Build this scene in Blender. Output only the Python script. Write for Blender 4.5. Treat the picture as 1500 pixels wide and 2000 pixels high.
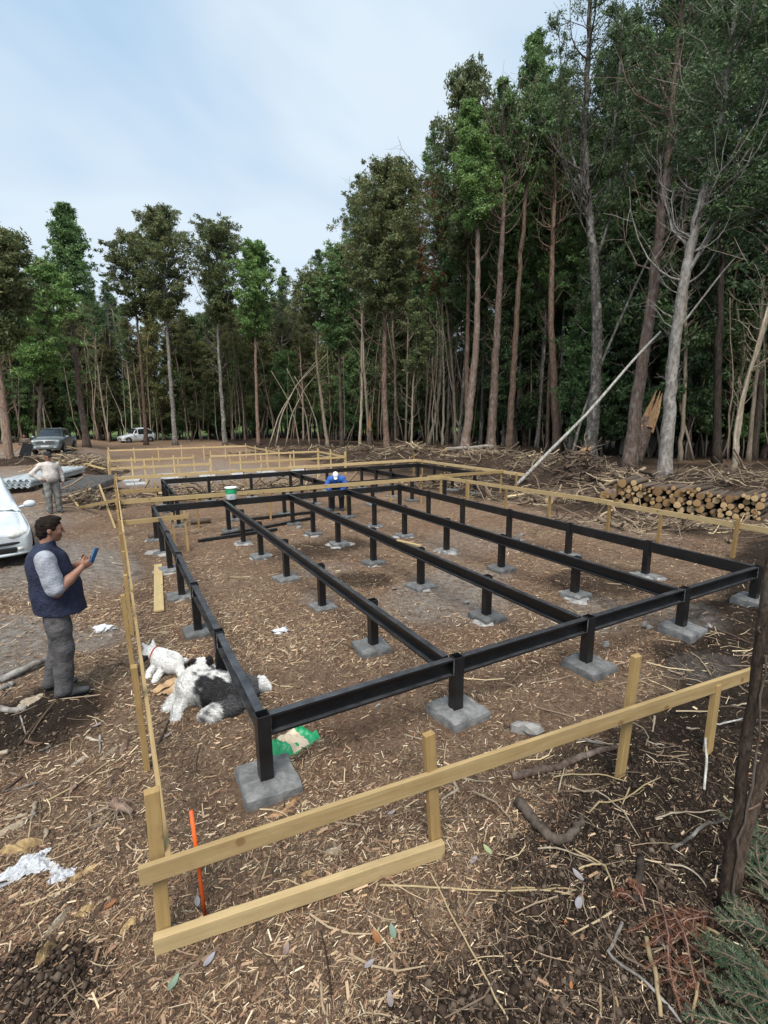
import bpy, math, random
import numpy as np
from mathutils import Vector, Matrix

for _o in list(bpy.data.objects):
    bpy.data.objects.remove(_o)
SC = bpy.context.scene
COL = SC.collection
random.seed(7)
RNG = np.random.default_rng(11)

# ------------------------------------------------------------------ camera
FPX, PITCH, YAW, ROLL, CAMH = 956.5, 0.1941, 0.5046, -0.0085, 2.7
_fw = np.array([math.sin(YAW)*math.cos(PITCH), math.cos(YAW)*math.cos(PITCH), -math.sin(PITCH)])
_r = np.array([math.cos(YAW), -math.sin(YAW), 0.0])
_u = np.cross(_r, _fw)
_r2 = math.cos(ROLL)*_r + math.sin(ROLL)*_u
_u2 = np.cross(_r2, _fw)
cam_data = bpy.data.cameras.new('camera')
cam_data.sensor_fit = 'VERTICAL'
cam_data.sensor_height = 24.0
cam_data.lens = FPX/2000.0*24.0
cam_data.clip_start = 0.05
cam_data.clip_end = 3000
cam = bpy.data.objects.new('camera', cam_data)
COL.objects.link(cam)
cam.matrix_world = Matrix(((_r2[0], _u2[0], -_fw[0], 0), (_r2[1], _u2[1], -_fw[1], 0),
                           (_r2[2], _u2[2], -_fw[2], CAMH), (0, 0, 0, 1)))
SC.camera = cam

# ------------------------------------------------------------------ sky, sun, exposure
SUN_EL, SUN_AZ = math.radians(58), math.radians(215)     # azimuth from +y clockwise
world = bpy.data.worlds.new('World')
SC.world = world
world.use_nodes = True
_n = world.node_tree
_n.nodes.clear()
_out = _n.nodes.new('ShaderNodeOutputWorld')
_bg = _n.nodes.new('ShaderNodeBackground')
_bg.inputs['Strength'].default_value = 0.12
_sky = _n.nodes.new('ShaderNodeTexSky')
_sky.sky_type = 'NISHITA'
_sky.sun_disc = False
_sky.sun_elevation = SUN_EL
_sky.sun_rotation = SUN_AZ
_sky.air_density = 1.0
_sky.dust_density = 2.0
_tc = _n.nodes.new('ShaderNodeTexCoord')
_mp = _n.nodes.new('ShaderNodeMapping')
_mp.inputs['Scale'].default_value = (1.0, 1.0, 2.2)
_no = _n.nodes.new('ShaderNodeTexNoise')
_no.inputs['Scale'].default_value = 1.25
_no.inputs['Detail'].default_value = 4
_no.inputs['Roughness'].default_value = 0.52
_no.inputs['Distortion'].default_value = 0.35
_cr = _n.nodes.new('ShaderNodeValToRGB')
_cr.color_ramp.elements[0].position = 0.30
_cr.color_ramp.elements[0].color = (0.88, 0.88, 0.88, 1)
_cr.color_ramp.elements[1].position = 0.72
_cr.color_ramp.elements[1].color = (1, 1, 1, 1)
_cl = _n.nodes.new('ShaderNodeValToRGB')           # thin cloud to thick cloud
_cl.color_ramp.elements[0].position = 0.38
_cl.color_ramp.elements[0].color = (1.00, 1.50, 2.02, 1)
_cl.color_ramp.elements[1].position = 0.64
_cl.color_ramp.elements[1].color = (1.86, 2.14, 2.40, 1)
_mx = _n.nodes.new('ShaderNodeMix')
_mx.data_type = 'RGBA'
_n.links.new(_tc.outputs['Generated'], _mp.inputs['Vector'])
_n.links.new(_mp.outputs['Vector'], _no.inputs['Vector'])
_n.links.new(_no.outputs['Fac'], _cr.inputs['Fac'])
_n.links.new(_no.outputs['Fac'], _cl.inputs['Fac'])
_n.links.new(_cr.outputs['Color'], _mx.inputs['Factor'])
_n.links.new(_sky.outputs['Color'], _mx.inputs[6])
_n.links.new(_cl.outputs['Color'], _mx.inputs[7])
_n.links.new(_mx.outputs[2], _bg.inputs['Color'])
_n.links.new(_bg.outputs[0], _out.inputs['Surface'])

sun_data = bpy.data.lights.new('sun', 'SUN')
sun_data.energy = 1.5
sun_data.angle = math.radians(32)
sun_data.color = (1.0, 0.95, 0.88)
sun = bpy.data.objects.new('sun', sun_data)
COL.objects.link(sun)
_sd = Vector((math.sin(SUN_AZ)*math.cos(SUN_EL), math.cos(SUN_AZ)*math.cos(SUN_EL), math.sin(SUN_EL)))
sun.rotation_euler = _sd.to_track_quat('Z', 'Y').to_euler()
sun.location = (0, 0, 60)

vs = SC.view_settings
vs.view_transform = 'Standard'
vs.look = 'None'
vs.exposure = 1.75
vs.gamma = 1.0
vs.use_curve_mapping = False

# ------------------------------------------------------------------ noise and ground height
def _hash(ix, iy, s):
    h = (ix.astype(np.int64)*374761393 + iy.astype(np.int64)*668265263 + s*974634777) & 0x7fffffff
    h = ((h ^ (h >> 13))*1274126177) & 0x7fffffff
    return ((h ^ (h >> 16)) & 0xffff)/65535.0
def vnoise(x, y, s=0):
    x = np.asarray(x, float); y = np.asarray(y, float)
    ix = np.floor(x); iy = np.floor(y); fx = x-ix; fy = y-iy
    fx = fx*fx*(3-2*fx); fy = fy*fy*(3-2*fy)
    a = _hash(ix, iy, s); b = _hash(ix+1, iy, s); c = _hash(ix, iy+1, s); d = _hash(ix+1, iy+1, s)
    return (a+(b-a)*fx)*(1-fy)+(c+(d-c)*fx)*fy
def fbm(x, y, o=4, s=0):
    t = 0; a = 0.5
    for i in range(o):
        t = t+a*vnoise(x, y, s+i*17); x = np.asarray(x)*2.03+3.1; y = np.asarray(y)*2.03+1.7; a *= .5
    return t
def sstep(a, b, x):
    t = np.clip((x-a)/(b-a), 0, 1); return t*t*(3-2*t)
def soilmask(x, y):
    """dark freshly dug soil: 1, chip-covered ground: 0"""
    x = np.asarray(x, float); y = np.asarray(y, float)
    n = fbm(x*1.3, y*1.3, 3, 91)-.45
    m = sstep(-.25, .25, (1.55-y)+(x-.9)*.32+n*1.1)*sstep(.3, 1.1, x+n)
    m = np.maximum(m, sstep(.42, .18, np.hypot((x+.66)/.9, y-2.42)+n*.5))
    m = np.maximum(m, sstep(1.0, .4, np.hypot((x+.9)/.8, (y-5.1)/.7)+n))
    m = np.maximum(m, .8*sstep(1.0, .5, np.hypot((x-3.9)/1.5, (y-9.8)/1.1)+n*1.2))
    m = np.maximum(m, .8*sstep(1.0, .5, np.hypot((x-3.4)/.8, (y-7.4)/.6)+n*1.2))
    m = np.maximum(m, .8*sstep(1.0, .5, np.hypot((x-6.9)/.9, (y-5.0)/1.3)+n*1.2))
    m = np.maximum(m, sstep(.2, .8, sstep(10.6, 12, x)*fbm(x*.6, y*.6, 3, 55)*1.6))
    return m
def base_h(x, y):
    x = np.asarray(x, float); y = np.asarray(y, float)
    s = sstep(-2.2, 0.2, x)
    return -.0266*(np.clip(y, -5, 16)-3.2)*s + (1-s)*.02
MOUNDS = [(-1.6, 13.6, .10, 1.2), (-.5, 11.2, .13, .8), (-.6, 16.2, .16, .9), (-1.2, 22, .3, 2.0),
          (1.95, 1.45, .07, .4), (2.3, 1.9, .05, .4), (-.66, 2.42, .13, .24), (-.55, 5.0, .05, .4)]
def gz_exact(x, y):
    x = np.asarray(x, float); y = np.asarray(y, float)
    z = base_h(x, y)
    z = z+.05*(fbm(x*.55, y*.55, 3, 3)-.45)
    near = sstep(30, 12, np.hypot(x, y))
    z = z+near*.028*(fbm(x*3.1, y*3.1, 3, 5)-.45)
    m = soilmask(x, y)
    z = z+near*m*(.16*(fbm(x*4.5, y*4.5, 4, 23)-.45)+.02)
    for a, b, hh, r in MOUNDS:
        z = z+hh*np.exp(-((x-a)**2+(y-b)**2)/(r*r))
    # forest floor rises a little on the right and far behind
    z = z+.35*sstep(11.5, 17, x)*sstep(0, 6, y)+.25*sstep(30, 60, y)
    return z
class _Table:
    def __init__(s, x0, x1, y0, y1, st):
        s.x0, s.y0, s.st = x0, y0, st; xs = np.arange(x0, x1+st, st); ys = np.arange(y0, y1+st, st); s.nx, s.ny = len(xs), len(ys)
        X, Y = np.meshgrid(xs, ys, indexing='ij'); s.Z = gz_exact(X, Y)
    def inside(s, x, y): return (x > s.x0) & (y > s.y0) & (x < s.x0+s.st*(s.nx-2)) & (y < s.y0+s.st*(s.ny-2))
    def at(s, x, y):
        u = np.clip((x-s.x0)/s.st, 0, s.nx-1.001); v = np.clip((y-s.y0)/s.st, 0, s.ny-1.001)
        i = u.astype(int); j = v.astype(int); u = u-i; v = v-j; Z = s.Z
        return (Z[i, j]*(1-u)+Z[i+1, j]*u)*(1-v)+(Z[i, j+1]*(1-u)+Z[i+1, j+1]*u)*v
_TN = _Table(-3, 9, .2, 9, .028); _TF = _Table(-60, 90, -20, 130, .2)
def gz(x, y):
    x = np.asarray(x, float); y = np.asarray(y, float)
    return np.where(_TN.inside(x, y), _TN.at(x, y), _TF.at(x, y))
def gzf(x, y): return float(gz(x, y))

# ------------------------------------------------------------------ picture point -> world (direction only, depth from what it touches)
CAM = np.array([0, 0, CAMH])
def ray(a, b): return _r2*(a-750)/FPX-_u2*(b-1000)/FPX+_fw
def gp(a, b):
    d = ray(a, b); z = 0.0
    for _ in range(24):
        t = (z-CAMH)/d[2]; P = CAM+t*d; z = .5*z+.5*gzf(P[0], P[1])
    P[2] = gzf(P[0], P[1]); return P
def zp(a, b, z):
    d = ray(a, b); return CAM+d*((z-CAMH)/d[2])
def vp(base, a, b):
    """point of the picture ray in the upright plane through base that faces the camera"""
    n = np.array([base[0], base[1], 0.0]); L = np.linalg.norm(n); n /= L
    d = ray(a, b); return CAM+d*(L/(d@n))
def pix(P):
    d = np.asarray(P, float)-CAM
    return np.array([750+FPX*(d@_r2)/(d@_fw), 1000-FPX*(d@_u2)/(d@_fw)])

# ------------------------------------------------------------------ mesh builder
def nrm(v):
    v = np.asarray(v, float); return v/(np.linalg.norm(v)+1e-12)
def frame(d, up=(0, 0, 1)):
    d = nrm(d); up = np.asarray(up, float)
    if abs(d@nrm(up)) > .98: up = np.array([1.0, 0.05, 0])
    s = nrm(np.cross(d, up)); t = np.cross(s, d); return s, t, d
class MB:
    def __init__(s):
        s.V = []; s.Q = []; s.T = []; s.aq = []; s.at = []; s.n = 0
    def add(s, v, q=None, t=None, a=.5):
        v = np.asarray(v, float).reshape(-1, 3); o = s.n; s.V.append(v); s.n += len(v)
        if q is not None and len(q):
            q = np.asarray(q, int).reshape(-1, 4); s.Q.append(q+o); s.aq.append(np.broadcast_to(np.asarray(a, float), (len(q),)))
        if t is not None and len(t):
            t = np.asarray(t, int).reshape(-1, 3); s.T.append(t+o); s.at.append(np.broadcast_to(np.asarray(a, float), (len(t),)))
        return s
    BQ = np.array([[0, 3, 2, 1], [4, 5, 6, 7], [0, 1, 5, 4], [1, 2, 6, 5], [2, 3, 7, 6], [3, 0, 4, 7]])
    def box(s, c, size, R=None, a=.5):
        hx, hy, hz = np.asarray(size, float)/2
        v = np.array([[-hx, -hy, -hz], [hx, -hy, -hz], [hx, hy, -hz], [-hx, hy, -hz], [-hx, -hy, hz], [hx, -hy, hz], [hx, hy, hz], [-hx, hy, hz]])
        if R is not None: v = v@np.asarray(R).T
        return s.add(v+np.asarray(c, float), s.BQ, a=a)
    def bar(s, p, q, w, h, up=(0, 0, 1), a=.5):
        """box from p to q, w across, h along up"""
        p = np.asarray(p, float); q = np.asarray(q, float)
        S, T, D = frame(q-p, up); R = np.stack([S, T, -D], 1)
        return s.box((p+q)/2, (w, h, np.linalg.norm(q-p)), R, a)
    def tube(s, pts, rad, n=6, cap=True, a=.5, jit=0):
        pts = np.asarray(pts, float); rad = np.broadcast_to(np.asarray(rad, float), (len(pts),))
        m = len(pts); tg = np.gradient(pts, axis=0)
        S, T, _ = frame(tg[0])
        ang = np.arange(n)*2*math.pi/n
        rings = []
        for i in range(m):
            d = nrm(tg[i]); S = nrm(S-d*(S@d)); T = np.cross(d, S)
            rr = rad[i]*(1+jit*(RNG.random(n)-.5)) if jit else rad[i]
            rings.append(pts[i]+(np.cos(ang)*rr)[:, None]*S+(np.sin(ang)*rr)[:, None]*T)
        v = np.concatenate(rings)
        i = np.arange(m-1)[:, None]*n; j = np.arange(n)[None, :]; k = (j+1) % n
        q = np.stack([i+j, i+k, i+n+k, i+n+j], -1).reshape(-1, 4)
        t = None
        if cap:
            v = np.concatenate([v, pts[:1], pts[-1:]]); c0 = m*n; c1 = c0+1; jj = np.arange(n); kk = (jj+1) % n
            t = np.concatenate([np.stack([np.full(n, c0), kk, jj], 1), np.stack([np.full(n, c1), (m-1)*n+jj, (m-1)*n+kk], 1)])
        return s.add(v, q, t, a)
    def grid(s, P, a=.5, closed=False, flip=False):
        P = np.asarray(P, float); m, n = P.shape[:2]
        i = np.arange(m-1)[:, None]*n; j = np.arange(n if closed else n-1)[None, :]; k = (j+1) % n
        q = np.stack([i+j, i+k, i+n+k, i+n+j], -1).reshape(-1, 4)
        if flip: q = q[:, ::-1]
        return s.add(P.reshape(-1, 3), q, a=a)
    def ico(s, c, r, sub=1, amp=.25, seed=0, a=.5, R=None):
        v, t = ICO[sub]
        rg = np.random.default_rng(seed)
        k = rg.normal(size=(5, 3))*1.6; ph = rg.random(5)*6.3
        dsp = 1+amp*np.sin(v@k.T+ph).mean(1)*1.6
        w = v*dsp[:, None]*np.asarray(r, float)
        if R is not None: w = w@np.asarray(R).T
        return s.add(w+np.asarray(c, float), t=t, a=a)
    def mesh(s, name, off=(0, 0, 0), smooth=False):
        V = np.concatenate(s.V)-np.asarray(off)
        Q = np.concatenate(s.Q) if s.Q else np.zeros((0, 4), int)
        T = np.concatenate(s.T) if s.T else np.zeros((0, 3), int)
        me = bpy.data.meshes.new(name)
        me.vertices.add(len(V)); me.vertices.foreach_set('co', V.astype(np.float32).ravel())
        nl = Q.size+T.size; nf = len(Q)+len(T)
        me.loops.add(nl); me.loops.foreach_set('vertex_index', np.concatenate([Q.ravel(), T.ravel()]).astype(np.int32))
        me.polygons.add(nf)
        me.polygons.foreach_set('loop_start', np.concatenate([np.arange(len(Q))*4, Q.size+np.arange(len(T))*3]).astype(np.int32))
        me.polygons.foreach_set('loop_total', np.concatenate([np.full(len(Q), 4), np.full(len(T), 3)]).astype(np.int32))
        me.polygons.foreach_set('use_smooth', np.full(nf, bool(smooth)))
        at = me.attributes.new('var', 'FLOAT', 'FACE')
        at.data.foreach_set('value', np.concatenate(s.aq+s.at).astype(np.float32) if nf else np.zeros(0, np.float32))
        me.update(calc_edges=True); me.validate()
        return me
    def build(s, name, mat, parent=None, smooth=False, bevel=0):
        off = np.zeros(3); p = parent
        while p is not None:
            off += np.array(p.location); p = p.parent
        me = s.mesh(name, off, smooth); me.materials.append(M(mat))
        o = bpy.data.objects.new(name, me); COL.objects.link(o); o.parent = parent
        if bevel:
            b = o.modifiers.new('bevel', 'BEVEL'); b.width = bevel; b.segments = 2; b.limit_method = 'ANGLE'
        return o
def _ico(sub):
    g = (1+5**.5)/2
    v = [(-1, g, 0), (1, g, 0), (-1, -g, 0), (1, -g, 0), (0, -1, g), (0, 1, g), (0, -1, -g), (0, 1, -g), (g, 0, -1), (g, 0, 1), (-g, 0, -1), (-g, 0, 1)]
    f = [(0, 11, 5), (0, 5, 1), (0, 1, 7), (0, 7, 10), (0, 10, 11), (1, 5, 9), (5, 11, 4), (11, 10, 2), (10, 7, 6), (7, 1, 8), (3, 9, 4), (3, 4, 2), (3, 2, 6), (3, 6, 8), (3, 8, 9), (4, 9, 5), (2, 4, 11), (6, 2, 10), (8, 6, 7), (9, 8, 1)]
    v = [tuple(nrm(x)) for x in v]
    for _ in range(sub):
        mid = {}; nf = []
        def mp(a, b):
            k = (min(a, b), max(a, b))
            if k not in mid:
                mid[k] = len(v); v.append(tuple(nrm(np.array(v[a])+np.array(v[b]))))
            return mid[k]
        for a, b, c in f:
            x, y, z = mp(a, b), mp(b, c), mp(c, a)
            nf += [(a, x, z), (b, y, x), (c, z, y), (x, y, z)]
        f = nf
    return np.array(v), np.array(f)
ICO = {i: _ico(i) for i in range(5)}

# ------------------------------------------------------------------ object bookkeeping
def tag(o, label=None, cat=None, group=None, kind=None):
    if label: o['label'] = label
    if cat: o['category'] = cat
    if group: o['group'] = group
    if kind: o['kind'] = kind
    return o
def thing(name, label, cat, loc=(0, 0, 0), group=None):
    o = bpy.data.objects.new(name, None); o.empty_display_size = .2; COL.objects.link(o)
    o.location = [float(c) for c in loc]
    return tag(o, label, cat, group)
def dup(o, parent=None):
    c = o.copy(); COL.objects.link(c); c.parent = parent
    for ch in list(o.children): dup(ch, c)
    return c

def board_obj(name, mat, parent, p, q, w, h, up=(0, 0, 1), bevel=0):
    """board from p to q whose own z axis runs along its length, so the grain does too"""
    p = np.asarray(p, float); q = np.asarray(q, float); S, T, D = frame(q-p, up); L = np.linalg.norm(q-p)
    b = MB(); b.box((0, 0, 0), (w, h, L)); o = b.build(name, mat, None, bevel=bevel); o.parent = parent
    off = np.array(parent.location) if parent else np.zeros(3)
    o.location = [float(c) for c in (p+q)/2-off]; o.rotation_euler = Matrix(np.stack([S, T, -D], 1).tolist()).to_euler(); return o

# ------------------------------------------------------------------ smooth blended solids (people, dogs, cloth)
class SDF:
    def __init__(s, lo, hi, h):
        s.h = h; s.lo = np.asarray(lo, float); s.n = (np.ceil((np.asarray(hi, float)-s.lo)/h)).astype(int)+1
        s.F = np.full(tuple(s.n), .3, np.float32)
    def _sub(s, lo, hi, pad):
        a = np.clip(np.floor((lo-pad-s.lo)/s.h).astype(int), 0, s.n); b = np.clip(np.ceil((hi+pad-s.lo)/s.h).astype(int)+1, 0, s.n)
        sl = tuple(slice(i, j) for i, j in zip(a, b))
        ax = [(s.lo[k]+s.h*np.arange(a[k], b[k])).astype(np.float32) for k in range(3)]
        return sl, np.stack(np.meshgrid(*ax, indexing='ij'), -1)
    def _mix(s, sl, d, k):
        f = s.F[sl]
        if k <= 0: s.F[sl] = np.minimum(f, d); return
        hh = np.clip(.5+.5*(d-f)/k, 0, 1)
        s.F[sl] = d*(1-hh)+f*hh-k*hh*(1-hh)
    def cone(s, a, b, ra, rb, k=.02):
        a = np.asarray(a, float); b = np.asarray(b, float); R = max(ra, rb)
        sl, P = s._sub(np.minimum(a, b)-R, np.maximum(a, b)+R, k+3*s.h)
        if P.size == 0: return s
        ba = b-a; t = np.clip(((P-a)@ba)/max(ba@ba, 1e-9), 0, 1)
        d = np.linalg.norm(P-a-t[..., None]*ba, axis=-1)-(ra+(rb-ra)*t)
        s._mix(sl, d, k); return s
    def chain(s, pts, rad, k=.02):
        for i in range(len(pts)-1): s.cone(pts[i], pts[i+1], rad[i], rad[i+1], k)
        return s
    def ell(s, c, r, k=.02, R=None):
        c = np.asarray(c, float); r = np.asarray(r, float); m = r.max()
        sl, P = s._sub(c-m, c+m, k+3*s.h)
        if P.size == 0: return s
        Q = P-c
        if R is not None: Q = Q@np.asarray(R)
        k0 = np.linalg.norm(Q/r, axis=-1); k1 = np.linalg.norm(Q/(r*r), axis=-1)+1e-6
        s._mix(sl, k0*(k0-1)/k1, k); return s
    def allp(s):
        ax = [(s.lo[k]+s.h*np.arange(s.n[k])).astype(np.float32) for k in range(3)]
        return np.stack(np.meshgrid(*ax, indexing='ij'), -1)
    def cut(s, p, n):
        """keep the side n points away from"""
        P = s.allp(); s.F = np.maximum(s.F, (P-np.asarray(p, np.float32))@nrm(n).astype(np.float32)); return s
    def wrinkle(s, amp, freq, seed=0):
        P = s.allp(); rg = np.random.default_rng(seed); w = 0
        for i in range(4):
            k = rg.normal(size=3); k = k/np.linalg.norm(k)*freq*(.7+.5*i); w = w+np.sin(P@k.astype(np.float32)+rg.random()*6.3+1.2*np.sin(P[..., 2]*freq*.6+i))/(1+.5*i)
        s.F = s.F+amp*w.astype(np.float32); return s
    def surface(s):
        F = s.F; h = s.h; ins = F < 0
        c = [F[i:F.shape[0]-1+i, j:F.shape[1]-1+j, k:F.shape[2]-1+k] for i in (0, 1) for j in (0, 1) for k in (0, 1)]
        cnt = sum((x < 0).astype(np.int8) for x in c)
        act = (cnt > 0) & (cnt < 8); idx = np.full(act.shape, -1, int); ids = np.argwhere(act); idx[act] = np.arange(len(ids))
        vals = np.stack([x[act] for x in c], 1)
        off = np.array([(i, j, k) for i in (0, 1) for j in (0, 1) for k in (0, 1)], float)
        E = [(a, b) for a in range(8) for b in range(a+1, 8) if np.abs(off[a]-off[b]).sum() == 1]
        acc = np.zeros((len(ids), 3)); w = np.zeros(len(ids))
        for a, b in E:
            m = (vals[:, a] < 0) != (vals[:, b] < 0); t = vals[:, a]/(vals[:, a]-vals[:, b]+1e-12)
            p = off[a]+(off[b]-off[a])*t[:, None]; acc[m] += p[m]; w[m] += 1
        V = (ids+acc/w[:, None])*h+s.lo
        quads = []
        for ax in range(3):
            sh = [slice(1, -1)]*3; sh[ax] = slice(0, -1); sh2 = list(sh); sh2[ax] = slice(1, None)
            a = ins[tuple(sh)]; b = ins[tuple(sh2)]
            m = a != b; e = np.argwhere(m)+1; e[:, ax] -= 1
            if not len(e): continue
            o1, o2 = [(1, 2), (2, 0), (0, 1)][ax]
            def g(d1, d2):
                q = e.copy(); q[:, o1] -= d1; q[:, o2] -= d2; return idx[q[:, 0], q[:, 1], q[:, 2]]
            q = np.stack([g(1, 1), g(0, 1), g(0, 0), g(1, 0)], 1)
            fl = ~a[m]
            q[fl] = q[fl][:, ::-1]; quads.append(q)
        Q = np.concatenate(quads); Q = Q[(Q >= 0).all(1)]
        return V, Q
    def build(s, name, mat, parent=None, colour=None):
        V, Q = s.surface(); b = MB(); a = .5
        if colour is not None: a = colour(V[Q].mean(1))
        b.add(V, Q, a=a); return b.build(name, mat, parent, smooth=True)
# ------------------------------------------------------------------ materials
_M = {}
def M(n): return _M[n]
def _new(name):
    m = bpy.data.materials.new(name); m.use_nodes = True; _M[name] = m
    nt = m.node_tree; return m, nt, nt.nodes['Principled BSDF']
def ramp(nt, stops, fac=None):
    r = nt.nodes.new('ShaderNodeValToRGB'); e = r.color_ramp.elements
    while len(e) < len(stops): e.new(.5)
    for i, (p, c) in enumerate(stops):
        e[i].position = p; e[i].color = (*c, 1)
    if fac is not None: nt.links.new(fac, r.inputs['Fac'])
    return r.outputs['Color']
def noise(nt, scale, detail=4, rough=.6, stretch=None, coord='Object', dist=0):
    tc = nt.nodes.new('ShaderNodeTexCoord'); n = nt.nodes.new('ShaderNodeTexNoise')
    n.inputs['Scale'].default_value = scale; n.inputs['Detail'].default_value = detail; n.inputs['Roughness'].default_value = rough
    n.inputs['Distortion'].default_value = dist
    if stretch:
        mp = nt.nodes.new('ShaderNodeMapping'); mp.inputs['Scale'].default_value = stretch
        nt.links.new(tc.outputs[coord], mp.inputs['Vector']); nt.links.new(mp.outputs['Vector'], n.inputs['Vector'])
    else: nt.links.new(tc.outputs[coord], n.inputs['Vector'])
    return n.outputs['Fac']
def math_(nt, op, a, b=None, clamp=False):
    m = nt.nodes.new('ShaderNodeMath'); m.operation = op; m.use_clamp = clamp
    for i, v in enumerate((a, b)):
        if v is None: continue
        if isinstance(v, (int, float)): m.inputs[i].default_value = v
        else: nt.links.new(v, m.inputs[i])
    return m.outputs[0]
def mixc(nt, f, a, b, mode='MIX'):
    m = nt.nodes.new('ShaderNodeMix'); m.data_type = 'RGBA'; m.blend_type = mode
    for s, v in ((m.inputs['Factor'], f), (m.inputs[6], a), (m.inputs[7], b)):
        if isinstance(v, (int, float)): s.default_value = v
        elif isinstance(v, tuple): s.default_value = (*v, 1)
        else: nt.links.new(v, s)
    return m.outputs[2]
def bump(nt, bs, h, strength=.5, dist=.01):
    b = nt.nodes.new('ShaderNodeBump'); b.inputs['Strength'].default_value = strength; b.inputs['Distance'].default_value = dist
    nt.links.new(h, b.inputs['Height']); nt.links.new(b.outputs['Normal'], bs.inputs['Normal'])
def attr(nt, n='var'):
    a = nt.nodes.new('ShaderNodeAttribute'); a.attribute_name = n; return a.outputs['Fac']
def objrand(nt):
    return nt.nodes.new('ShaderNodeObjectInfo').outputs['Random']
def simple(name, c1, c2=None, scale=12, rough=.7, stretch=None, bstr=0, bdist=.01, metal=0, spec=.5, lohi=(.35, .65), detail=5, bscale=None):
    m, nt, bs = _new(name)
    bs.inputs['Roughness'].default_value = rough; bs.inputs['Metallic'].default_value = metal
    bs.inputs['Specular IOR Level'].default_value = spec
    if c2 is None: bs.inputs['Base Color'].default_value = (*c1, 1); f = None
    else:
        f = noise(nt, scale, detail, stretch=stretch)
        nt.links.new(ramp(nt, [(lohi[0], c1), (lohi[1], c2)], f), bs.inputs['Base Color'])
    if bstr:
        g = noise(nt, bscale, detail, stretch=stretch) if (bscale or f is None) else f
        bump(nt, bs, g, bstr, bdist)
    return m
def varmat(name, stops, rough=.8, scale=0, amt=.25, spec=.3, bstr=0, bdist=.003, rnd=0, trans=0, noisestretch=None):
    """colour from the per-piece value, a little noise and the object's own random value"""
    m, nt, bs = _new(name)
    f = attr(nt)
    if rnd: f = math_(nt, 'ADD', f, math_(nt, 'MULTIPLY', math_(nt, 'SUBTRACT', objrand(nt), .5), rnd), True)
    if scale:
        g = noise(nt, scale, 4, stretch=noisestretch)
        f = math_(nt, 'ADD', f, math_(nt, 'MULTIPLY', math_(nt, 'SUBTRACT', g, .5), amt*2), True)
        if bstr: bump(nt, bs, g, bstr, bdist)
    nt.links.new(ramp(nt, stops, f), bs.inputs['Base Color'])
    bs.inputs['Roughness'].default_value = rough; bs.inputs['Specular IOR Level'].default_value = spec
    if trans:
        out = nt.nodes['Material Output']; tr = nt.nodes.new('ShaderNodeBsdfTranslucent'); ms = nt.nodes.new('ShaderNodeMixShader')
        ms.inputs[0].default_value = trans
        nt.links.new(ramp(nt, [(p, tuple(min(1, k*1.3) for k in c)) for p, c in stops], f), tr.inputs['Color'])
        nt.links.new(bs.outputs[0], ms.inputs[1]); nt.links.new(tr.outputs[0], ms.inputs[2]); nt.links.new(ms.outputs[0], out.inputs['Surface'])
    return m

# pine boards
def _wood(name, dark, light, stain=.5):
    m, nt, bs = _new(name)
    tc = nt.nodes.new('ShaderNodeTexCoord')
    g = math_(nt, 'ADD', math_(nt, 'MULTIPLY', noise(nt, 26, 5, .65, stretch=(1, 1, .05), dist=.8), .6), math_(nt, 'MULTIPLY', noise(nt, 2.2, 4, .6), .4))
    n2 = noise(nt, 90, 3, .6, stretch=(1, 1, .08))
    kn = nt.nodes.new('ShaderNodeTexVoronoi'); kn.inputs['Scale'].default_value = 4.6
    nt.links.new(tc.outputs['Object'], kn.inputs['Vector'])
    k = ramp(nt, [(.0, (1, 1, 1)), (.10, (.9, .9, .9)), (.15, (0, 0, 0))], kn.outputs['Distance'])
    rr = math_(nt, 'ADD', g, math_(nt, 'MULTIPLY', math_(nt, 'SUBTRACT', objrand(nt), .5), .3))
    c = ramp(nt, [(.28, dark), (.5, tuple(.5*(a+b) for a, b in zip(dark, light))), (.72, light)], rr)
    c = mixc(nt, math_(nt, 'MULTIPLY', k, .75), c, (.16, .075, .03))
    st = ramp(nt, [(.50, (0, 0, 0)), (.72, (1, 1, 1))], noise(nt, 5, 6, .75, stretch=(1, 1, .3)))
    c = mixc(nt, math_(nt, 'MULTIPLY', st, stain), c, (.17, .12, .07))
    c = mixc(nt, math_(nt, 'MULTIPLY', n2, .35), c, tuple(.6*x for x in dark))
    nt.links.new(c, bs.inputs['Base Color']); bs.inputs['Roughness'].default_value = .75
    bs.inputs['Specular IOR Level'].default_value = .25
    bump(nt, bs, n2, .25, .002)
_wood('pine', (.27, .180, .075), (.50, .375, .195))
_wood('pine_post', (.24, .145, .055), (.45, .31, .13), .7)
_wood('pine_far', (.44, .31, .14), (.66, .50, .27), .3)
_wood('straw', (.26, .19, .10), (.46, .37, .22), .3)
_wood('plank_pale', (.36, .255, .11), (.56, .43, .22), .2)

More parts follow.
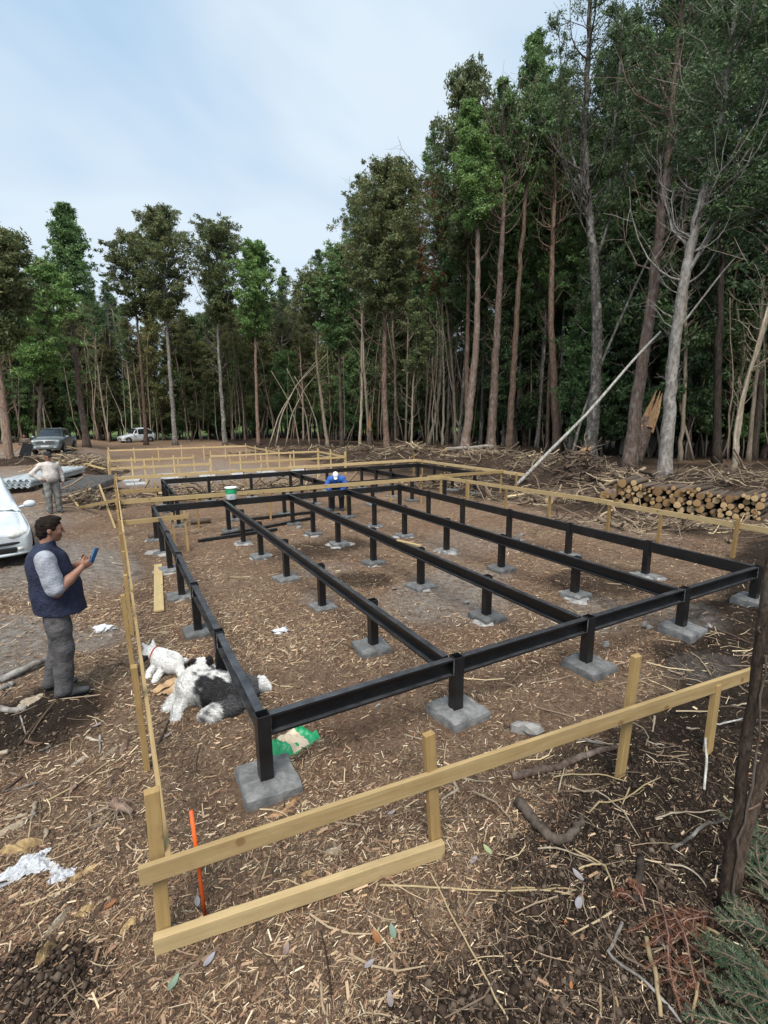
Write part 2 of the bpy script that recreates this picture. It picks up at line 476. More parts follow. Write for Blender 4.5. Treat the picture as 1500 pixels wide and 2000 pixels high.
# black painted steel
m, nt, bs = _new('steel')
g = noise(nt, 3.0, 6, .6)
nt.links.new(ramp(nt, [(.3, (.005, .005, .0055)), (.75, (.011, .011, .012))], g), bs.inputs['Base Color'])
g2 = noise(nt, 22, 5, .65)
nt.links.new(ramp(nt, [(.3, (.26, .26, .26)), (.8, (.48, .48, .48))], g2), bs.inputs['Roughness'])
bump(nt, bs, g2, .12, .003)
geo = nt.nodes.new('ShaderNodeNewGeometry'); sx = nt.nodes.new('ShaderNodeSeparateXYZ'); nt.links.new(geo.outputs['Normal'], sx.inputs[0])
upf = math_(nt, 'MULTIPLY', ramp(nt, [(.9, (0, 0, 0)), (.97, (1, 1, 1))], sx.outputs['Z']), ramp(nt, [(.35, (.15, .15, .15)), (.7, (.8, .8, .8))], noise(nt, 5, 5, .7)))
nt.links.new(mixc(nt, upf, ramp(nt, [(.3, (.005, .005, .0055)), (.62, (.012, .012, .013)), (.8, (.03, .027, .024))], noise(nt, 4.5, 6, .65)), (.075, .078, .085)), bs.inputs['Base Color'])   # top faces: dust plus bluish sky reflection painted into the colour
simple('steel_bare', (.05, .052, .056), (.22, .225, .235), 30, .5, metal=.4)
# concrete
m, nt, bs = _new('concrete')
g = noise(nt, 9, 8, .65); g2 = noise(nt, 120, 3, .6)
c = ramp(nt, [(.28, (.045, .047, .047)), (.5, (.11, .113, .113)), (.75, (.24, .24, .235))], math_(nt, 'ADD', g, math_(nt, 'MULTIPLY', math_(nt, 'SUBTRACT', objrand(nt), .5), .22)))
c = mixc(nt, math_(nt, 'MULTIPLY', g2, .3), c, (.12, .11, .10))
nt.links.new(c, bs.inputs['Base Color']); bs.inputs['Roughness'].default_value = .85
bump(nt, bs, math_(nt, 'ADD', g, math_(nt, 'MULTIPLY', g2, .5)), .5, .012)
simple('spill', (.17, .16, .15), (.36, .35, .335), 14, .95, bstr=.9, bdist=.02)
simple('slab', (.27, .28, .29), (.48, .49, .50), 5, .8, bstr=.3)
varmat('stone', [(0, (.10, .095, .09)), (.5, (.20, .19, .18)), (1, (.36, .35, .33))], .9, 14, .3, bstr=.6, bdist=.02)
# ground
m, nt, bs = _new('ground')
at = nt.nodes.new('ShaderNodeAttribute'); at.attribute_name = 'soil'
ad = nt.nodes.new('ShaderNodeAttribute'); ad.attribute_name = 'dust'
ag = nt.nodes.new('ShaderNodeAttribute'); ag.attribute_name = 'grass'
n1 = noise(nt, .9, 6, .65); n2 = noise(nt, 9, 6, .7); n3 = noise(nt, 55, 5, .75, dist=1.0); n4 = noise(nt, 170, 3, .7, dist=2.0)
f = math_(nt, 'ADD', math_(nt, 'ADD', math_(nt, 'MULTIPLY', n3, .40), math_(nt, 'MULTIPLY', n4, .35)), math_(nt, 'MULTIPLY', n2, .25))
chip = ramp(nt, [(.36, (.030, .019, .012)), (.44, (.11, .070, .045)), (.51, (.225, .150, .098)), (.58, (.36, .265, .18)), (.68, (.52, .42, .30))], f)
red = ramp(nt, [(.38, (.050, .029, .018)), (.5, (.17, .102, .066)), (.64, (.35, .235, .155))], f)
chip = mixc(nt, ramp(nt, [(.42, (0, 0, 0)), (.62, (.8, .8, .8))], n1), chip, red)
soil = ramp(nt, [(.38, (.008, .0055, .004)), (.5, (.030, .020, .014)), (.66, (.11, .078, .054))], f)
dust = ramp(nt, [(.3, (.11, .095, .08)), (.5, (.235, .21, .185)), (.72, (.40, .375, .34))], math_(nt, 'ADD', math_(nt, 'MULTIPLY', n3, .4), math_(nt, 'MULTIPLY', n2, .6)))
grs = ramp(nt, [(.3, (.05, .075, .02)), (.7, (.13, .18, .05))], n2)
dm = math_(nt, 'MULTIPLY', ad.outputs['Fac'], ramp(nt, [(.3, (.35, .35, .35)), (.55, (1, 1, 1))], n2))
c = mixc(nt, at.outputs['Fac'], chip, soil)
c = mixc(nt, dm, c, dust)
c = mixc(nt, ag.outputs['Fac'], c, grs)
nt.links.new(c, bs.inputs['Base Color']); bs.inputs['Roughness'].default_value = .95; bs.inputs['Specular IOR Level'].default_value = .15
bump(nt, bs, f, 1.0, .045)
CH = [(0, (.045, .027, .018)), (.22, (.135, .076, .046)), (.45, (.27, .165, .10)), (.62, (.40, .275, .17)), (.82, (.56, .43, .28)), (1, (.70, .60, .44))]
varmat('chips', CH, .85, 30, .06)
varmat('twigs', [(0, (.035, .024, .017)), (.35, (.12, .085, .06)), (.6, (.25, .19, .13)), (.8, (.42, .33, .21)), (1, (.62, .50, .30))], .8, 25, .08)
varmat('clods', [(0, (.016, .011, .008)), (.5, (.048, .032, .023)), (1, (.15, .115, .085))], .95, 40, .25, .15, .6, .01)
varmat('needles', [(0, (.045, .013, .008)), (.5, (.115, .035, .016)), (1, (.22, .085, .03))], .8)
varmat('fallen_leaf', [(0, (.13, .05, .025)), (.2, (.30, .13, .05)), (.4, (.22, .16, .14)), (.6, (.25, .24, .255)), (.8, (.16, .22, .16)), (1, (.30, .33, .15))], .55, 18, .04)
# bark
def bark(name, stops, sc=14, stretch=(1, 1, .22), mottled=0, spots=(.5, .5, .46)):
    m, nt, bs = _new(name)
    g = noise(nt, sc, 6, .7, stretch=stretch); g2 = noise(nt, 2.2, 4, .6)
    f = math_(nt, 'ADD', g, math_(nt, 'MULTIPLY', math_(nt, 'SUBTRACT', objrand(nt), .5), .25))
    c = ramp(nt, stops, f)
    if mottled:
        k = ramp(nt, [(.52, (0, 0, 0)), (.64, (1, 1, 1))], noise(nt, 3.2, 6, .75, stretch=(1, 1, .6)))
        c = mixc(nt, math_(nt, 'MULTIPLY', k, mottled), c, spots)
    nt.links.new(c, bs.inputs['Base Color']); bs.inputs['Roughness'].default_value = .9; bs.inputs['Specular IOR Level'].default_value = .2
    bump(nt, bs, g, .8, .03)
bark('bark_brown', [(.3, (0.054, 0.036, 0.026)), (.5, (0.138, 0.091, 0.066)), (.7, (0.276, 0.192, 0.144))], mottled=.35, spots=(0.324, 0.288, 0.240))
bark('bark_red', [(.3, (.060, .042, .034)), (.5, (.160, .112, .088)), (.7, (.30, .225, .18))], mottled=.45, spots=(.36, .33, .29))
bark('bark_grey', [(.3, (.05, .044, .038)), (.5, (.14, .125, .11)), (.7, (.29, .265, .235))], sc=9, stretch=(1, 1, .5), mottled=.55, spots=(.45, .44, .40))
bark('bark_pale', [(.3, (.16, .125, .09)), (.5, (.29, .235, .17)), (.75, (.46, .39, .30))], mottled=.3, spots=(.5, .45, .38))
bark('bark_birch', [(.3, (.20, .19, .17)), (.5, (.42, .40, .36)), (.7, (.62, .60, .55))], mottled=.5, spots=(.14, .12, .10))
bark('bark_near', [(.3, (.022, .015, .011)), (.5, (.062, .042, .030)), (.7, (.14, .10, .075))], sc=38, stretch=(1, 1, .3), mottled=.4, spots=(.17, .15, .12))
bark('bark_dark', [(.3, (.02, .015, .012)), (.5, (.055, .042, .033)), (.7, (.12, .095, .075))])
varmat('log_bark', [(0, (.035, .026, .02)), (.5, (.10, .075, .057)), (1, (.22, .175, .14))], .9, 25, .3, .2, .7, .015, rnd=.4)
m, nt, bs = _new('log_end')
tc = nt.nodes.new('ShaderNodeTexCoord'); g = noise(nt, 14, 5, .6)
c = ramp(nt, [(.3, (.14, .075, .03)), (.5, (.36, .215, .09)), (.7, (.56, .40, .21))], math_(nt, 'ADD', g, math_(nt, 'MULTIPLY', math_(nt, 'SUBTRACT', objrand(nt), .5), .35)))
nt.links.new(c, bs.inputs['Base Color']); bs.inputs['Roughness'].default_value = .8
simple('split_wood', (.17, .085, .04), (.42, .26, .13), 6, .8, stretch=(3, 3, .4), bstr=.8, bdist=.03)
simple('rotten_wood', (.16, .10, .045), (.40, .28, .13), 22, .9, stretch=(1, .35, 1), bstr=1, bdist=.02)
# foliage
def leafmat(name, stops, trans=.25, rnd=.35): varmat(name, stops, .5, .35, .16, .35, rnd=rnd, trans=trans)
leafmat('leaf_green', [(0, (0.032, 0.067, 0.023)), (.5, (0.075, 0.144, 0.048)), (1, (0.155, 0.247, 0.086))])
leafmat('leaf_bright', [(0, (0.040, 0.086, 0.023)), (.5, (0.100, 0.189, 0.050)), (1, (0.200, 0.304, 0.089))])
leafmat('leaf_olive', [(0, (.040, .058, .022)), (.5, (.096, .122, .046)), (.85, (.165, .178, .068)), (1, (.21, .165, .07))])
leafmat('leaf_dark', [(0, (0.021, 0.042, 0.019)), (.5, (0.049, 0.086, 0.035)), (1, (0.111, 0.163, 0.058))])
leafmat('leaf_rust', [(0, (.07, .03, .012)), (.5, (.16, .07, .025)), (1, (.27, .15, .05))])
leafmat('leaf_yew', [(0, (.012, .030, .014)), (.5, (.034, .068, .030)), (1, (.11, .165, .07))], .1, 0)
# people and animals
simple('skin', (.22, .105, .068), (.30, .15, .10), 20, .55)
simple('skin_pale', (.46, .27, .19), (.52, .32, .24), 20, .55)
simple('hair', (.006, .004, .003), (.018, .011, .007), 60, .85, spec=.2, stretch=(1, 1, .2), bstr=.9, bdist=.008)
simple('navy', (.006, .010, .030), (.012, .018, .048), 9, .75, bstr=.75, bdist=.035, bscale=13)
simple('grey_shirt', (.21, .225, .26), (.34, .36, .40), 10, .85, bstr=.75, bdist=.035, bscale=13)
simple('grey_trousers', (.045, .042, .044), (.10, .094, .096), 8, .85, bstr=.75, bdist=.035, bscale=13)
simple('pale_trousers', (.10, .10, .092), (.23, .228, .215), 9, .9, bstr=.75, bdist=.035, bscale=13)
simple('beige', (.44, .39, .355), (.60, .55, .51), 10, .9, bstr=.75, bdist=.035, bscale=13)
simple('shoe', (.022, .024, .025), (.05, .052, .055), 12, .7)
simple('royal_blue', (.012, .06, .27), (.03, .12, .42), 8, .8, bstr=.75, bdist=.035, bscale=13)
simple('dark_work', (.008, .01, .018), (.022, .026, .04), 12, .8, bstr=.4)
simple('black_cloth', (.006, .006, .007), (.016, .016, .018), 12, .8)
simple('white_cloth', (.62, .62, .58), (.80, .80, .77), 8, .85, bstr=.4, bdist=.012)
simple('brown_cloth', (.08, .06, .045), (.16, .12, .09), 9, .9)
simple('eye', (.02, .013, .01), rough=.15)
simple('phone_blue', (.015, .12, .34), (.03, .20, .48), 6, .25)
simple('black_plastic', (.008, .008, .009), (.016, .016, .017), 8, .4)
varmat('fur', [(0, (.012, .012, .013)), (.3, (.05, .05, .052)), (.5, (.19, .19, .195)), (.75, (.58, .57, .55)), (1, (.80, .79, .76))], .85, 30, .07, .2, .5, .006)
simple('red_collar', (.42, .015, .02), (.5, .03, .03), 10, .5)
# vehicles
def paint(name, c, rough=.25, coat=.6):
    m, nt, bs = _new(name)
    g = noise(nt, 3, 5, .6); c2 = tuple(x*.8 for x in c)
    d = noise(nt, 30, 4, .7)
    cc = mixc(nt, math_(nt, 'MULTIPLY', ramp(nt, [(.5, (0, 0, 0)), (.8, (1, 1, 1))], d), .25), ramp(nt, [(.3, c2), (.6, c)], g), (.33, .28, .22))
    nt.links.new(cc, bs.inputs['Base Color']); bs.inputs['Roughness'].default_value = rough; bs.inputs['Coat Weight'].default_value = coat; bs.inputs['Coat Roughness'].default_value = .12
paint('white_paint', (.60, .64, .66))
paint('grey_paint', (.17, .20, .21), .35)
simple('glass_dark', (.015, .02, .022), (.03, .036, .04), 3, .06, spec=.8)
simple('lamp_glass', (.42, .42, .38), (.62, .62, .56), 18, .1, spec=.8)
simple('chrome', (.7, .7, .7), rough=.15, metal=1)
simple('rubber', (.010, .010, .010), (.025, .023, .021), 20, .85)
simple('rim', (.3, .3, .31), (.42, .42, .43), 10, .35, metal=.7)
simple('plate', (.70, .70, .68), rough=.5)
simple('sheet_cloth', (.48, .54, .58), (.62, .67, .70), 5, .7, bstr=.5, bdist=.03)
# small things
simple('galvanised', (.55, .60, .62), (.78, .82, .83), 4, .38, metal=.35)
simple('wire_mesh', (.10, .10, .10), (.19, .18, .17), 8, .6, metal=.4)
simple('mat_grey', (.12, .112, .10), (.24, .225, .205), 8, .9, bstr=.5)
simple('orange', (.62, .075, .01), (.75, .13, .02), 14, .5)
m, nt, bs = _new('plastic_bag')
bs.inputs['Base Color'].default_value = (.78, .80, .83, 1); bs.inputs['Roughness'].default_value = .28
bs.inputs['Transmission Weight'].default_value = .35
bump(nt, bs, noise(nt, 22, 6, .7, dist=1.5), .8, .02)
simple('bucket_white', (.70, .71, .70), (.80, .81, .80), 6, .4)
simple('green_print', (.01, .24, .085), (.03, .36, .15), 9, .45)
simple('paper_tan', (.52, .42, .29), (.68, .57, .42), 9, .8, bstr=.5)
simple('cardboard', (.42, .27, .14), (.58, .40, .24), 7, .85, bstr=.4)
simple('grey_print', (.35, .38, .40), rough=.6)
simple('foil', (.55, .56, .58), (.75, .76, .78), 10, .35, metal=.2)
# ------------------------------------------------------------------ ground: one sheet out to the horizon
def _axis(lo, hi, st, far_lo, far_hi, gr=1.16):
    a = list(np.arange(lo, hi+1e-6, st)); s = st; x = hi
    while x < far_hi: s *= gr; x += s; a.append(x)
    s = st; x = lo; b = []
    while x > far_lo: s *= gr; x -= s; b.append(x)
    return np.array(b[::-1]+a)
def dustmask(x, y):
    n = fbm(x*.9, y*.9, 3, 71)-.45
    def blob(cx, cy, rx, ry, k=1.0, a=0.0):
        c, s = math.cos(a), math.sin(a); u = (x-cx)*c+(y-cy)*s; v = -(x-cx)*s+(y-cy)*c
        return k*sstep(1.15, .45, np.hypot(u/rx, v/ry)+n*.9)
    d = blob(4.6, 5.9, 1.7, 1.0, .75, .5)
    for b in [(5.6, 4.2, .9, .5, .6, .3), (3.2, 8.3, .8, .5, .35, 0), (-1.6, 7.2, 1.0, 1.3, .95, 0), (-.55, 6.9, .5, .45, .8, 0), (-1.2, 11.5, 1.5, 2.5, 1, 0),
              (-.2, 10.6, .5, 1.5, .8, 0), (-3.5, 15, 2.5, 5, .8, 0), (-6, 27, 5.5, 6, .9, 0), (5, 27, 6, 4.5, .7, 0), (4.5, 33, 5, 4, .5, 0),
              (6.5, 3.5, .6, .5, .5, 0), (7.1, 8.5, 1.8, 1.2, .35, .4), (-6, 44, 8, 7, .6, 0), (2.6, 6.9, .4, .35, .5, 0), (5.3, 2.6, .5, .3, .3, 0), (10.5, 8, 1.2, 3, .25, 0)]:
        d = np.maximum(d, blob(*b))
    return np.clip(d, 0, 1)
_xs = _axis(-2.4, 7.6, .030, -700, 700); _ys = _axis(.35, 7.0, .030, -60, 900)
_X, _Y = np.meshgrid(_xs, _ys, indexing='ij')
_Z = gz_exact(_X, _Y)
gb = MB(); gb.grid(np.stack([_X, _Y, _Z], -1), flip=True)
ground = gb.build('ground', 'ground', smooth=True)
tag(ground, kind='structure')
for _nm, _val in (('soil', soilmask(_X, _Y)), ('dust', dustmask(_X, _Y)), ('grass', sstep(66, 80, np.hypot(_X, _Y)))):
    _a = ground.data.attributes.new(_nm, 'FLOAT', 'POINT'); _a.data.foreach_set('value', np.asarray(_val, np.float32).ravel())

# ------------------------------------------------------------------ steel floor frames on concrete pads
ZT = .589
BH, BW, BT = .165, .062, .007
def channel(p, q, side, h=BH, w=BW, t=BT):
    """C section from p to q (top line of the web's back), flanges towards side"""
    p = np.asarray(p, float); q = np.asarray(q, float); s = nrm(side)
    pr = [(0, 0), (w, 0), (w, -.018), (w-t, -.018), (w-t, -t), (t, -t), (t, -h+t), (w-t, -h+t), (w-t, -h+.018), (w, -h+.018), (w, -h), (0, -h)]
    b = MB(); n = len(pr)
    v = np.array([e+s*a+np.array([0, 0, c]) for e in (p, q) for a, c in pr])
    i = np.arange(n); k = (i+1) % n
    qd = np.stack([i, k, k+n, i+n], 1)
    # end caps made of the three plates
    caps = [[0, 1, 4, 5], [0, 5, 6, 11], [6, 7, 10, 11], [1, 2, 3, 4], [7, 8, 9, 10]]
    b.add(v, np.concatenate([qd, np.array(caps), np.array(caps)[:, ::-1]+n]))
    return b
def steel_post(x, y, z0, z1, w=.098):
    b = MB(); hw = w/2; t = .006; zi = z1-.09
    o = np.array([(-hw, -hw), (hw, -hw), (hw, hw), (-hw, hw)]); i = o*(hw-t)/hw
    P = np.array([[(*c, z0) for c in o], [(*c, z1) for c in o], [(*c, z1) for c in i], [(*c, zi) for c in i]])+np.array([x, y, 0])
    b.grid(P, closed=True); b.add(P[3], [[0, 1, 2, 3]]); return b
ORD = ['front', 'second', 'third', 'fourth', 'fifth', 'sixth', 'back']
BEAMN = ['left edge beam', 'second lengthwise beam', 'middle lengthwise beam', 'fourth lengthwise beam', 'right edge beam']
def wobble_line(p, q, n=9):
    t = np.linspace(0, 1, n)[:, None]; return np.asarray(p)*(1-t)+np.asarray(q)*t+RNG.normal(size=(n, 3))*.0012
FX = [.76+1.7465*i for i in range(5)]
FY = [3.2212, 4.8369, 6.4666, 8.1422, 9.8442, 11.4009, 13.0]
def pad_mesh(x, y, zg, sz, hgt, rot, seed, spill):
    rg = np.random.default_rng(seed); n = 36; per = np.arange(n)/n*4; sd = per.astype(int); fr_ = (per-sd)*2-1; c, s = math.cos(rot), math.sin(rot)
    sx_ = np.choose(sd, [fr_, 1+0*fr_, -fr_, -1+0*fr_]); sy_ = np.choose(sd, [-1+0*fr_, fr_, 1+0*fr_, -fr_]); ang = np.arctan2(sy_, sx_); pw = np.hypot(sx_, sy_)*np.where(np.abs(fr_) > .95, .975, 1)
    wob = 1+.018*np.sin(2*ang+rg.random()*6)+.014*np.sin(5*ang+rg.random()*6)+.012*rg.normal(size=n)
    rings = []; tilt = rg.normal(size=2)*.02
    for k, z in ((1.02, -.10), (1.01, hgt*.5), (.995, hgt-.012), (.955, hgt-.001), (.6, hgt+.004), (.3, hgt+.006), (.001, hgt+.004)):
        r = sz/2*k*pw*(wob+rg.normal(size=n)*.006*(k > .9)); px, py = r*np.cos(ang), r*np.sin(ang); rings.append(np.stack([x+px*c-py*s, y+px*s+py*c, zg+z+px*tilt[0]+py*tilt[1]+rg.normal(size=n)*.0025], 1))
    b = MB(); b.grid(np.array(rings), closed=True); return b
def footing(x, y, label, cat='concrete pad', group=None, sz=.42, hgt=.085, seed=0, spill=0, rot=0, thick=False):
    zg = gzf(x, y)
    t = thing('concrete_footing', label, cat, (x, y, zg), group)
    pad_mesh(x, y, zg, sz, hgt, rot, seed, spill).build('pad', 'concrete', t)
    if spill:
        rg = np.random.default_rng(seed+5); n = 26; b = MB(); rings = []
        ph = rg.random(4)*6.3
        for rr, zz in ((.0, .03), (.5, .032), (.8, .026), (1.0, -.012)):
            row = []
            for k in range(n):
                a = k*2*math.pi/n
                R = spill*(.78+.16*math.sin(2*a+ph[0])+.12*math.sin(3*a+ph[1])+.09*math.sin(5*a+ph[2])+.07*math.sin(9*a+ph[3]))*rr
                px, py = x+R*math.cos(a), y+R*math.sin(a)
                row.append((px, py, gzf(px, py)+zz+.008*math.sin(7*px+9*py)*(rr < 1)))
            rings.append(row)
        b.grid(np.array(rings), closed=True); b.build('cement_spill', 'spill', t, smooth=True)
    return zg+hgt

frameA = thing('steel_floor_frame', 'large black steel floor frame of five long beams on short posts in the foreground', 'steel frame', (FX[0], FY[0], gzf(FX[0], FY[0])))
for i, x in enumerate(FX):
    for k, y in enumerate(FY):
        edge = i in (0, 4); fr = k == 0
        rg = np.random.default_rng(100+i*10+k)
        lab = ('square concrete pad under the %s post of the %s' % (ORD[k], BEAMN[i])) if k else \
              ('thick dark-sided concrete pad at the front end of the %s' % BEAMN[i])
        sp = 0 if (fr or rg.random() < .3) else rg.uniform(.24, .40)
        ztop = footing(x+rg.uniform(-.03, .03), y+rg.uniform(-.03, .03), lab, group='concrete pads under the foreground steel frame', sz=.41 if fr else rg.uniform(.34, .40),
                       hgt=(.08 if fr else rg.uniform(.03, .075)), seed=300+i*10+k, spill=sp, rot=rg.uniform(-.12, .12) if not fr else [-.04, .06, .03, .02, .05][i])
        top = ZT+(.012 if (fr or edge) else -.004)
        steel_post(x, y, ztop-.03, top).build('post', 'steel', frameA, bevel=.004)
for i, x in enumerate(FX):           # lengthwise beams
    edge = i in (0, 4)
    if edge:
        for k in range(6):
            sx = -1 if i == 0 else 1
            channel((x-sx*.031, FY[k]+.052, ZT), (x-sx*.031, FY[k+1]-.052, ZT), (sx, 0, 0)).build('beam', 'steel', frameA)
    else:
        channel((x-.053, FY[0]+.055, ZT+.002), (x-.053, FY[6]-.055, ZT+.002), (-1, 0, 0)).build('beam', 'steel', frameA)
for k in (0, 6):                     # front and back beams
    for i in range(4):
        sy = -1 if k == 0 else 1
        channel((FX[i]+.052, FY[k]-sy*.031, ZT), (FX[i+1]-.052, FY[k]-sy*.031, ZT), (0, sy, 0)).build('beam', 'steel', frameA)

for i, k in [(i, 0) for i in range(5)]+[(0, k) for k in range(1, 6)]+[(4, k) for k in range(1, 6)]:      # weld seams where beams meet the posts
    x, y = FX[i], FY[k]
    for dx, dy in ((.052, -.031), (-.052, -.031)) if k == 0 else ((-.031 if i == 0 else .031, .052), (-.031 if i == 0 else .031, -.052)):
        if (k == 0 and ((i == 0 and dx < 0) or (i == 4 and dx > 0))): continue
        b = MB(); b.tube(wobble_line((x+dx, y+dy, ZT-.155), (x+dx, y+dy, ZT+.001)), .0055, 5, jit=.5); b.build('weld_seam', 'steel_bare', frameA)
# second frame behind
BX = [1.45, 2.98, 4.51, 6.05, 7.6, 9.18, 10.6, 12.0]; BY = [14.55, 15.95, 17.25, 18.55]
frameB = thing('steel_floor_frame', 'farther black steel floor frame inside the second ring of timber profile boards', 'steel frame', (BX[0], BY[0], gzf(BX[0], BY[0])))
ROWB = ['front', 'second', 'third', 'back']; COLB = ['leftmost', 'second', 'third', 'fourth', 'fifth', 'sixth', 'seventh', 'rightmost']
ZB = ZT
for i, x in enumerate(BX):
    for k, y in enumerate(BY):
        if k in (1, 2) and i not in (0, 3, 5, 7): continue
        ztop = footing(x, y, 'concrete pad under the %s post of the %s row of the farther steel frame' % (COLB[i], ROWB[k]), group='concrete pads under the farther steel frame', sz=.4, hgt=.07, seed=700+i*7+k, rot=.1*((i*3+k) % 3-1))
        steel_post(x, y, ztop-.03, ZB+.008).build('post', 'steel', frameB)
for k in (0, 3):
    for i in range(7):
        sy = -1 if k == 0 else 1
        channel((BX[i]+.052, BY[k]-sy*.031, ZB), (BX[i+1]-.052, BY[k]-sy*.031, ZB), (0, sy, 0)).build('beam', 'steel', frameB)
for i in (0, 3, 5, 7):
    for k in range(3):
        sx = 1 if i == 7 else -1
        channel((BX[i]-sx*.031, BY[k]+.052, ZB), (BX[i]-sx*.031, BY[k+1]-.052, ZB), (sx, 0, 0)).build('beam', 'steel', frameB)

# ------------------------------------------------------------------ timber profile boards
def fence(label, posts, rails, pm='pine_post', rm='pine', pw=.045, pd=.07, group=None, bevel=.003):
    """posts: (x, y, ztop[, lean dx, dy]); rails: (p, q, height, thickness)"""
    x, y = posts[0][:2]; t = thing('profile_board_fence', label, 'timber fence', (x, y, gzf(x, y)), group)
    for k, po in enumerate(posts):
        x, y, z1 = po[:3]; dx, dy = (po[3], po[4]) if len(po) > 3 else (random.uniform(-.012, .012), random.uniform(-.012, .012))
        z0 = gzf(x, y)-.05
        board_obj('post', pm, t, (x, y, z0), (x+dx, y+dy, z1), pw, pd, (0, 1, 0), bevel)
    for p, q, hh, th in rails:
        board_obj('rail', rm, t, p, q, th, hh, (0, 0, 1), bevel)
    return t
# front: traced from the picture with the posts' feet on the ground
f0, f1, f2, f3 = gp(322, 1838), gp(852, 1662), gp(1210, 1517), gp(1382, 1468)
def up_to(P, a, b): Q = vp(P, a, b); return (P[0], P[1], Q[2], Q[0]-P[0], Q[1]-P[1])
rl = vp(f0+np.array([-.04, -.05, 0]), 272, 1712); rr = vp(f3+np.array([.45, -.12, 0]), 1476, 1313)
nrmf = nrm(np.array([rr[1]-rl[1], rl[0]-rr[0], 0]))
off = np.array([0, -.045, 0])
bl = gp(303, 1862); br = gp(866, 1672)
bl[2] += .055; br[2] += .06
fence('near pine profile board across the foreground with a low board on the soil', [up_to(f0, 296, 1543), up_to(f1, 837, 1432), up_to(f2, 1243, 1280), up_to(f3, 1400, 1335)],
      [(rl, rr, .105, .03), (bl, br, .10, .045)], pw=.07, pd=.045, bevel=.004)
# left side, running away from the camera
lf = [gp(291, 1500), gp(263, 1325)]
LP = [(-.005, lf[0][1], .86, -.01, 0), (-.03, lf[1][1], .90, -.02, 0)]
LP += [(.0, y, .70+.02*math.sin(y*3)) for y in (6.9, 8.3, 9.7, 10.9, 12.2, 13.9, 15.6, 17.3, 18.7, 19.95)]
fence('long pine profile board running away along the left of the steel frames', LP,
      [((.045, 2.33, .50), (.045, 6.6, .60), .10, .028), ((.05, 6.35, .63), (.05, 9.9, .60), .10, .028), ((.045, 9.6, .67), (.045, 14.2, .60), .10, .028), ((.05, 13.9, .66), (.045, 20.0, .60), .10, .028)], pw=.045, pd=.07)
fence('pine profile board along the right side of the foreground frame', [(10.22, 4.69, .74), (10.28, 6.2, .64), (10.33, 7.5, .6), (10.3, 9.3, .6), (10.2, 10.9, .6), (9.9, 12.4, .6), (9.84, 13.75, .72)],
      [((10.2, 1.2, .60), (10.30, 7.55, .60), .11, .028), ((10.33, 7.4, .62), (9.84, 13.8, .59), .11, .028)])
fence('pine profile board crossing between the two steel frames', [(.02, 14.0, .7), (1.9, 14.0, .52), (3.9, 13.95, .55), (6.35, 13.9, .55), (7.9, 13.86, .55), (9.1, 13.86, .7), (11.2, 13.93, .62), (12.75, 13.95, .7)],
      [((-.05, 14.1, .58), (5.0, 13.9, .58), .12, .03), ((4.8, 13.85, .60), (9.9, 13.72, .60), .12, .03), ((9.3, 13.78, .64), (12.9, 13.9, .60), .11, .03)])
fence('pine profile board behind the farther steel frame', [(.05, 20, .75), (2.4, 20, .5), (4.6, 20, .52), (7.2, 20, .52), (9.6, 20, .5), (12.7, 20.0, .95)],
      [((-.02, 19.95, .57), (6.6, 19.95, .57), .12, .03), ((6.4, 19.9, .59), (12.85, 19.95, .58), .12, .03)], rm='pine_far')
fence('pine profile board along the right side of the farther steel frame', [(12.8, 19.4, .65), (12.8, 17.6, .6), (12.82, 15.5, .6), (12.82, 13.2, .6)],
      [((12.84, 20.0, .58), (12.84, 12.85, .58), .11, .03)], rm='pine_far')
fence('short pine board beside the left edge of the farther frame', [(.06, 16.3, .62), (1.05, 16.2, .8)], [((.07, 16.25, .56), (1.2, 16.15, .56), .11, .03)])
fence('short pine board across the left beam of the foreground frame', [(.02, 11.4, .6), (1.02, 11.42, .66), (1.28, 11.42, .66)], [((.05, 11.36, .55), (1.34, 11.36, .56), .10, .03)])
FAR = 'far timber outline behind the frames'
zc = lambda x, y: gzf(x, y)+.96
def farf(label, p, q, n, two=0, tops=.12):
    ps = []; 
    for k in range(n):
        u = k/(n-1); x = p[0]+(q[0]-p[0])*u; y = p[1]+(q[1]-p[1])*u
        ps.append((x, y, .62+tops+random.uniform(-.05, .12)))
    fence(label, ps, [((p[0], p[1]-.03, .57), (q[0], q[1]-.03, .57), .10, .03)], pm='pine_far', rm='pine_far', pw=.06, pd=.06, bevel=0)
farf('farthest pine profile board in front of the tree trunks', (-.15, 37.6), (8.8, 37.2), 7)
farf('pine profile board receding at the right of the farthest outline', (8.78, 37.1), (8.75, 28.8), 4)
farf('pine profile board receding at the left of the far outline', (-.18, 37.9), (-.18, 24.0), 5)
farf('left piece of the middle far profile board', (-.15, 28.5), (3.85, 28.2), 5)
farf('right piece of the middle far profile board', (4.8, 28.6), (11.2, 28.6), 5)
farf('left piece of the nearer far profile board', (-.15, 24.05), (3.95, 23.85), 4)
farf('right piece of the nearer far profile board', (4.85, 23.85), (10.75, 23.7), 5)
farf('pine profile board receding at the far right of the slab area', (11.1, 28.5), (10.85, 23.8), 3)
# thin grey slabs of the next footings
for k in range(16):
    x = .8+(k % 6)*1.65+random.uniform(-.2, .2); y = 25+(k//6)*1.7+random.uniform(-.2, .2); z = gzf(x, y)
    b = MB(); a = random.uniform(-.2, .2); c, s = math.cos(a), math.sin(a)
    b.box((x, y, z+.03), (random.uniform(.7, 1.0), random.uniform(.6, .8), .10), np.array([[c, -s, 0], [s, c, 0], [0, 0, 1]]))
    tag(b.build('footing_slab', 'slab', bevel=.01), 'thin pale concrete slab on the ground inside the far timber outline', 'concrete slab', 'pale slabs inside the far outline')
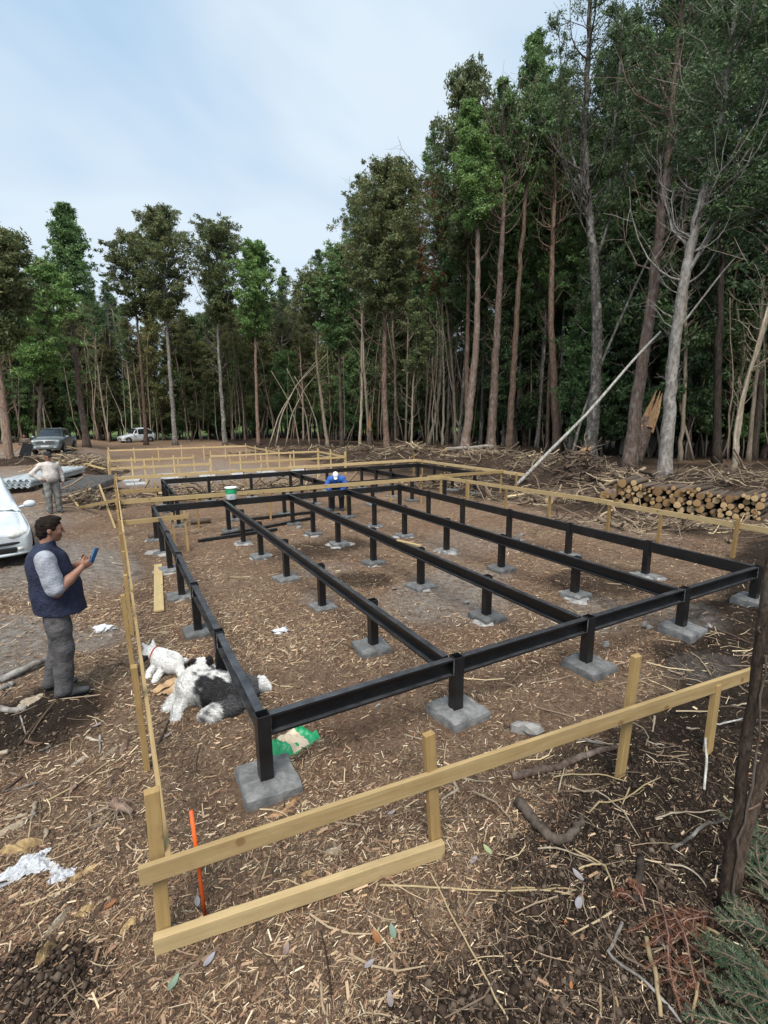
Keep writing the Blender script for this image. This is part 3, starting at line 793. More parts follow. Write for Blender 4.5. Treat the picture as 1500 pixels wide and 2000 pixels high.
# boards nailed loosely at the left: a fallen brace and a leaning stake
def board(name, label, p, q, w, th, mat='pine', cat='plank', up=(0, 0, 1)):
    return tag(board_obj(name, mat, None, p, q, w, th, up, .003), label, cat)
v0 = gp(157, 993); v0[2] += .035
e1 = np.array([-.02, 14.9, .52]); e0 = vp(v0+np.array([-.35, .75, 0]), 127, 960)
board('brace_board', 'pine brace board sloping from the left fence down to the ground', v0, e1, .05, .09)
g_ = gp(128, 962); g_[2] += .14
board('brace_board', 'short pine board lying against the foot of the sloping brace', v0+np.array([-.05, .0, .01]), g_, .05, .08)
board('leaning_stake', 'thin pine stake leaning outside the far end of the left fence', np.array([-.12, 15.0, gzf(-.12, 15.0)]), np.array([-.42, 17.0, .72]), .05, .05)
p0, p1 = gp(309, 1106), gp(311, 1197)
board('plank', 'pale plank lying on the chips beside the left steel beam', p0+np.array([0, 0, .03]), p1+np.array([0, 0, .03]), .14, .03, 'plank_pale')
q0 = zp(776, 1055, ZT+.016); q1 = zp(822, 1066, ZT+.016)
board('wood_offcut', 'short pale wood offcut lying on top of the middle steel beam', q0, q1, .05, .022, 'plank_pale', 'offcut')
# ------------------------------------------------------------------ people
def hand(S, wrist, d, palm, side, curl=.5, sc=1.0, k=.008):
    """wrist point, pointing direction, palm normal, side = direction of the thumb edge"""
    d = nrm(d); palm = nrm(np.asarray(palm)-d*(np.asarray(palm)@d)); th = nrm(np.cross(palm, d))
    if th@np.asarray(side) < 0: th = -th
    w = np.asarray(wrist, float)
    S.ell(w+d*.045*sc, (.05*sc, .04*sc, .017*sc), k*1.5, np.stack([d, th, palm], 1))
    for i, (o, L) in enumerate(((.028, .074), (.010, .082), (-.009, .077), (-.027, .060))):
        p = w+d*.082*sc+th*o*sc; ang = .15; pts = [w+d*.05*sc+th*o*.9*sc, p]
        for s_ in (.44, .32, .24):
            ang += curl*(1.0 if s_ > .4 else .8); p = p+(d*math.cos(ang)+palm*math.sin(ang))*L*s_*sc; pts.append(p)
        S.chain(pts, [.0095*sc, .0095*sc, .009*sc, .0082*sc, .0072*sc], k*.5)
    p0 = w+d*.02*sc+th*.026*sc; p1 = p0+(d*.55+th*.75+palm*.35)*.036*sc; p2 = p1+(d*.8+th*.25+palm*.55)*.032*sc; p3 = p2+(d*.8+palm*.6)*.024*sc
    S.chain([p0, p1, p2, p3], [.014*sc, .0115*sc, .010*sc, .008*sc], k)
def headshape(S, c, f, u, sc=1.0):
    """c centre, f facing, u up of the head"""
    f = nrm(f); u = nrm(u-f*(np.asarray(u)@f)); s = np.cross(u, f); R = np.stack([f, s, u], 1); c = np.asarray(c, float)
    P = lambda a, b, e: c+(f*a+s*b+u*e)*sc
    S.ell(P(-.012, 0, .025), np.array((.098, .077, .092))*sc, .02, R)
    S.ell(P(.022, 0, -.035), np.array((.066, .058, .078))*sc, .03, R)
    S.ell(P(.060, 0, -.092), np.array((.024, .028, .020))*sc, .02, R)      # chin
    S.ell(P(.075, 0, .022), np.array((.018, .05, .012))*sc, .015, R)       # brow
    S.cone(P(.086, 0, .010), P(.112, 0, -.026), .009*sc, .013*sc, .012)    # nose
    S.ell(P(.088, 0, -.058), np.array((.010, .022, .006))*sc, .006, R)     # lips
    S.ell(P(.088, 0, -.069), np.array((.010, .020, .006))*sc, .006, R)
    for b in (-1, 1):
        S.ell(P(.060, b*.034, -.025), np.array((.028, .022, .022))*sc, .02, R)   # cheeks
        S.ell(P(-.010, b*.079, -.012), np.array((.020, .008, .032))*sc, .006, R) # ears
        S.ell(P(.078, b*.031, .002), np.array((.011, .013, .010))*sc, .004, R)   # eyeball under lid
    return P, R
def eyes(P, parent, f, sc=1.0):
    for b in (-1, 1):
        m = MB(); m.ico(P(.0855, b*.031, .002), .0065*sc, 1, 0); m.build('eye', 'eye', parent, smooth=True)
def place(root, P, ang):
    root.location = [float(c) for c in P]; root.rotation_euler = (0, 0, ang)

# ---- man with the phone
def man_with_phone():
    t = thing('person', 'man in navy vest and grey trousers looking at a blue phone beside the left fence', 'person')
    A = np.array
    pel = A([-.01, 0, .97]); che = A([-.02, 0, 1.30]); nk = A([-.015, 0, 1.50]); hd = A([.045, 0, 1.66])
    shR, shL = A([-.03, -.20, 1.42]), A([-.03, .20, 1.42])
    elR, elL = A([.02, -.27, 1.12]), A([.06, .25, 1.13])
    wrR, wrL = A([.245, -.16, 1.29]), A([.26, .05, 1.28])
    hipR, hipL = A([-.01, -.10, .95]), A([-.01, .10, .95])
    knR, knL = A([.015, -.11, .50]), A([-.01, .13, .50])
    anR, anL = A([-.03, -.11, .09]), A([-.12, .16, .09])
    S = SDF((-.42, -.42, -.03), (.50, .42, 1.88), .0105)
    S.ell(che, (.145, .19, .20), .06); S.ell(A([.03, 0, 1.10]), (.16, .175, .20), .06); S.ell(pel, (.14, .165, .13), .06)
    S.chain([shR, shL], [.075, .075], .05); S.cone(nk-A([0, 0, .08]), hd-A([.03, 0, .07]), .062, .058, .03)
    for sh, el, wr in ((shR, elR, wrR), (shL, elL, wrL)):
        S.chain([sh, el], [.062, .047], .03); S.chain([el, el*.5+wr*.5, wr], [.048, .045, .029], .02)
    for hp, kn, an in ((hipR, knR, anR), (hipL, knL, anL)):
        S.chain([hp, kn], [.095, .060], .04); S.chain([kn, kn*.6+an*.4+A([-.02, 0, 0]), an], [.058, .055, .036], .03)
        S.cone(an-A([.03, 0, .03]), an+A([.15, 0, -.055]), .04, .028, .02)
    P, R = headshape(S, hd, A([1, 0, -.12]), A([.12, 0, 1]))
    hand(S, wrR, A([.12, .03, .05]), A([-.2, .9, .2]), A([-.2, 0, 1]), .75)
    hand(S, wrL, A([.10, -.05, .05]), A([-.1, -.9, .3]), A([-.2, 0, 1]), .6)
    body = S.build('body', 'skin', t)
    eyes(P, t, 0)
    # hair
    H = SDF((-.16, -.16, 1.52), (.24, .16, 1.86), .007)
    H.ell(P(-.018, 0, .034), (.103, .083, .093), .01, R); H.ell(P(-.058, 0, -.035), (.055, .070, .068), .03, R); H.ell(P(.035, .008, .100), (.050, .052, .022), .02, R)
    F2 = SDF((-.16, -.16, 1.52), (.24, .16, 1.86), .007); F2.ell(P(.088, 0, -.035), (.080, .11, .100), 0, R)
    H.F = np.maximum(H.F, -F2.F); H.wrinkle(.0030, 150, 3); H.build('hair', 'hair', t)
    # shirt: sleeves and collar
    Sh = SDF((-.3, -.42, .95), (.35, .42, 1.58), .009)
    for sh, el in ((shR, elR), (shL, elL)):
        Sh.chain([sh+A([0, 0, .0]), sh*.4+el*.6, sh*.12+el*.88], [.086, .080, .078], .03)
    Sh.ell(che, (.15, .185, .19), .05)
    Sh.wrinkle(.0016, 48, 5); Sh.build('shirt', 'grey_shirt', t)
    # vest
    V = SDF((-.35, -.36, .78), (.42, .36, 1.62), .009)
    V.ell(che, (.165, .205, .21), .06); V.chain([A([-.01, 0, 1.33]), A([.025, 0, 1.08]), A([.04, 0, .80])], [.168, .205, .222], .05)
    V.chain([shR+A([0, .03, .02]), shL+A([0, -.03, .02])], [.075, .075], .06)
    V.cone(nk+A([-.005, 0, -.07]), nk+A([.008, 0, .035]), .092, .080, .03)
    V.cut((0, 0, .865), (-.10, 0, -1)); V.cut(nk+A([.0, 0, .048]), (-.25, 0, 1))
    for sh in (shR, shL):
        q = V.allp(); d = np.linalg.norm((q-(sh+A([.012, np.sign(sh[1])*.06, -.03])))/np.array([.095, .075, .13]), axis=-1)-1
        V.F = np.maximum(V.F, -(d*.09).astype(np.float32))
    V.wrinkle(.0022, 24, 9)
    vest = V.build('vest', 'navy', t)
    # trousers and shoes
    T = SDF((-.35, -.34, .03), (.32, .36, 1.02), .013)
    T.ell(pel+A([.01, 0, -.04]), (.155, .175, .12), .05)
    for hp, kn, an in ((hipR, knR, anR), (hipL, knL, anL)):
        T.chain([hp, hp*.5+kn*.5, kn, kn*.45+an*.55, an+A([0, 0, -.005])], [.104, .100, .083, .076, .080], .05)
    T.cut((0, 0, .055), (.1, 0, -1)); T.wrinkle(.0012, 44, 4); T.build('trousers', 'grey_trousers', t)
    for an in (anR, anL):
        B = SDF((-.3, -.3, -.02), (.3, .3, .2), .008)
        B.cone(an+A([-.035, 0, -.035]), an+A([.06, 0, -.03]), .05, .048, .03); B.cone(an+A([.05, 0, -.045]), an+A([.185, 0, -.058]), .045, .033, .03); B.cone(an+A([0, 0, -.03]), an+A([0, 0, .02]), .05, .05, .02)
        B.cut((0, 0, .002), (0, 0, -1)); B.build('shoe', 'shoe', t)
    P0 = gp(133, 1350); ang = math.atan2(-P0[0], P0[1])
    place(t, P0+A([0, 0, -.008]), ang)
    # phone held in the right hand
    ph = thing('mobile_phone', 'blue mobile phone held up by the man in the navy vest', 'phone')
    ax = nrm(A([.42, .1, .9])); nn = nrm(A([-.75, .55, .35])); nn = nrm(nn-ax*(nn@ax)); sd = np.cross(nn, ax); Rm = np.stack([sd, ax, nn], 1)
    c = wrR+A([.115, .045, .075])
    b = MB(); b.box(c, (.076, .155, .009), Rm); b.build('case', 'phone_blue', ph, bevel=.004)
    b = MB(); b.box(c+nn*.0055, (.068, .145, .002), Rm); b.build('screen', 'black_plastic', ph)
    place(ph, P0, ang)
man_with_phone()

# ---- standing man, beige sweater, hand on hip
def man_sweater():
    t = thing('person', 'man in beige sweater and dark cap, hand on hip, behind the white car', 'person')
    A = np.array
    pel = A([0, 0, .96]); che = A([0, 0, 1.29]); hd = A([.04, .0, 1.66])
    sh = {-1: A([0, -.20, 1.41]), 1: A([0, .20, 1.41])}
    el = {-1: A([-.06, -.42, 1.17]), 1: A([-.05, .30, 1.14])}; wr = {-1: A([.06, -.24, 1.0]), 1: A([.0, .30, .90])}
    S = SDF((-.3, -.52, -.03), (.36, .48, 1.88), .014)
    S.ell(che, (.13, .185, .2), .06); S.ell(A([.03, 0, 1.1]), (.15, .17, .18), .06); S.ell(pel, (.13, .165, .12), .05)
    S.chain([sh[-1], sh[1]], [.07, .07], .05); S.cone((0, 0, 1.42), hd-A([.02, 0, .07]), .06, .056, .03)
    for s in (-1, 1):
        S.chain([sh[s], el[s], wr[s]], [.058, .045, .03], .03)
        S.chain([A([0, s*.09, .94]), A([.02, s*.11, .5]), A([-.02, s*.12, .09])], [.09, .058, .038], .03)
        S.cone((-.04, s*.12, .05), (.14, s*.14, .035), .04, .03, .02)
    P, R = headshape(S, hd, A([1, .35, -.15]), A([.1, 0, 1]))
    hand(S, wr[-1], A([.6, .75, -.3]), A([-.5, .6, .2]), A([.2, 0, 1]), .5, 1.05)
    hand(S, wr[1], A([.1, -.05, -1]), A([0, -1, 0]), A([1, 0, 0]), .4, 1.05)
    S.build('body', 'skin', t); 
    T = SDF((-.3, -.34, .02), (.32, .34, 1.08), .017); T.ell(pel, (.155, .185, .14), .05)
    for s in (-1, 1): T.chain([A([0, s*.095, .94]), A([.02, s*.11, .5]), A([-.02, s*.12, .10])], [.115, .09, .088], .03)
    T.wrinkle(.003, 30, 6); T.build('trousers', 'pale_trousers', t)
    V = SDF((-.3, -.5, .8), (.36, .5, 1.56), .014)
    V.ell(che, (.16, .21, .22), .06); V.ell(A([.03, 0, 1.08]), (.185, .205, .22), .06); V.chain([sh[-1]-A([0, 0, .02]), sh[1]-A([0, 0, .02])], [.072, .072], .06); V.cut((0, 0, .885), (0, -.25, -1))
    for s in (-1, 1): V.chain([sh[s], el[s], wr[s]*.9+el[s]*.1], [.072, .066, .05], .04)
    V.cone((0, 0, 1.42), (0.005, 0, 1.48), .09, .076, .03); V.cut((0, 0, 1.50), (-.2, 0, 1)); V.wrinkle(.003, 26, 8); V.build('sweater', 'beige', t)
    H = SDF((-.16, -.18, 1.57), (.26, .2, 1.84), .010); H.ell(P(-.014, 0, .045), (.108, .087, .092), .01, R); H.cut(P(0, 0, .03), -R[:, 2]); H.ell(P(.10, 0, .035), (.055, .06, .010), .015, R)
    H.build('cap', 'black_cloth', t)
    g = MB()
    for b in (-1, 1): g.ico(P(.094, b*.031, .002), (.010, .028, .018), 1, 0)
    g.bar(P(.088, -.07, .006), P(.088, .07, .006), .008, .008); g.build('sunglasses', 'black_plastic', t, smooth=True)
    for s in (-1, 1):
        B = SDF((-.2, -.3, -.02), (.3, .3, .2), .01); B.cone((-.05, s*.12, .05), (.16, s*.145, .038), .052, .04, .02); B.cone((-.02, s*.12, .05), (-.02, s*.12, .13), .05, .055, .02); B.cut((0, 0, .002), (0, 0, -1)); B.build('shoe', 'shoe', t)
    P0 = np.array([-1.62, 17.0, 0]); P0[2] = gzf(P0[0], P0[1])
    place(t, P0, math.atan2(-P0[1], -P0[0])+.25)
    return t
MAN2 = man_sweater()

# ---- bending worker in blue at the cross board
def man_blue():
    t = thing('person', 'worker in blue sweatshirt and white cap bending over between the two steel frames', 'person')
    A = np.array
    pel = A([-.16, 0, .78]); che = A([.13, 0, 1.03]); hd = A([.36, -.02, 1.17])
    sh = {-1: A([.20, -.20, 1.06]), 1: A([.20, .20, 1.06])}
    el = {-1: A([.24, -.33, .83]), 1: A([.26, .31, .84])}; wr = {-1: A([.40, -.20, .72]), 1: A([.40, .12, .72])}
    S = SDF((-.45, -.48, -.03), (.62, .48, 1.40), .014)
    S.chain([pel, pel*.5+che*.5, che], [.14, .145, .155], .06); S.chain([sh[-1], sh[1]], [.07, .07], .05); S.cone(che+A([.08, 0, .06]), hd-A([.06, 0, .03]), .06, .056, .03)
    for s in (-1, 1):
        S.chain([sh[s], el[s], wr[s]], [.058, .045, .03], .03)
        S.chain([A([-.16, s*.09, .76]), A([.06, s*.15, .45]), A([-.10, s*.15, .09])], [.095, .06, .038], .03); S.cone((-.12, s*.15, .05), (.06, s*.17, .035), .04, .03, .02)
        hand(S, wr[s], A([.7, -.15*s, -.4]), A([-.2, 0, -1]), A([0, -s, 0]), .7, 1.05)
    P, R = headshape(S, hd, A([.75, 0, -.75]), A([.75, 0, .75]))
    S.build('body', 'skin', t)
    V = SDF((-.4, -.48, .6), (.62, .48, 1.32), .014)
    V.chain([pel*.85+che*.15, pel*.5+che*.5, che], [.165, .175, .185], .06); V.chain([sh[-1], sh[1]], [.09, .09], .06)
    for s in (-1, 1): V.chain([sh[s], el[s], wr[s]*.88+el[s]*.12], [.086, .07, .05], .03)
    V.cut(pel+A([-.02, 0, .05]), nrm(pel-che)); V.wrinkle(.003, 26, 12); V.build('sweatshirt', 'royal_blue', t)
    T = SDF((-.45, -.34, .02), (.36, .34, 1.0), .016); T.ell(pel, (.165, .19, .16), .05)
    for s in (-1, 1): T.chain([A([-.16, s*.095, .76]), A([.06, s*.15, .46]), A([-.10, s*.15, .10])], [.12, .092, .08], .03)
    T.wrinkle(.003, 28, 3); tr = T.build('trousers', 'dark_work', t)
    b = MB()
    for s in (-1, 1): b.ico((.135, s*.155, .47), (.035, .06, .075), 1, .1, 5)
    b.build('knee_pads', 'black_plastic', tr, smooth=True)
    b = MB(); b.box((-.02, -.19, .68), (.16, .07, .18)); b.box((-.02, .19, .66), (.13, .07, .16)); b.bar((.02, -.2, .80), (.02, .2, .80), .05, .04); b.build('tool_belt', 'grey_print', tr, bevel=.01)
    H = SDF((.15, -.2, .95), (.62, .2, 1.42), .009); H.ell(P(-.014, 0, .045), (.11, .09, .094), .01, R); H.cut(P(0, 0, .012), -R[:, 2]); H.ell(P(.11, 0, .035), (.06, .062, .010), .015, R)
    H.build('cap', 'white_cloth', t)
    N = SDF((.0, -.2, .9), (.5, .2, 1.3), .01); N.ell(P(-.09, 0, -.06), (.05, .085, .085), .02, R); N.wrinkle(.004, 40, 2); N.build('neck_cloth', 'white_cloth', t)
    for s in (-1, 1):
        B = SDF((-.3, -.3, -.02), (.3, .3, .2), .01); B.cone((-.13, s*.15, .05), (.08, s*.175, .038), .052, .04, .02); B.cone((-.1, s*.15, .05), (-.1, s*.15, .13), .05, .055, .02); B.cut((0, 0, .002), (0, 0, -1)); B.build('shoe', 'shoe', t)
    P0 = np.array([6.15, 14.25, 0]); P0[2] = gzf(6.15, 14.25)
    place(t, P0, math.atan2(-P0[1], -P0[0]))
man_blue()

# ---- far man by the pickup, carrying a dark panel
def man_far():
    t = thing('person', 'man in brown jacket standing with a dark panel to the left of the grey pickup', 'person')
    A = np.array; S = SDF((-.3, -.45, -.03), (.4, .45, 1.80), .02)
    S.ell((0, 0, 1.28), (.13, .18, .22), .05); S.ell((0, 0, 1.0), (.13, .165, .14), .05); S.cone((0, 0, 1.42), (.02, 0, 1.54), .06, .056, .03); S.chain([A([0, -.2, 1.4]), A([0, .2, 1.4])], [.07, .07], .04)
    for s in (-1, 1):
        S.chain([A([0, s*.2, 1.4]), A([.03, s*.28, 1.13]), A([.25, s*.12, 1.12])], [.058, .046, .032], .03); hand(S, A([.25, s*.12, 1.12]), A([1, -.3*s, 0]), A([0, -s, 0]), A([0, 0, 1]), .5, 1.1)
        S.chain([A([0, s*.09, .94]), A([.02, s*.11, .5]), A([-.02, s*.12, .09])], [.09, .058, .038], .03)
    headshape(S, A([.03, 0, 1.62]), A([1, 0, -.2]), A([.1, 0, 1])); S.build('body', 'skin', t)
    V = SDF((-.3, -.45, .75), (.4, .45, 1.5), .02); V.ell((0, 0, 1.28), (.16, .21, .23), .05); V.ell((0, 0, 1.0), (.165, .2, .17), .05)
    for s in (-1, 1): V.chain([A([0, s*.2, 1.4]), A([.03, s*.28, 1.13]), A([.22, s*.14, 1.12])], [.082, .066, .05], .03)
    V.cut((0, 0, .88), (0, 0, -1)); V.build('jacket', 'brown_cloth', t)
    T = SDF((-.3, -.34, .0), (.32, .34, 1.08), .022); T.ell((0, 0, .95), (.15, .18, .13), .05)
    for s in (-1, 1): T.chain([A([0, s*.095, .92]), A([.02, s*.11, .5]), A([-.02, s*.12, .08])], [.11, .085, .08], .03); T.cone((-.05, s*.12, .05), (.16, s*.13, .04), .05, .04, .02)
    T.cut((0, 0, .002), (0, 0, -1)); T.build('trousers', 'dark_work', t)
    H = SDF((-.16, -.18, 1.5), (.24, .2, 1.82), .012); H.ell((.015, 0, 1.66), (.108, .09, .09), .01); H.cut((0, 0, 1.64), (0.2, 0, -1)); H.build('hair', 'hair', t)
    P0 = gp(55, 903); place(t, P0, math.atan2(-P0[1], -P0[0])-.2)
    b = MB(); q = gp(43, 905); top = vp(q, 55, 868)
    S_, T_, D_ = frame(top-q, (q[0], q[1], 0)); b.bar(q, top+D_*.05, .55, .03, up=(q[0], q[1], 0))
    tag(b.build('dark_panel', 'black_plastic', bevel=.005), 'dark sheet panel held upright by the man near the pickup', 'panel')
man_far()

# ------------------------------------------------------------------ dogs
def fur_coat(V, Q, N, colour, L, parent, name, seed, dens, lay):
    """short hairs standing on the skin, each one thin triangle"""
    rg = np.random.default_rng(seed); c = V[Q].mean(1); ar = np.linalg.norm(np.cross(V[Q[:, 1]]-V[Q[:, 0]], V[Q[:, 2]]-V[Q[:, 0]]), axis=1)
    n = np.cross(V[Q[:, 2]]-V[Q[:, 0]], V[Q[:, 3]]-V[Q[:, 1]]); n /= np.linalg.norm(n, axis=1)[:, None]+1e-9
    pick = rg.choice(len(Q), dens, p=ar/ar.sum()); u, v = rg.random(dens), rg.random(dens)
    q = Q[pick]; p = (V[q[:, 0]]*((1-u)*(1-v))[:, None]+V[q[:, 1]]*(u*(1-v))[:, None]+V[q[:, 2]]*(u*v)[:, None]+V[q[:, 3]]*((1-u)*v)[:, None])
    nn = n[pick]; d = lay(p); d = d-nn*(d*nn).sum(1)[:, None]; d /= np.linalg.norm(d, axis=1)[:, None]+1e-9
    d = d+rg.normal(size=d.shape)*.25; up = nn*.28+d*.9; up /= np.linalg.norm(up, axis=1)[:, None]
    ln = L*(.6+.8*rg.random(dens))[:, None]; s = np.cross(nn, d); s /= np.linalg.norm(s, axis=1)[:, None]+1e-9; w = .0028
    P = np.stack([p-s*w-nn*.002, p+s*w-nn*.002, p+up*ln*.6+s*w*.6+nn*.003, p+up*ln], 1)
    i = np.arange(dens)*4; tr = np.concatenate([np.stack([i, i+1, i+2], 1), np.stack([i, i+2, i+3], 1)])
    a = colour(p)+rg.normal(size=dens)*.05; b = MB(); b.add(P.reshape(-1, 3), t=tr, a=np.clip(np.concatenate([a, a]), 0, 1)); return b.build(name, 'fur', parent)
def big_dog():
    t = thing('dog', 'big shaggy grey and white dog lying curled on the chips under the left steel beam', 'dog')
    A = np.array; S = SDF((-.55, -.52, -.03), (.62, .60, .46), .0125)
    # local x = to the right in view, y = away from the viewer
    S.chain([A([-.20, .14, .17]), A([.0, .0, .17]), A([.22, -.08, .16])], [.17, .165, .17], .08)     # shoulders to hips
    S.ell((-.17, .17, .15), (.17, .18, .15), .06); S.ell((.26, -.09, .14), (.19, .17, .15), .06)
    S.ell((.15, -.17, .10), (.17, .11, .10), .05)                                                    # near thigh
    S.cone((-.16, .20, .22), (-.12, .32, .26), .13, .105, .06)                                       # neck
    S.ell((-.10, .36, .27), (.095, .10, .085), .04); S.cone((-.06, .42, .23), (.01, .50, .15), .06, .038, .03)   # head and muzzle
    S.ell((-.185, .37, .325), (.040, .030, .055), .02); S.ell((-.015, .34, .33), (.045, .036, .058), .02)         # ears
    S.chain([A([-.25, .08, .10]), A([-.36, -.02, .06]), A([-.38, -.14, .035])], [.062, .045, .036], .03); S.ell((-.385, -.17, .03), (.04, .05, .03), .02)
    S.chain([A([-.28, .20, .09]), A([-.42, .16, .05]), A([-.47, .08, .035])], [.06, .042, .036], .03); S.ell((-.475, .05, .03), (.04, .045, .03), .02)
    S.chain([A([.17, .28, .08]), A([.19, .37, .09]), A([.20, .40, .06])], [.06, .06, .045], .04)                 # far hind leg
    S.chain([A([.20, -.22, .07]), A([.05, -.27, .05])], [.06, .04], .03)
    S.chain([A([.34, -.20, .10]), A([.16, -.31, .08]), A([-.02, -.33, .075]), A([-.11, -.30, .07])], [.06, .075, .085, .055], .04)   # bushy tail
    S.chain([A([.36, -.02, .12]), A([.50, .04, .09]), A([.56, .02, .05])], [.10, .07, .05], .05)
    S.cut((0, 0, .0), (0, 0, -1))
    V, Q = S.surface()
    def colour(p):
        x, y, z = p[:, 0], p[:, 1], p[:, 2]; n = .08*np.sin(17*x+11*y)+.06*np.sin(31*y-23*x+9*z)
        v = np.full(len(p), .93)
        n = n+.05*np.sin(71*x+53*y+37*z)
        g = sstep(-.12, .16, x-.45*y+n); v = v*(1-g)+(.34+.5*n)*g                 # grey hindquarters
        g = sstep(.05, -.09, y+.15*x+n)*sstep(-.26, -.14, x); v = v*(1-g)+(.20+.35*sstep(.05, .35, x)*.5)*g
        g = sstep(1.25, .7, np.hypot((x-.03)/.13, (y-.13)/.10)+n)*(z > .2); v = v*(1-.85*g)+.36*.85*g
        g = sstep(.09, .03, np.abs(y+.005+.2*x+n*.5))*sstep(.2, .08, np.abs(x-.02))*(z > .2); v = v*(1-g)+.88*g
        g = ((z > .305) & (y > .28) & ((x < -.155) | (x > -.055))); v = np.where(g, .07, v)   # ears
        v = np.where((y < -.24) & (x > .05), .32, v); v = np.where((y < -.24) & (x <= .05) & (x > -.2), .58+n*2, v)
        v = np.where((x > .46), .9, v); v = np.where((x < -.28), .93, v); v = np.where((x > .12) & (y > .25) & (x < .3) & (z < .17), .5, v)
        return np.clip(v, 0, 1)
    b = MB(); b.add(V, Q, a=colour(V[Q].mean(1))); b.build('body', 'fur', t, smooth=True)
    def lay(p): return np.stack([.8+0*p[:, 0], -.55+0*p[:, 0], -.35+0*p[:, 0]], 1)
    tag(fur_coat(V, Q, None, colour, .034, t, 'fur', 3, 36000, lay), kind='stuff')
    for c in ((-.035, .435, .285), (-.12, .455, .285)):
        b = MB(); b.ico(c, .009, 1, 0); b.build('eye', 'eye', t, smooth=True)
    b = MB(); b.ico((.03, .525, .15), (.018, .016, .014), 1, .05); b.build('nose', 'black_plastic', t, smooth=True)
    P0 = gp(418, 1372); place(t, P0+A([0, 0, -.01]), -math.atan2(P0[0], P0[1])+.02); t.scale = (.90, .90, .90)
big_dog()
def small_dog():
    t = thing('dog', 'small white dog with a red collar lying beside the bigger dog', 'dog')
    A = np.array; S = SDF((-.34, -.3, -.03), (.3, .3, .36), .009)
    S.chain([A([.06, -.04, .12]), A([-.02, .04, .14])], [.105, .10], .05); S.ell((.09, -.06, .10), (.09, .10, .09), .04)
    S.cone((-.05, .09, .17), (-.11, .14, .19), .072, .062, .03); S.ell((-.13, .15, .195), (.062, .058, .055), .03); S.cone((-.16, .13, .17), (-.215, .09, .135), .036, .024, .02)
    S.cone((-.155, .185, .225), (-.185, .215, .275), .022, .008, .01); S.cone((-.09, .19, .23), (-.085, .225, .285), .026, .010, .01)
    S.chain([A([-.07, .02, .10]), A([-.14, -.02, .05]), A([-.16, -.05, .022])], [.042, .03, .024], .02); S.ell((-.165, -.065, .02), (.028, .032, .02), .01)
    S.chain([A([-.02, -.05, .07]), A([-.08, -.13, .035]), A([-.10, -.17, .022])], [.04, .03, .024], .02); S.ell((-.105, -.185, .02), (.028, .03, .02), .01)
    S.chain([A([.13, -.10, .08]), A([.15, -.20, .04]), A([.15, -.26, .022])], [.05, .032, .024], .02); S.ell((.15, -.275, .02), (.026, .03, .02), .01)
    S.chain([A([.17, -.02, .09]), A([.22, .04, .07])], [.03, .016], .02); S.cut((0, 0, 0), (0, 0, -1)); V, Q = S.surface()
    def colour(p):
        x, y, z = p[:, 0], p[:, 1], p[:, 2]; n = .05*np.sin(33*x+21*y)
        v = np.full(len(p), .95); v = np.where((x < -.145) & (z < .19) & (z > .10) & (y > .03) & (x > -.2), .25, v); v = np.where((np.hypot(x-.03, y+.09) < .05+n) & (z > .1), .78, v); return v
    b = MB(); b.add(V, Q, a=colour(V[Q].mean(1))); b.build('body', 'fur', t, smooth=True)
    tag(fur_coat(V, Q, None, colour, .014, t, 'fur', 4, 9000, lambda p: np.stack([.8+0*p[:, 0], -.6+0*p[:, 0], -.3+0*p[:, 0]], 1)), kind='stuff')
    n = 20; c = A([-.075, .11, .178]); d = nrm(A([-.75, .55, .15])); s, u, _ = frame(d); ang = np.arange(n+1)*2*math.pi/n
    b = MB(); b.tube([c+(s*math.cos(a)+u*math.sin(a))*.077 for a in ang], .0065, 6, cap=False); b.build('collar', 'red_collar', t, smooth=True)
    b = MB(); b.ico((-.218, .088, .142), .010, 1, 0); b.build('nose', 'black_plastic', t, smooth=True)
    for c in ((-.185, .145, .205), (-.165, .10, .20)):
        b = MB(); b.ico(c, .006, 1, 0); b.build('eye', 'eye', t, smooth=True)
    P0 = gp(322, 1312); place(t, P0+A([0, 0, -.006]), -math.atan2(P0[0], P0[1])); t.scale = (1.05, 1.05, 1.05)
small_dog()
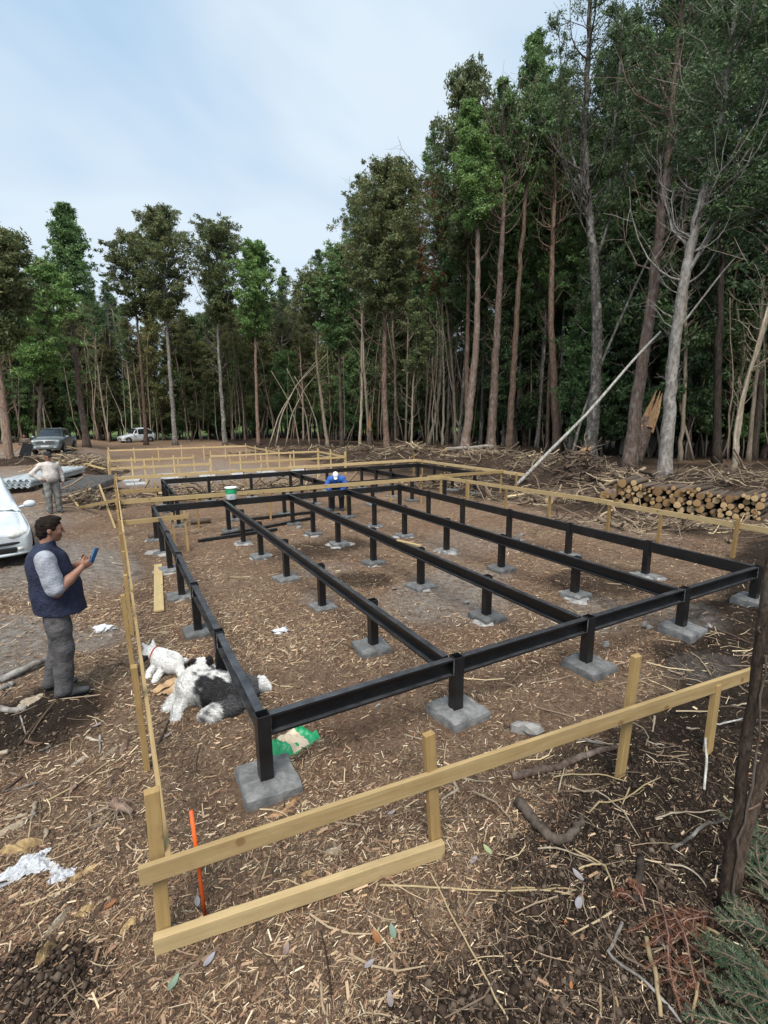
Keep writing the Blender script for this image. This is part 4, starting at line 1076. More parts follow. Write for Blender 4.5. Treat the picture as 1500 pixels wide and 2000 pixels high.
# ------------------------------------------------------------------ vehicles
def catmull(P, m):
    P = np.asarray(P, float); n = len(P); out = []
    for i in range(n-1):
        p0, p1, p2, p3 = P[max(i-1, 0)], P[i], P[i+1], P[min(i+2, n-1)]
        for k in range(m):
            t = k/m; out.append(.5*((2*p1)+(-p0+p2)*t+(2*p0-5*p1+4*p2-p3)*t*t+(-p0+3*p1-3*p2+p3)*t**3))
    out.append(P[-1]); return np.array(out)
class Shell:
    """vehicle body lofted through stations (x, zb, zs, zt, wb, ws, wt), x forward"""
    def __init__(s, st, m=5):
        rows = []
        for x, zb, zs, zt, wb, ws, wt in st:
            rows.append([(x, 0, zb), (x, wb*.85, zb), (x, wb, zb+.05), (x, ws, zb*.5+zs*.5), (x, ws*.99, zs-.03), (x, ws*.965, zs),
                         (x, ws*.5*.965+wt*.5+.015, zs*.5+zt*.5), (x, wt, zt-.035), (x, wt*.88, zt-.005), (x, wt*.5, zt+.012), (x, 0, zt+.018)])
        s.st = np.array(st); s.m = m
        G = np.array(rows); G = np.stack([catmull(G[:, j], m) for j in range(G.shape[1])], 1)
        s.G = np.stack([catmull(G[i], 3) for i in range(len(G))], 0)       # [station, ring, 3]
    def body(s):
        b = MB(); L = s.G; R = L*np.array([1, -1, 1]); b.grid(L, flip=False); b.grid(R, flip=True)
        for e in (0, -1):
            ring = np.concatenate([L[e], R[e][::-1]]); c = ring.mean(0); v = np.concatenate([ring, [c]]); n = len(ring)
            b.add(v, t=[[n, i, (i+1) % n] if e == 0 else [n, (i+1) % n, i] for i in range(n)])
        return b
    def patch(s, i0, i1, j0, j1, off, both=True):
        """strip of the shell pushed out by off: stations i0..i1, ring points j0..j1 (fractions of the station list / ring)"""
        a, b_ = int(i0*s.m), int(i1*s.m); c, d = int(j0*3), int(j1*3)
        G = s.G[a:b_+1, c:d+1]; du = np.gradient(G, axis=0); dv = np.gradient(G, axis=1); n = np.cross(dv, du); n /= np.linalg.norm(n, axis=-1)[..., None]+1e-9
        if (n[..., 1]*G[..., 1]+n[..., 2]*.5).mean() < 0: n = -n
        P = G+n*off; b = MB(); b.grid(P)
        if both: b.grid(P*np.array([1, -1, 1]), flip=True)
        return b
def side_windows(S, i0, i1, j0, j1, t):
    m = (i0+i1)/2
    for a, c in ((i0, m-.12), (m+.12, i1)):
        for s in (1, -1):
            p = S.patch(a, c, j0, j1, .006, False); p.V = [v*np.array([1, s, 1]) for v in p.V]; p.build('side_window', 'glass_dark', t, smooth=True)
def wheel(parent, x, y, r, w, side):
    wp = MB(); n = 26; prof = [(r*.62, -w/2), (r*.93, -w/2), (r, -w*.3), (r, w*.3), (r*.93, w/2), (r*.62, w/2)]
    ang = np.arange(n)*2*math.pi/n
    G = np.array([[(x+a*math.cos(t), y+o*side, r+a*math.sin(t)) for t in ang] for a, o in prof]); wp.grid(G, closed=True); ty = wp.build('tyre', 'rubber', parent, smooth=True)
    b = MB()
    G = np.array([[(x+a*math.cos(t), y+o*side, r+a*math.sin(t)) for t in ang] for a, o in ((r*.63, w*.46), (r*.56, w*.5), (r*.5, w*.34), (r*.2, w*.42), (.001, w*.44))]); b.grid(G, closed=True)
    for k in range(5):
        t = k*2*math.pi/5; b.bar((x+r*.1*math.cos(t), y+w*.45*side, r+r*.1*math.sin(t)), (x+r*.56*math.cos(t), y+w*.46*side, r+r*.56*math.sin(t)), r*.16, .03, up=(0, 1, 0))
    b.build('rim', 'rim', ty, smooth=True)
def hatchback(label, sheet=True):
    t = thing('parked_car', label, 'car')
    S = Shell([(1.90, .34, .50, .60, .50, .58, .44), (1.86, .24, .57, .65, .66, .70, .56), (1.70, .20, .66, .735, .75, .79, .64), (1.35, .19, .73, .825, .78, .82, .68), (.95, .19, .80, .895, .79, .83, .70),
               (.72, .19, .84, .94, .79, .83, .70), (.46, .19, .87, 1.27, .79, .83, .66), (.16, .19, .89, 1.57, .79, .83, .61), (-.4, .19, .90, 1.66, .79, .83, .61), (-1.0, .19, .91, 1.64, .79, .83, .60),
               (-1.5, .20, .91, 1.40, .78, .82, .53), (-1.80, .24, .88, 1.02, .72, .78, .55), (-1.88, .34, .75, .82, .62, .68, .5)])
    S.body().build('body', 'white_paint', t, smooth=True)
    S.patch(5.3, 7.1, 5.9, 10, .006).build('windscreen', 'glass_dark', t, smooth=True)
    side_windows(S, 7.3, 10.2, 5.15, 6.85, t)
    S.patch(10.2, 11.2, 6.0, 10, .006).build('rear_window', 'glass_dark', t, smooth=True)
    plan = lambda z, o: np.array([(1.905+o, 0, z), (1.90+o, .30, z), (1.875+o, .52, z), (1.82+o, .66, z), (1.70+o*.6, .765+o*.5, z), (1.50, .82+o, z)])
    for nm, z, r, mt, o in (('bumper_strip', .455, .026, 'black_plastic', .012), ('bumper_edge', .25, .03, 'white_paint', .0)):
        c = catmull(plan(z, o), 5); c = np.concatenate([c[::-1]*np.array([1, -1, 1]), c[1:]]); b = MB(); b.tube(c, r, 8); b.build(nm, mt, t, smooth=True)
    b = MB(); b.box((1.875, 0, .335), (.09, 1.02, .10)); b.build('lower_grille', 'black_plastic', t, bevel=.02)
    b = MB(); b.box((1.885, 0, .575), (.05, .46, .055)); b.build('grille', 'black_plastic', t, bevel=.01)
    for s in (1, -1):
        Rz = np.array([[math.cos(.50*s), -math.sin(.50*s), 0], [math.sin(.50*s), math.cos(.50*s), 0], [0, 0, 1]])
        lamp = SDF((1.45, min(s*.2, s*.92), .44), (2.0, max(s*.2, s*.92), .78), .014); lamp.ell((1.775, s*.575, .59), (.115, .225, .085), 0, Rz); hl = lamp.build('headlight', 'lamp_glass', t)
        b = MB(); b.ico((1.815, s*.63, .60), (.02, .05, .04), 1, 0, R=Rz); b.build('reflector', 'chrome', hl, smooth=True)
        b = MB(); b.ico((1.865, s*.575, .335), (.045, .07, .045), 1, 0, R=Rz); b.build('fog_light', 'lamp_glass', t, smooth=True)
        b = MB(); b.ico((.62, s*.99, .97), (.07, .11, .075), 2, .05); b.bar((.60, s*.80, .92), (.62, s*.92, .95), .05, .05); b.build('wing_mirror', 'white_paint', t, smooth=True)
        for x in (1.20, -1.25):
            n = 20; ang = np.arange(n)*2*math.pi/n; b = MB(); G = np.array([[(x+a*math.cos(q), s*y, .30+a*math.sin(q)) for q in ang] for a, y in ((.345, .838), (.001, .836))]); b.grid(G, closed=True); b.build('wheel_arch', 'black_plastic', t)
            wheel(t, x, s*.76, .285, .18, s)
        b = MB(); b.bar((.35, s*.842, .76), (.52, s*.842, .76), .03, .02); b.build('door_handle', 'black_plastic', t, bevel=.004)
    b = MB(); b.box((1.91, 0, .40), (.015, .36, .12)); b.build('number_plate', 'plate', t)
    if sheet:
        G = S.G[int(4.7*S.m):int(7.6*S.m)+1, 15:]; n = np.array([.45, 0, .9]); u = np.linspace(0, 1, G.shape[0])[:, None]; v = np.linspace(0, 1, G.shape[1])[None]
        h = .022+.016*np.sin(u*17+v*5)*np.cos(v*11+u*4)+.012*np.sin(u*33-v*21)
        P = G+n*h[..., None]; b = MB(); b.grid(P); b.grid(P*np.array([1, -1, 1]), flip=True); o = b.build('windscreen_sheet', 'sheet_cloth', t, smooth=True); o['label'] = 'wrinkled white sheet over the windscreen'
        so = o.modifiers.new('t', 'SOLIDIFY'); so.thickness = .006
    return t
CARW = hatchback('white hatchback parked at the left edge with a sheet over its windscreen')
# front left corner of the car seen at the picture's left, nose towards the camera
_c = gp(72, 1098); _hd = math.atan2(-.962, .272)
_f = np.array([math.cos(_hd), math.sin(_hd), 0]); _l = np.array([-_f[1], _f[0], 0])
_c = _c-_f*1.72-_l*.80
place(CARW, (_c[0], _c[1], gzf(_c[0], _c[1])-.02), _hd)
CAR2 = hatchback('pale car half hidden behind the trunks beyond the farthest profile board', False)
_c = gp(268, 869); _c = _c*np.array([1.12, 1.12, 0]); place(CAR2, (_c[0], _c[1], gzf(_c[0], _c[1])), math.radians(200))

def pickup():
    t = thing('parked_pickup', 'grey double-cab pickup parked in front of the trees at the left', 'pickup')
    S = Shell([(2.62, .50, .74, .90, .72, .80, .70), (2.56, .36, .88, 1.02, .84, .90, .78), (2.30, .34, .98, 1.10, .88, .95, .82), (1.7, .34, 1.04, 1.14, .90, .96, .84), (1.25, .34, 1.08, 1.18, .90, .96, .84),
               (.85, .34, 1.10, 1.50, .90, .96, .74), (.45, .34, 1.12, 1.78, .90, .96, .68), (-.2, .34, 1.13, 1.83, .90, .96, .67), (-.9, .34, 1.13, 1.80, .90, .96, .66), (-1.2, .34, 1.13, 1.72, .90, .96, .66), (-1.32, .36, 1.12, 1.20, .90, .96, .86),
               (-2.4, .38, 1.12, 1.18, .90, .95, .86), (-2.55, .45, 1.08, 1.12, .88, .93, .84)])
    S.body().build('body', 'grey_paint', t, smooth=True)
    S.patch(4.3, 6.2, 6.0, 10, .006).build('windscreen', 'glass_dark', t, smooth=True); side_windows(S, 6.1, 9.0, 5.15, 6.8, t)
    b = MB(); b.box((2.62, 0, .86), (.05, 1.1, .16)); b.build('grille', 'black_plastic', t, bevel=.01)
    b = MB(); b.box((2.645, 0, .86), (.02, 1.1, .02)); b.box((2.645, 0, .81), (.02, 1.1, .02)); b.build('grille_bar', 'chrome', t)
    b = MB(); b.ico((2.665, 0, .88), (.02, .075, .075), 2, 0); b.build('emblem', 'chrome', t, smooth=True)
    b = MB(); b.box((2.60, 0, .52), (.16, 1.62, .22)); b.build('front_bumper', 'grey_paint', t, bevel=.05)
    b = MB(); b.box((2.69, 0, .60), (.015, .5, .13)); b.build('number_plate', 'plate', t)
    for s in (1, -1):
        b = MB(); b.ico((2.50, s*.73, .92), (.11, .17, .095), 2, 0); b.build('headlight', 'lamp_glass', t, smooth=True)
        b = MB(); b.ico((2.66, s*.62, .50), (.04, .09, .06), 2, 0); b.build('fog_light', 'lamp_glass', t, smooth=True)
        b = MB(); b.ico((1.02, s*1.10, 1.20), (.07, .12, .10), 2, .05); b.bar((1.0, s*.92, 1.12), (1.0, s*1.05, 1.17), .05, .05); b.build('wing_mirror', 'grey_paint', t, smooth=True)
        b = MB(); b.bar((.6, s*.62, 1.87), (-.95, s*.62, 1.86), .04, .03); b.build('roof_rail', 'chrome', t)
        for x in (1.72, -1.55):
            n = 20; ang = np.arange(n)*2*math.pi/n; b = MB(); G = np.array([[(x+a*math.cos(q), s*y, .42+a*math.sin(q)) for q in ang] for a, y in ((.46, .972), (.001, .968))]); b.grid(G, closed=True); b.build('wheel_arch', 'black_plastic', t)
            wheel(t, x, s*.88, .385, .25, s)
    return t
PK = pickup(); _c = gp(112, 886); place(PK, (_c[0]-.2, _c[1]+1.8, gzf(_c[0], _c[1]+1.8)), math.radians(-99))

# ------------------------------------------------------------------ building site things
# bucket on the back beam
def bucket():
    P = np.array([2.55, FY[6], ZT+.002]); q = zp(446, 971, ZT); P[0] = q[0]
    t = thing('paint_bucket', 'white plastic bucket with a green label standing on the back beam', 'bucket', P)
    n = 28; ang = np.arange(n)*2*math.pi/n
    ring = lambda r, z: [(P[0]+r*math.cos(a), P[1]+r*math.sin(a), P[2]+z) for a in ang]
    b = MB(); b.grid(np.array([ring(r, z) for r, z in ((.001, .0), (.125, .0), (.132, .01), (.148, .30))]), closed=True); b.build('pail', 'bucket_white', t, smooth=True)
    b = MB(); b.grid(np.array([ring(r, z) for r, z in ((.148, .29), (.158, .292), (.158, .318), (.150, .322), (.14, .316), (.001, .316))]), closed=True); b.build('lid', 'bucket_white', t, smooth=True)
    b = MB(); b.grid(np.array([ring(r, z) for r, z in ((.1415, .15), (.1495, .285))]), closed=True); b.build('green_label', 'green_print', t, smooth=True)
    d = nrm(-P*np.array([1, 1, 0])); s = np.cross((0, 0, 1), d)
    b = MB()
    for k, (w, z) in enumerate(((.05, .09), (.09, .065), (.07, .115))): b.bar(P+d*.142-s*w/2+np.array([0, 0, z]), P+d*.142+s*w/2+np.array([0, 0, z]), .006, .012)
    b.build('print', 'grey_print', t)
bucket()
# corrugated roofing sheets
def corrugated():
    a, c = gp(52, 972), gp(150, 935); P = a*.5+c*.5; g = gzf(P[0], P[1])
    d = nrm((c-a)*np.array([1, 1, 0])); s = np.array([d[1], -d[0], 0]); L = 5.0; W = 1.15
    d = nrm(np.array([.30, .95, 0])); s = np.array([d[1], -d[0], 0]); P = np.array([-2.45, 23.6, 0]); P[2] = g = gzf(P[0], P[1])
    for k in range(6):
        b = MB(); n = 57; u = np.linspace(-W/2, W/2, n); prof = .028*np.clip(1.6*np.sin(u*2*math.pi/.19), -1, 1)
        z = .20+.045*k; o = .03*math.sin(k*2.1)
        G = np.array([[P+d*y+s*(x+o)+np.array([0, 0, z+h]) for x, h in zip(u, prof)] for y in (-L/2+.05*k, L/2+.05*k)])
        b.grid(G); ob = b.build('roofing_sheet', 'galvanised'); m = ob.modifiers.new('t', 'SOLIDIFY'); m.thickness = .004; m.offset = 1
        tag(ob, ['lowest', 'second lowest', 'third lowest', 'fourth lowest', 'second highest', 'topmost'][k]+' silver corrugated roofing sheet in the stack behind the man in beige', 'roofing sheet', 'stacked corrugated roofing sheets')
    for k, y in enumerate((-2.0, 0.1, 2.1)):
        b = MB(); e = P+d*y; b.bar(e-s*.62+np.array([0, 0, .08]), e+s*.62+np.array([0, 0, .08]), .12, .19)
        tag(b.build('bearer_block', 'bark_dark', bevel=.01), 'dark timber bearer under the %s of the corrugated sheet stack' % ['near end', 'middle', 'far end'][k], 'timber bearer')
corrugated()
def mesh_stack():
    P = np.array([-.95, 21.6, 0]); P[2] = gzf(P[0], P[1]); d = nrm(np.array([.25, .97, 0])); s = np.array([d[1], -d[0], 0])
    t = thing('wire_mesh_stack', 'flat stack of grey welded wire mesh beside the corrugated sheets', 'wire mesh', P)
    for k in range(3):
        b = MB(); z = .12+.05*k
        for i in range(9): e = P+s*(-.7+i*.175)+np.array([0, 0, z]); b.bar(e-d*2.1, e+d*2.1, .022, .022)
        for i in range(20): e = P+d*(-2.05+i*.216)+np.array([0, 0, z+.02]); b.bar(e-s*.74, e+s*.74, .022, .022)
        b.build('mesh_sheet', 'wire_mesh', t)
    b = MB(); b.box(P+np.array([0, 0, .04]), (1.42, 4.1, .14), np.stack([s, d, (0, 0, 1)], 1)); b.build('packing', 'mat_grey', t, bevel=.02)
mesh_stack()
b = MB(); _p = gp(138, 902); b.box(_p+np.array([0, 0, .28]), (.9, .55, .56)); b.box(_p+np.array([0, 0, .575]), (.96, .61, .05)); tag(b.build('crate', 'black_plastic', bevel=.02), 'black plastic crate in front of the grey pickup', 'crate')
# cement sack under the front beam
def sack():
    P = gp(570, 1452); t = thing('cement_sack', 'empty green and tan paper sack crumpled behind the front left post', 'sack', P)
    def mk(lo, hi, mat, name, h):
        b = MB(); n = 16; G = []
        for i in range(n):
            u = lo+(hi-lo)*i/(n-1); row = []
            for j in range(n):
                v = j/(n-1); x = (u-.5)*.40; y = (v-.5)*.26; c, s = math.cos(.35), math.sin(.35); X, Y = P[0]+x*c-y*s, P[1]+x*s+y*c
                e = min(1, 6*min(v, 1-v))*min(1, 6*min(u, 1-u)+.0)
                row.append((X, Y, gzf(X, Y)+.012+h+e*(.045+.014*math.sin(u*21+v*7)+.010*math.sin(v*27-u*9))))
            G.append(row)
        b.grid(np.array(G), flip=True); o = b.build(name, mat, t, smooth=True); return o
    mk(0, 1, 'paper_tan', 'paper', 0); mk(.0, .30, 'green_print', 'green_end', .004); mk(.70, 1.0, 'green_print', 'green_end', .004)
    b = MB(); n = 14
    G = [[(P[0]+(u-.5)*.40*math.cos(.35)-(-.13+.05*v)*math.sin(.35), P[1]+(u-.5)*.40*math.sin(.35)+(-.13+.05*v)*math.cos(.35), P[2]+.005+.05*v+.006*math.sin(u*20)) for v in np.linspace(-.25, 1, 5)] for u in np.linspace(.18, 1, n)]
    b.grid(np.array(G)); b.build('green_side', 'green_print', t, smooth=True)
sack()
# plastic bag, orange stake, white scraps, cardboard
def crumple(name, label, cat, P, r, mat, seed, sub=3, amp=.35, freq=5.0):
    v, tr = ICO[sub]; rg = np.random.default_rng(seed); w = np.zeros(len(v))
    for i in range(9):
        k = rg.normal(size=3); k = k/np.linalg.norm(k)*freq*(.5+.45*i); w += np.abs(np.sin(v@k+rg.random()*6))/(1+.55*i)
    w = (w-w.mean())/w.std(); q = v*(1+amp*.35*w)[:, None]*np.array(r); q[:, 2] = np.maximum(q[:, 2]+r[2]*.55, -.01+.012*w)
    q = q+P; q[:, 2] += gz(q[:, 0], q[:, 1])-P[2]
    b = MB(); b.add(q, t=tr); return tag(b.build(name, mat, smooth=True), label, cat)
def film(label, foot, w, l, h, ang, seed):
    """thin crumpled plastic film"""
    P = gp(*foot); n, m = 64, 44; c, s = math.cos(ang), math.sin(ang); u, v = np.meshgrid(np.linspace(-.5, .5, n), np.linspace(-.5, .5, m), indexing='ij')
    e = np.clip(1-(2*np.hypot(u, v))**3, 0, 1); edge = 1+.25*np.sin(np.arctan2(v, u)*3+seed)+.12*np.sin(np.arctan2(v, u)*7+seed*2)
    r1 = np.abs(fbm(u*4+seed, v*4, 3, seed)-.47)*2; r2 = np.abs(fbm(u*10, v*10+seed, 3, seed+5)-.47)*2; r3 = np.abs(fbm(u*26, v*26, 2, seed+9)-.4)
    z = h*e*(.55+1.3*r1)+h*.55*r2+h*.22*r3; x = (u*edge+.03*(r2-.2))*l; y = (v*edge+.03*(r1-.2))*w; X = P[0]+x*c-y*s; Y = P[1]+x*s+y*c
    b = MB(); b.grid(np.dstack([X, Y, gz(X, Y)+.006+z]), flip=True); o = b.build('plastic_bag', 'plastic_bag', smooth=False); k = o.modifiers.new('t', 'SOLIDIFY'); k.thickness = .0015; return tag(o, label, 'plastic bag')
film('crumpled clear white plastic bag lying on the chips at the left edge', (50, 1700), .15, .26, .055, .1, 4)
film('small torn tail of clear plastic beside the crumpled bag', (118, 1712), .09, .13, .03, -.5, 7)
crumple('foil_scrap', 'small crumpled white scrap on the ground right of the man in the vest', 'scrap', gp(204, 1232), (.11, .06, .05), 'foil', 5, amp=.8)
crumple('foil_scrap', 'pale crumpled scrap among the cement spills in front of the second beam', 'scrap', gp(548, 1235), (.10, .07, .035), 'foil', 8, amp=.6)
_p = gp(402, 1795); _t = vp(_p, 373, 1584); b = MB(); b.tube([_p+np.array([0, 0, -.04]), _p*.5+_t*.5, _t], .0105, 10); tag(b.build('marker_stake', 'orange', smooth=True), 'bright orange marker stake in the ground behind the front board', 'stake')
def cardboard():
    P = gp(338, 1342); b = MB(); t = thing('cardboard_sheet', 'torn tan cardboard lying under the paws of the dogs', 'cardboard', P)
    for k, (ox, oy, w, l, a) in enumerate(((-.06, .05, .12, .34, .9), (.02, .0, .14, .30, 1.1), (.03, -.07, .10, .30, .7), (-.10, -.02, .08, .22, .5))):
        G = []; c, s = math.cos(a), math.sin(a)
        for i in range(9):
            for_ = []
            for j in range(6):
                x = (i/8-.5)*l; y = (j/5-.5)*w*(1-.35*abs(i/8-.5)); X, Y = P[0]+ox+x*c-y*s, P[1]+oy+x*s+y*c; for_.append((X, Y, gzf(X, Y)+.012+.012*k+.010*math.sin(i*1.3+k)+.008*math.cos(j*2+k)))
            G.append(for_)
        b = MB(); b.grid(np.array(G), flip=True); o = b.build('flap', 'cardboard', t); m = o.modifiers.new('t', 'SOLIDIFY'); m.thickness = .005
cardboard()
# loose steel lengths on the ground between the frames
for k, (a, c, z, lab) in enumerate((((2.2, 12.4), (4.9, 13.35), .04, 'nearest loose black steel length lying on the soil behind the back beam'), ((1.6, 12.1), (3.6, 12.35), .04, 'loose black steel length lying at the back left corner'), ((3.2, 14.15), (5.4, 14.3), .05, 'loose black steel length lying under the cross board'))):
    b = MB(); b.bar((*a, gzf(*a)+z), (*c, gzf(*c)+z), .09, .08); tag(b.build('steel_length', 'steel', bevel=.004), lab, 'steel length')
b = MB(); _p = gp(392, 1023); b.tube([_p+np.array([-.26, .02, .08]), _p+np.array([0, 0, .085]), _p+np.array([.27, -.04, .075])], [.085, .09, .08], 10, jit=.1); tag(b.build('log', 'log_bark', smooth=True), 'short brown log lying behind the back left corner of the frame', 'log')
_p = gp(312, 1052); b = MB(); b.tube([_p+np.array([-.25, 0, .07]), _p+np.array([.10, .05, .075])], [.07, .075], 10, jit=.1); tag(b.build('log', 'bark_dark', smooth=True), 'dark short log touching the pad near the back left post', 'log')
# rocks and broken concrete
ROCKS = [(1028, 1428, .10, 'pale angular stone on the chips behind the front board'), (1345, 1245, .06, 'small white stone right of the front pad of the fourth beam'), (1262, 1225, .07, 'pale rubble stone at the left of the fourth front pad'),
         (1240, 1205, .05, 'small rubble stone in the dusty patch before the fourth beam'), (1180, 1262, .05, 'little stone behind the front pad of the middle beam'), (1158, 1206, .035, 'pebble resting by the post top of the middle beam pad'), (737, 1380, .03, 'pebble on the chips under the front beam'),
         (770, 1152, .05, 'small pale stone beside a pad of the middle beam'), (820, 1112, .04, 'small stone on the bare soil near the middle beam'), (1020, 1046, .06, 'white stick-like stone near the right edge beam'), (908, 1180, .05, 'stone at the edge of the dusty patch'), (585, 1032, .07, 'pale rubble stone beside a back pad of the middle beam'),
         (1385, 1225, .045, 'stone on the soil right of the dusty patch'), (1095, 1440, .03, 'small brown stone among the straw behind the front board')]
for k, (a, c, r, lab) in enumerate(ROCKS):
    if 'post top' in lab: continue
    P = gp(a, c); b = MB(); b.ico(P+np.array([0, 0, r*.35]), (r*.9, r*.68, r*.58), 1, 1.0, 40+k, a=.25+.4*random.random()); tag(b.build('stone', 'stone'), lab, 'stone')
# ------------------------------------------------------------------ trees
def wobble(p, q, n, amp, rg, bend=(0, 0, 0)):
    t = np.linspace(0, 1, n)[:, None]; P = np.asarray(p)*(1-t)+np.asarray(q)*t
    L = np.linalg.norm(np.asarray(q)-np.asarray(p)); w = np.cumsum(rg.normal(size=(n, 3)), 0); w -= w[0]+(w[-1]-w[0])*t
    return P+w*amp*L/n**.5+np.asarray(bend)*(4*t*(1-t))
def leaves(b, cen, spread, n, size, rg, val, vjit=.14, droop=.3, slim=.42):
    """n leaf blades (two triangles, folded) round each centre"""
    cen = np.repeat(np.asarray(cen), n, 0); N = len(cen); sp = np.repeat(np.broadcast_to(np.asarray(spread, float), (len(cen)//n,)), n)
    o = rg.normal(size=(N, 3)); o /= np.linalg.norm(o, axis=1)[:, None]+1e-9
    P = cen+o*(sp*1.75*rg.random(N)**.55)[:, None]*np.array([1, 1, .55])
    d = rg.normal(size=(N, 3)); d[:, 2] -= droop; d /= np.linalg.norm(d, axis=1)[:, None]
    r = rg.normal(size=(N, 3)); r[:, 2] *= .35; s = np.cross(d, r); s /= np.linalg.norm(s, axis=1)[:, None]+1e-9; nn = np.cross(s, d)
    L = size*(.6+.8*rg.random(N))[:, None]; w = L*slim
    V = np.stack([P-s*w*.55, P+s*w*.55-nn*w*.15, P+d*L], 1)
    i = np.arange(N)*3
    a = np.clip(np.repeat(np.broadcast_to(np.asarray(val, float), (N//n,)), n)+rg.normal(size=N)*vjit, 0, 1)
    b.add(V.reshape(-1, 3), t=np.stack([i, i+1, i+2], 1), a=a)
def interp(path, u):
    u = np.clip(u, 0, 1)*(len(path)-1); i = min(int(u), len(path)-2); return path[i]*(1-(u-i))+path[i+1]*(u-i)
def grow(rg, path, r0, r1, crown, wood, leaf, name, label, group=None, nbr=60, dead=14, lsize=.2, per=46, spread=.42, tiprnd=.5, up=.55, slim=.42, limbs=None, cat='tree', clumps=6, sides=9, bare=0):
    """path: trunk points in world space; crown: (u0, u1, radius profile function(v in 0..1)) along the trunk"""
    path = np.asarray(path, float); base = path[0]
    t = thing(name, label, cat, base, group)
    m = max(10, int(len(path)*4)); u = np.linspace(0, 1, m); pp = np.array([interp(path, x) for x in u])
    for _ in range(2): pp[1:-1] = .25*pp[:-2]+.5*pp[1:-1]+.25*pp[2:]
    H = np.linalg.norm(path[-1]-path[0]); pp[1:-1] += rg.normal(size=(m-2, 3))*.0010*H*np.array([1, 1, .2])
    rad = r0+(r1-r0)*u**.85; rad[0] *= 1.5; rad[1] *= 1.12
    pp[0, 2] -= .25
    W = MB(); W.tube(pp, rad, sides, jit=.12)
    Lf = MB(); u0, u1, prof = crown; cen = []; val = []; spr = []
    axes = [(pp, u0, u1, 1.0)]
    for lb in (limbs or []):
        lp = np.array([interp(np.asarray(lb[0], float), x) for x in np.linspace(0, 1, 14)])
        for _ in range(1): lp[1:-1] = .25*lp[:-2]+.5*lp[1:-1]+.25*lp[2:]
        W.tube(lp, np.linspace(lb[1], lb[1]*.18, 14), 7, jit=.1)
        if lb[2] > 0: axes.append((lp, .3, 1.0, lb[2]))
    for ax, a0, a1, sc in axes:
        nb = int(nbr*sc*1.25)
        for k in range(nb):
            v = (k+rg.random())/nb; uu = a0+(a1-a0)*v; p = interp(ax, uu); R = prof(v)*(.65+.5*rg.random())*(1 if sc == 1 else .75)
            az = rg.random()*6.283; el = up*(.5+.9*rg.random())+.25*v
            q = p+np.array([math.cos(az)*R*math.cos(el), math.sin(az)*R*math.cos(el), R*math.sin(el)])
            br = wobble(p, q, 6, .07, rg, (0, 0, .10*R)); rb = max(.012, .030*(R/1.6)*(1-.5*v))
            W.tube(br, np.linspace(rb, .008, 6), 4, cap=False)
            for c in range(clumps):
                w = .25+.80*(c+rg.random())/clumps; e = interp(br, min(w, 1))+(q-p)*max(0, w-1)+rg.normal(size=3)*.09*R
                cen.append(e); spr.append(spread*.82*(.35+.65*rg.random())*min(1.1, .45+R/2.2)*(1.15-.5*w))
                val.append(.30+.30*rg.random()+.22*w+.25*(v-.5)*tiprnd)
    for k in range(dead):       # bare twigs below the crown
        v = rg.random(); p = interp(pp, .18+(u0-.10)*v+.02); R = (.5+1.6*rg.random())*(.6+.5*v)
        az = rg.random()*6.283; el = .5+.6*rg.random()
        q = p+np.array([math.cos(az)*R*math.cos(el), math.sin(az)*R*math.cos(el), R*math.sin(el)])
        br = wobble(p, q, 5, .09, rg, (0, 0, -.12*R)); W.tube(br, np.linspace(.016+.008*R, .006, 5), 4, cap=False)
        for _ in range(2):
            s0 = interp(br, .4+.5*rg.random()); W.tube(wobble(s0, s0+(q-p)*.4+rg.normal(size=3)*.25*R, 4, .08, rg), [.010, .008, .006, .004], 3, cap=False)
    for k in range(bare):       # long bare limbs sweeping up through the crown
        p = interp(pp, rg.uniform(u0-.18, .9)); R = rg.uniform(1.6, 4.2); az = rg.random()*6.283; el = rg.uniform(.7, 1.25)
        q = p+np.array([math.cos(az)*R*math.cos(el), math.sin(az)*R*math.cos(el), R*math.sin(el)]); br = wobble(p, q, 7, .06, rg, (math.cos(az)*.3, math.sin(az)*.3, -.15*R)); W.tube(br, np.linspace(.030+.006*R, .008, 7), 5, cap=False)
        for _ in range(4):
            s0 = interp(br, .3+.65*rg.random()); W.tube(wobble(s0, s0+(q-p)*rg.uniform(.2, .45)+rg.normal(size=3)*.2*R, 4, .08, rg), [.014, .011, .008, .005], 3, cap=False)
    W.build('trunk', wood, t, smooth=True)
    if cen:
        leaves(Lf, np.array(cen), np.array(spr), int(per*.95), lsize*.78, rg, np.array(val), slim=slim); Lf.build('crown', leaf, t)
    return t
def egg(R, low=.45, top=.35): return lambda v: R*(low+(1-low)*min(1, v/.35) if v < .35 else 1-(1-top)*((v-.35)/.65)**1.4)
def column(R): return lambda v: R*(.55+.45*min(1, v/.25))*(1-.75*max(0, v-.3)/.7)
def umbrella(R): return lambda v: R*(.35+.65*min(1, v/.55))*(1-.45*max(0, v-.75)/.25)
def trace(base, pts, ztop=None):
    P = [np.asarray(base, float)]+[vp(base, a, b) for a, b in pts]; return np.array(P)
rg = np.random.default_rng(21)
def rs(path, n=9):
    """resample a traced trunk evenly"""
    path = np.asarray(path); d = np.r_[0, np.cumsum(np.linalg.norm(np.diff(path, axis=0), axis=1))]; s = np.linspace(0, d[-1], n)
    return np.stack([np.interp(s, d, path[:, k]) for k in range(3)], 1)

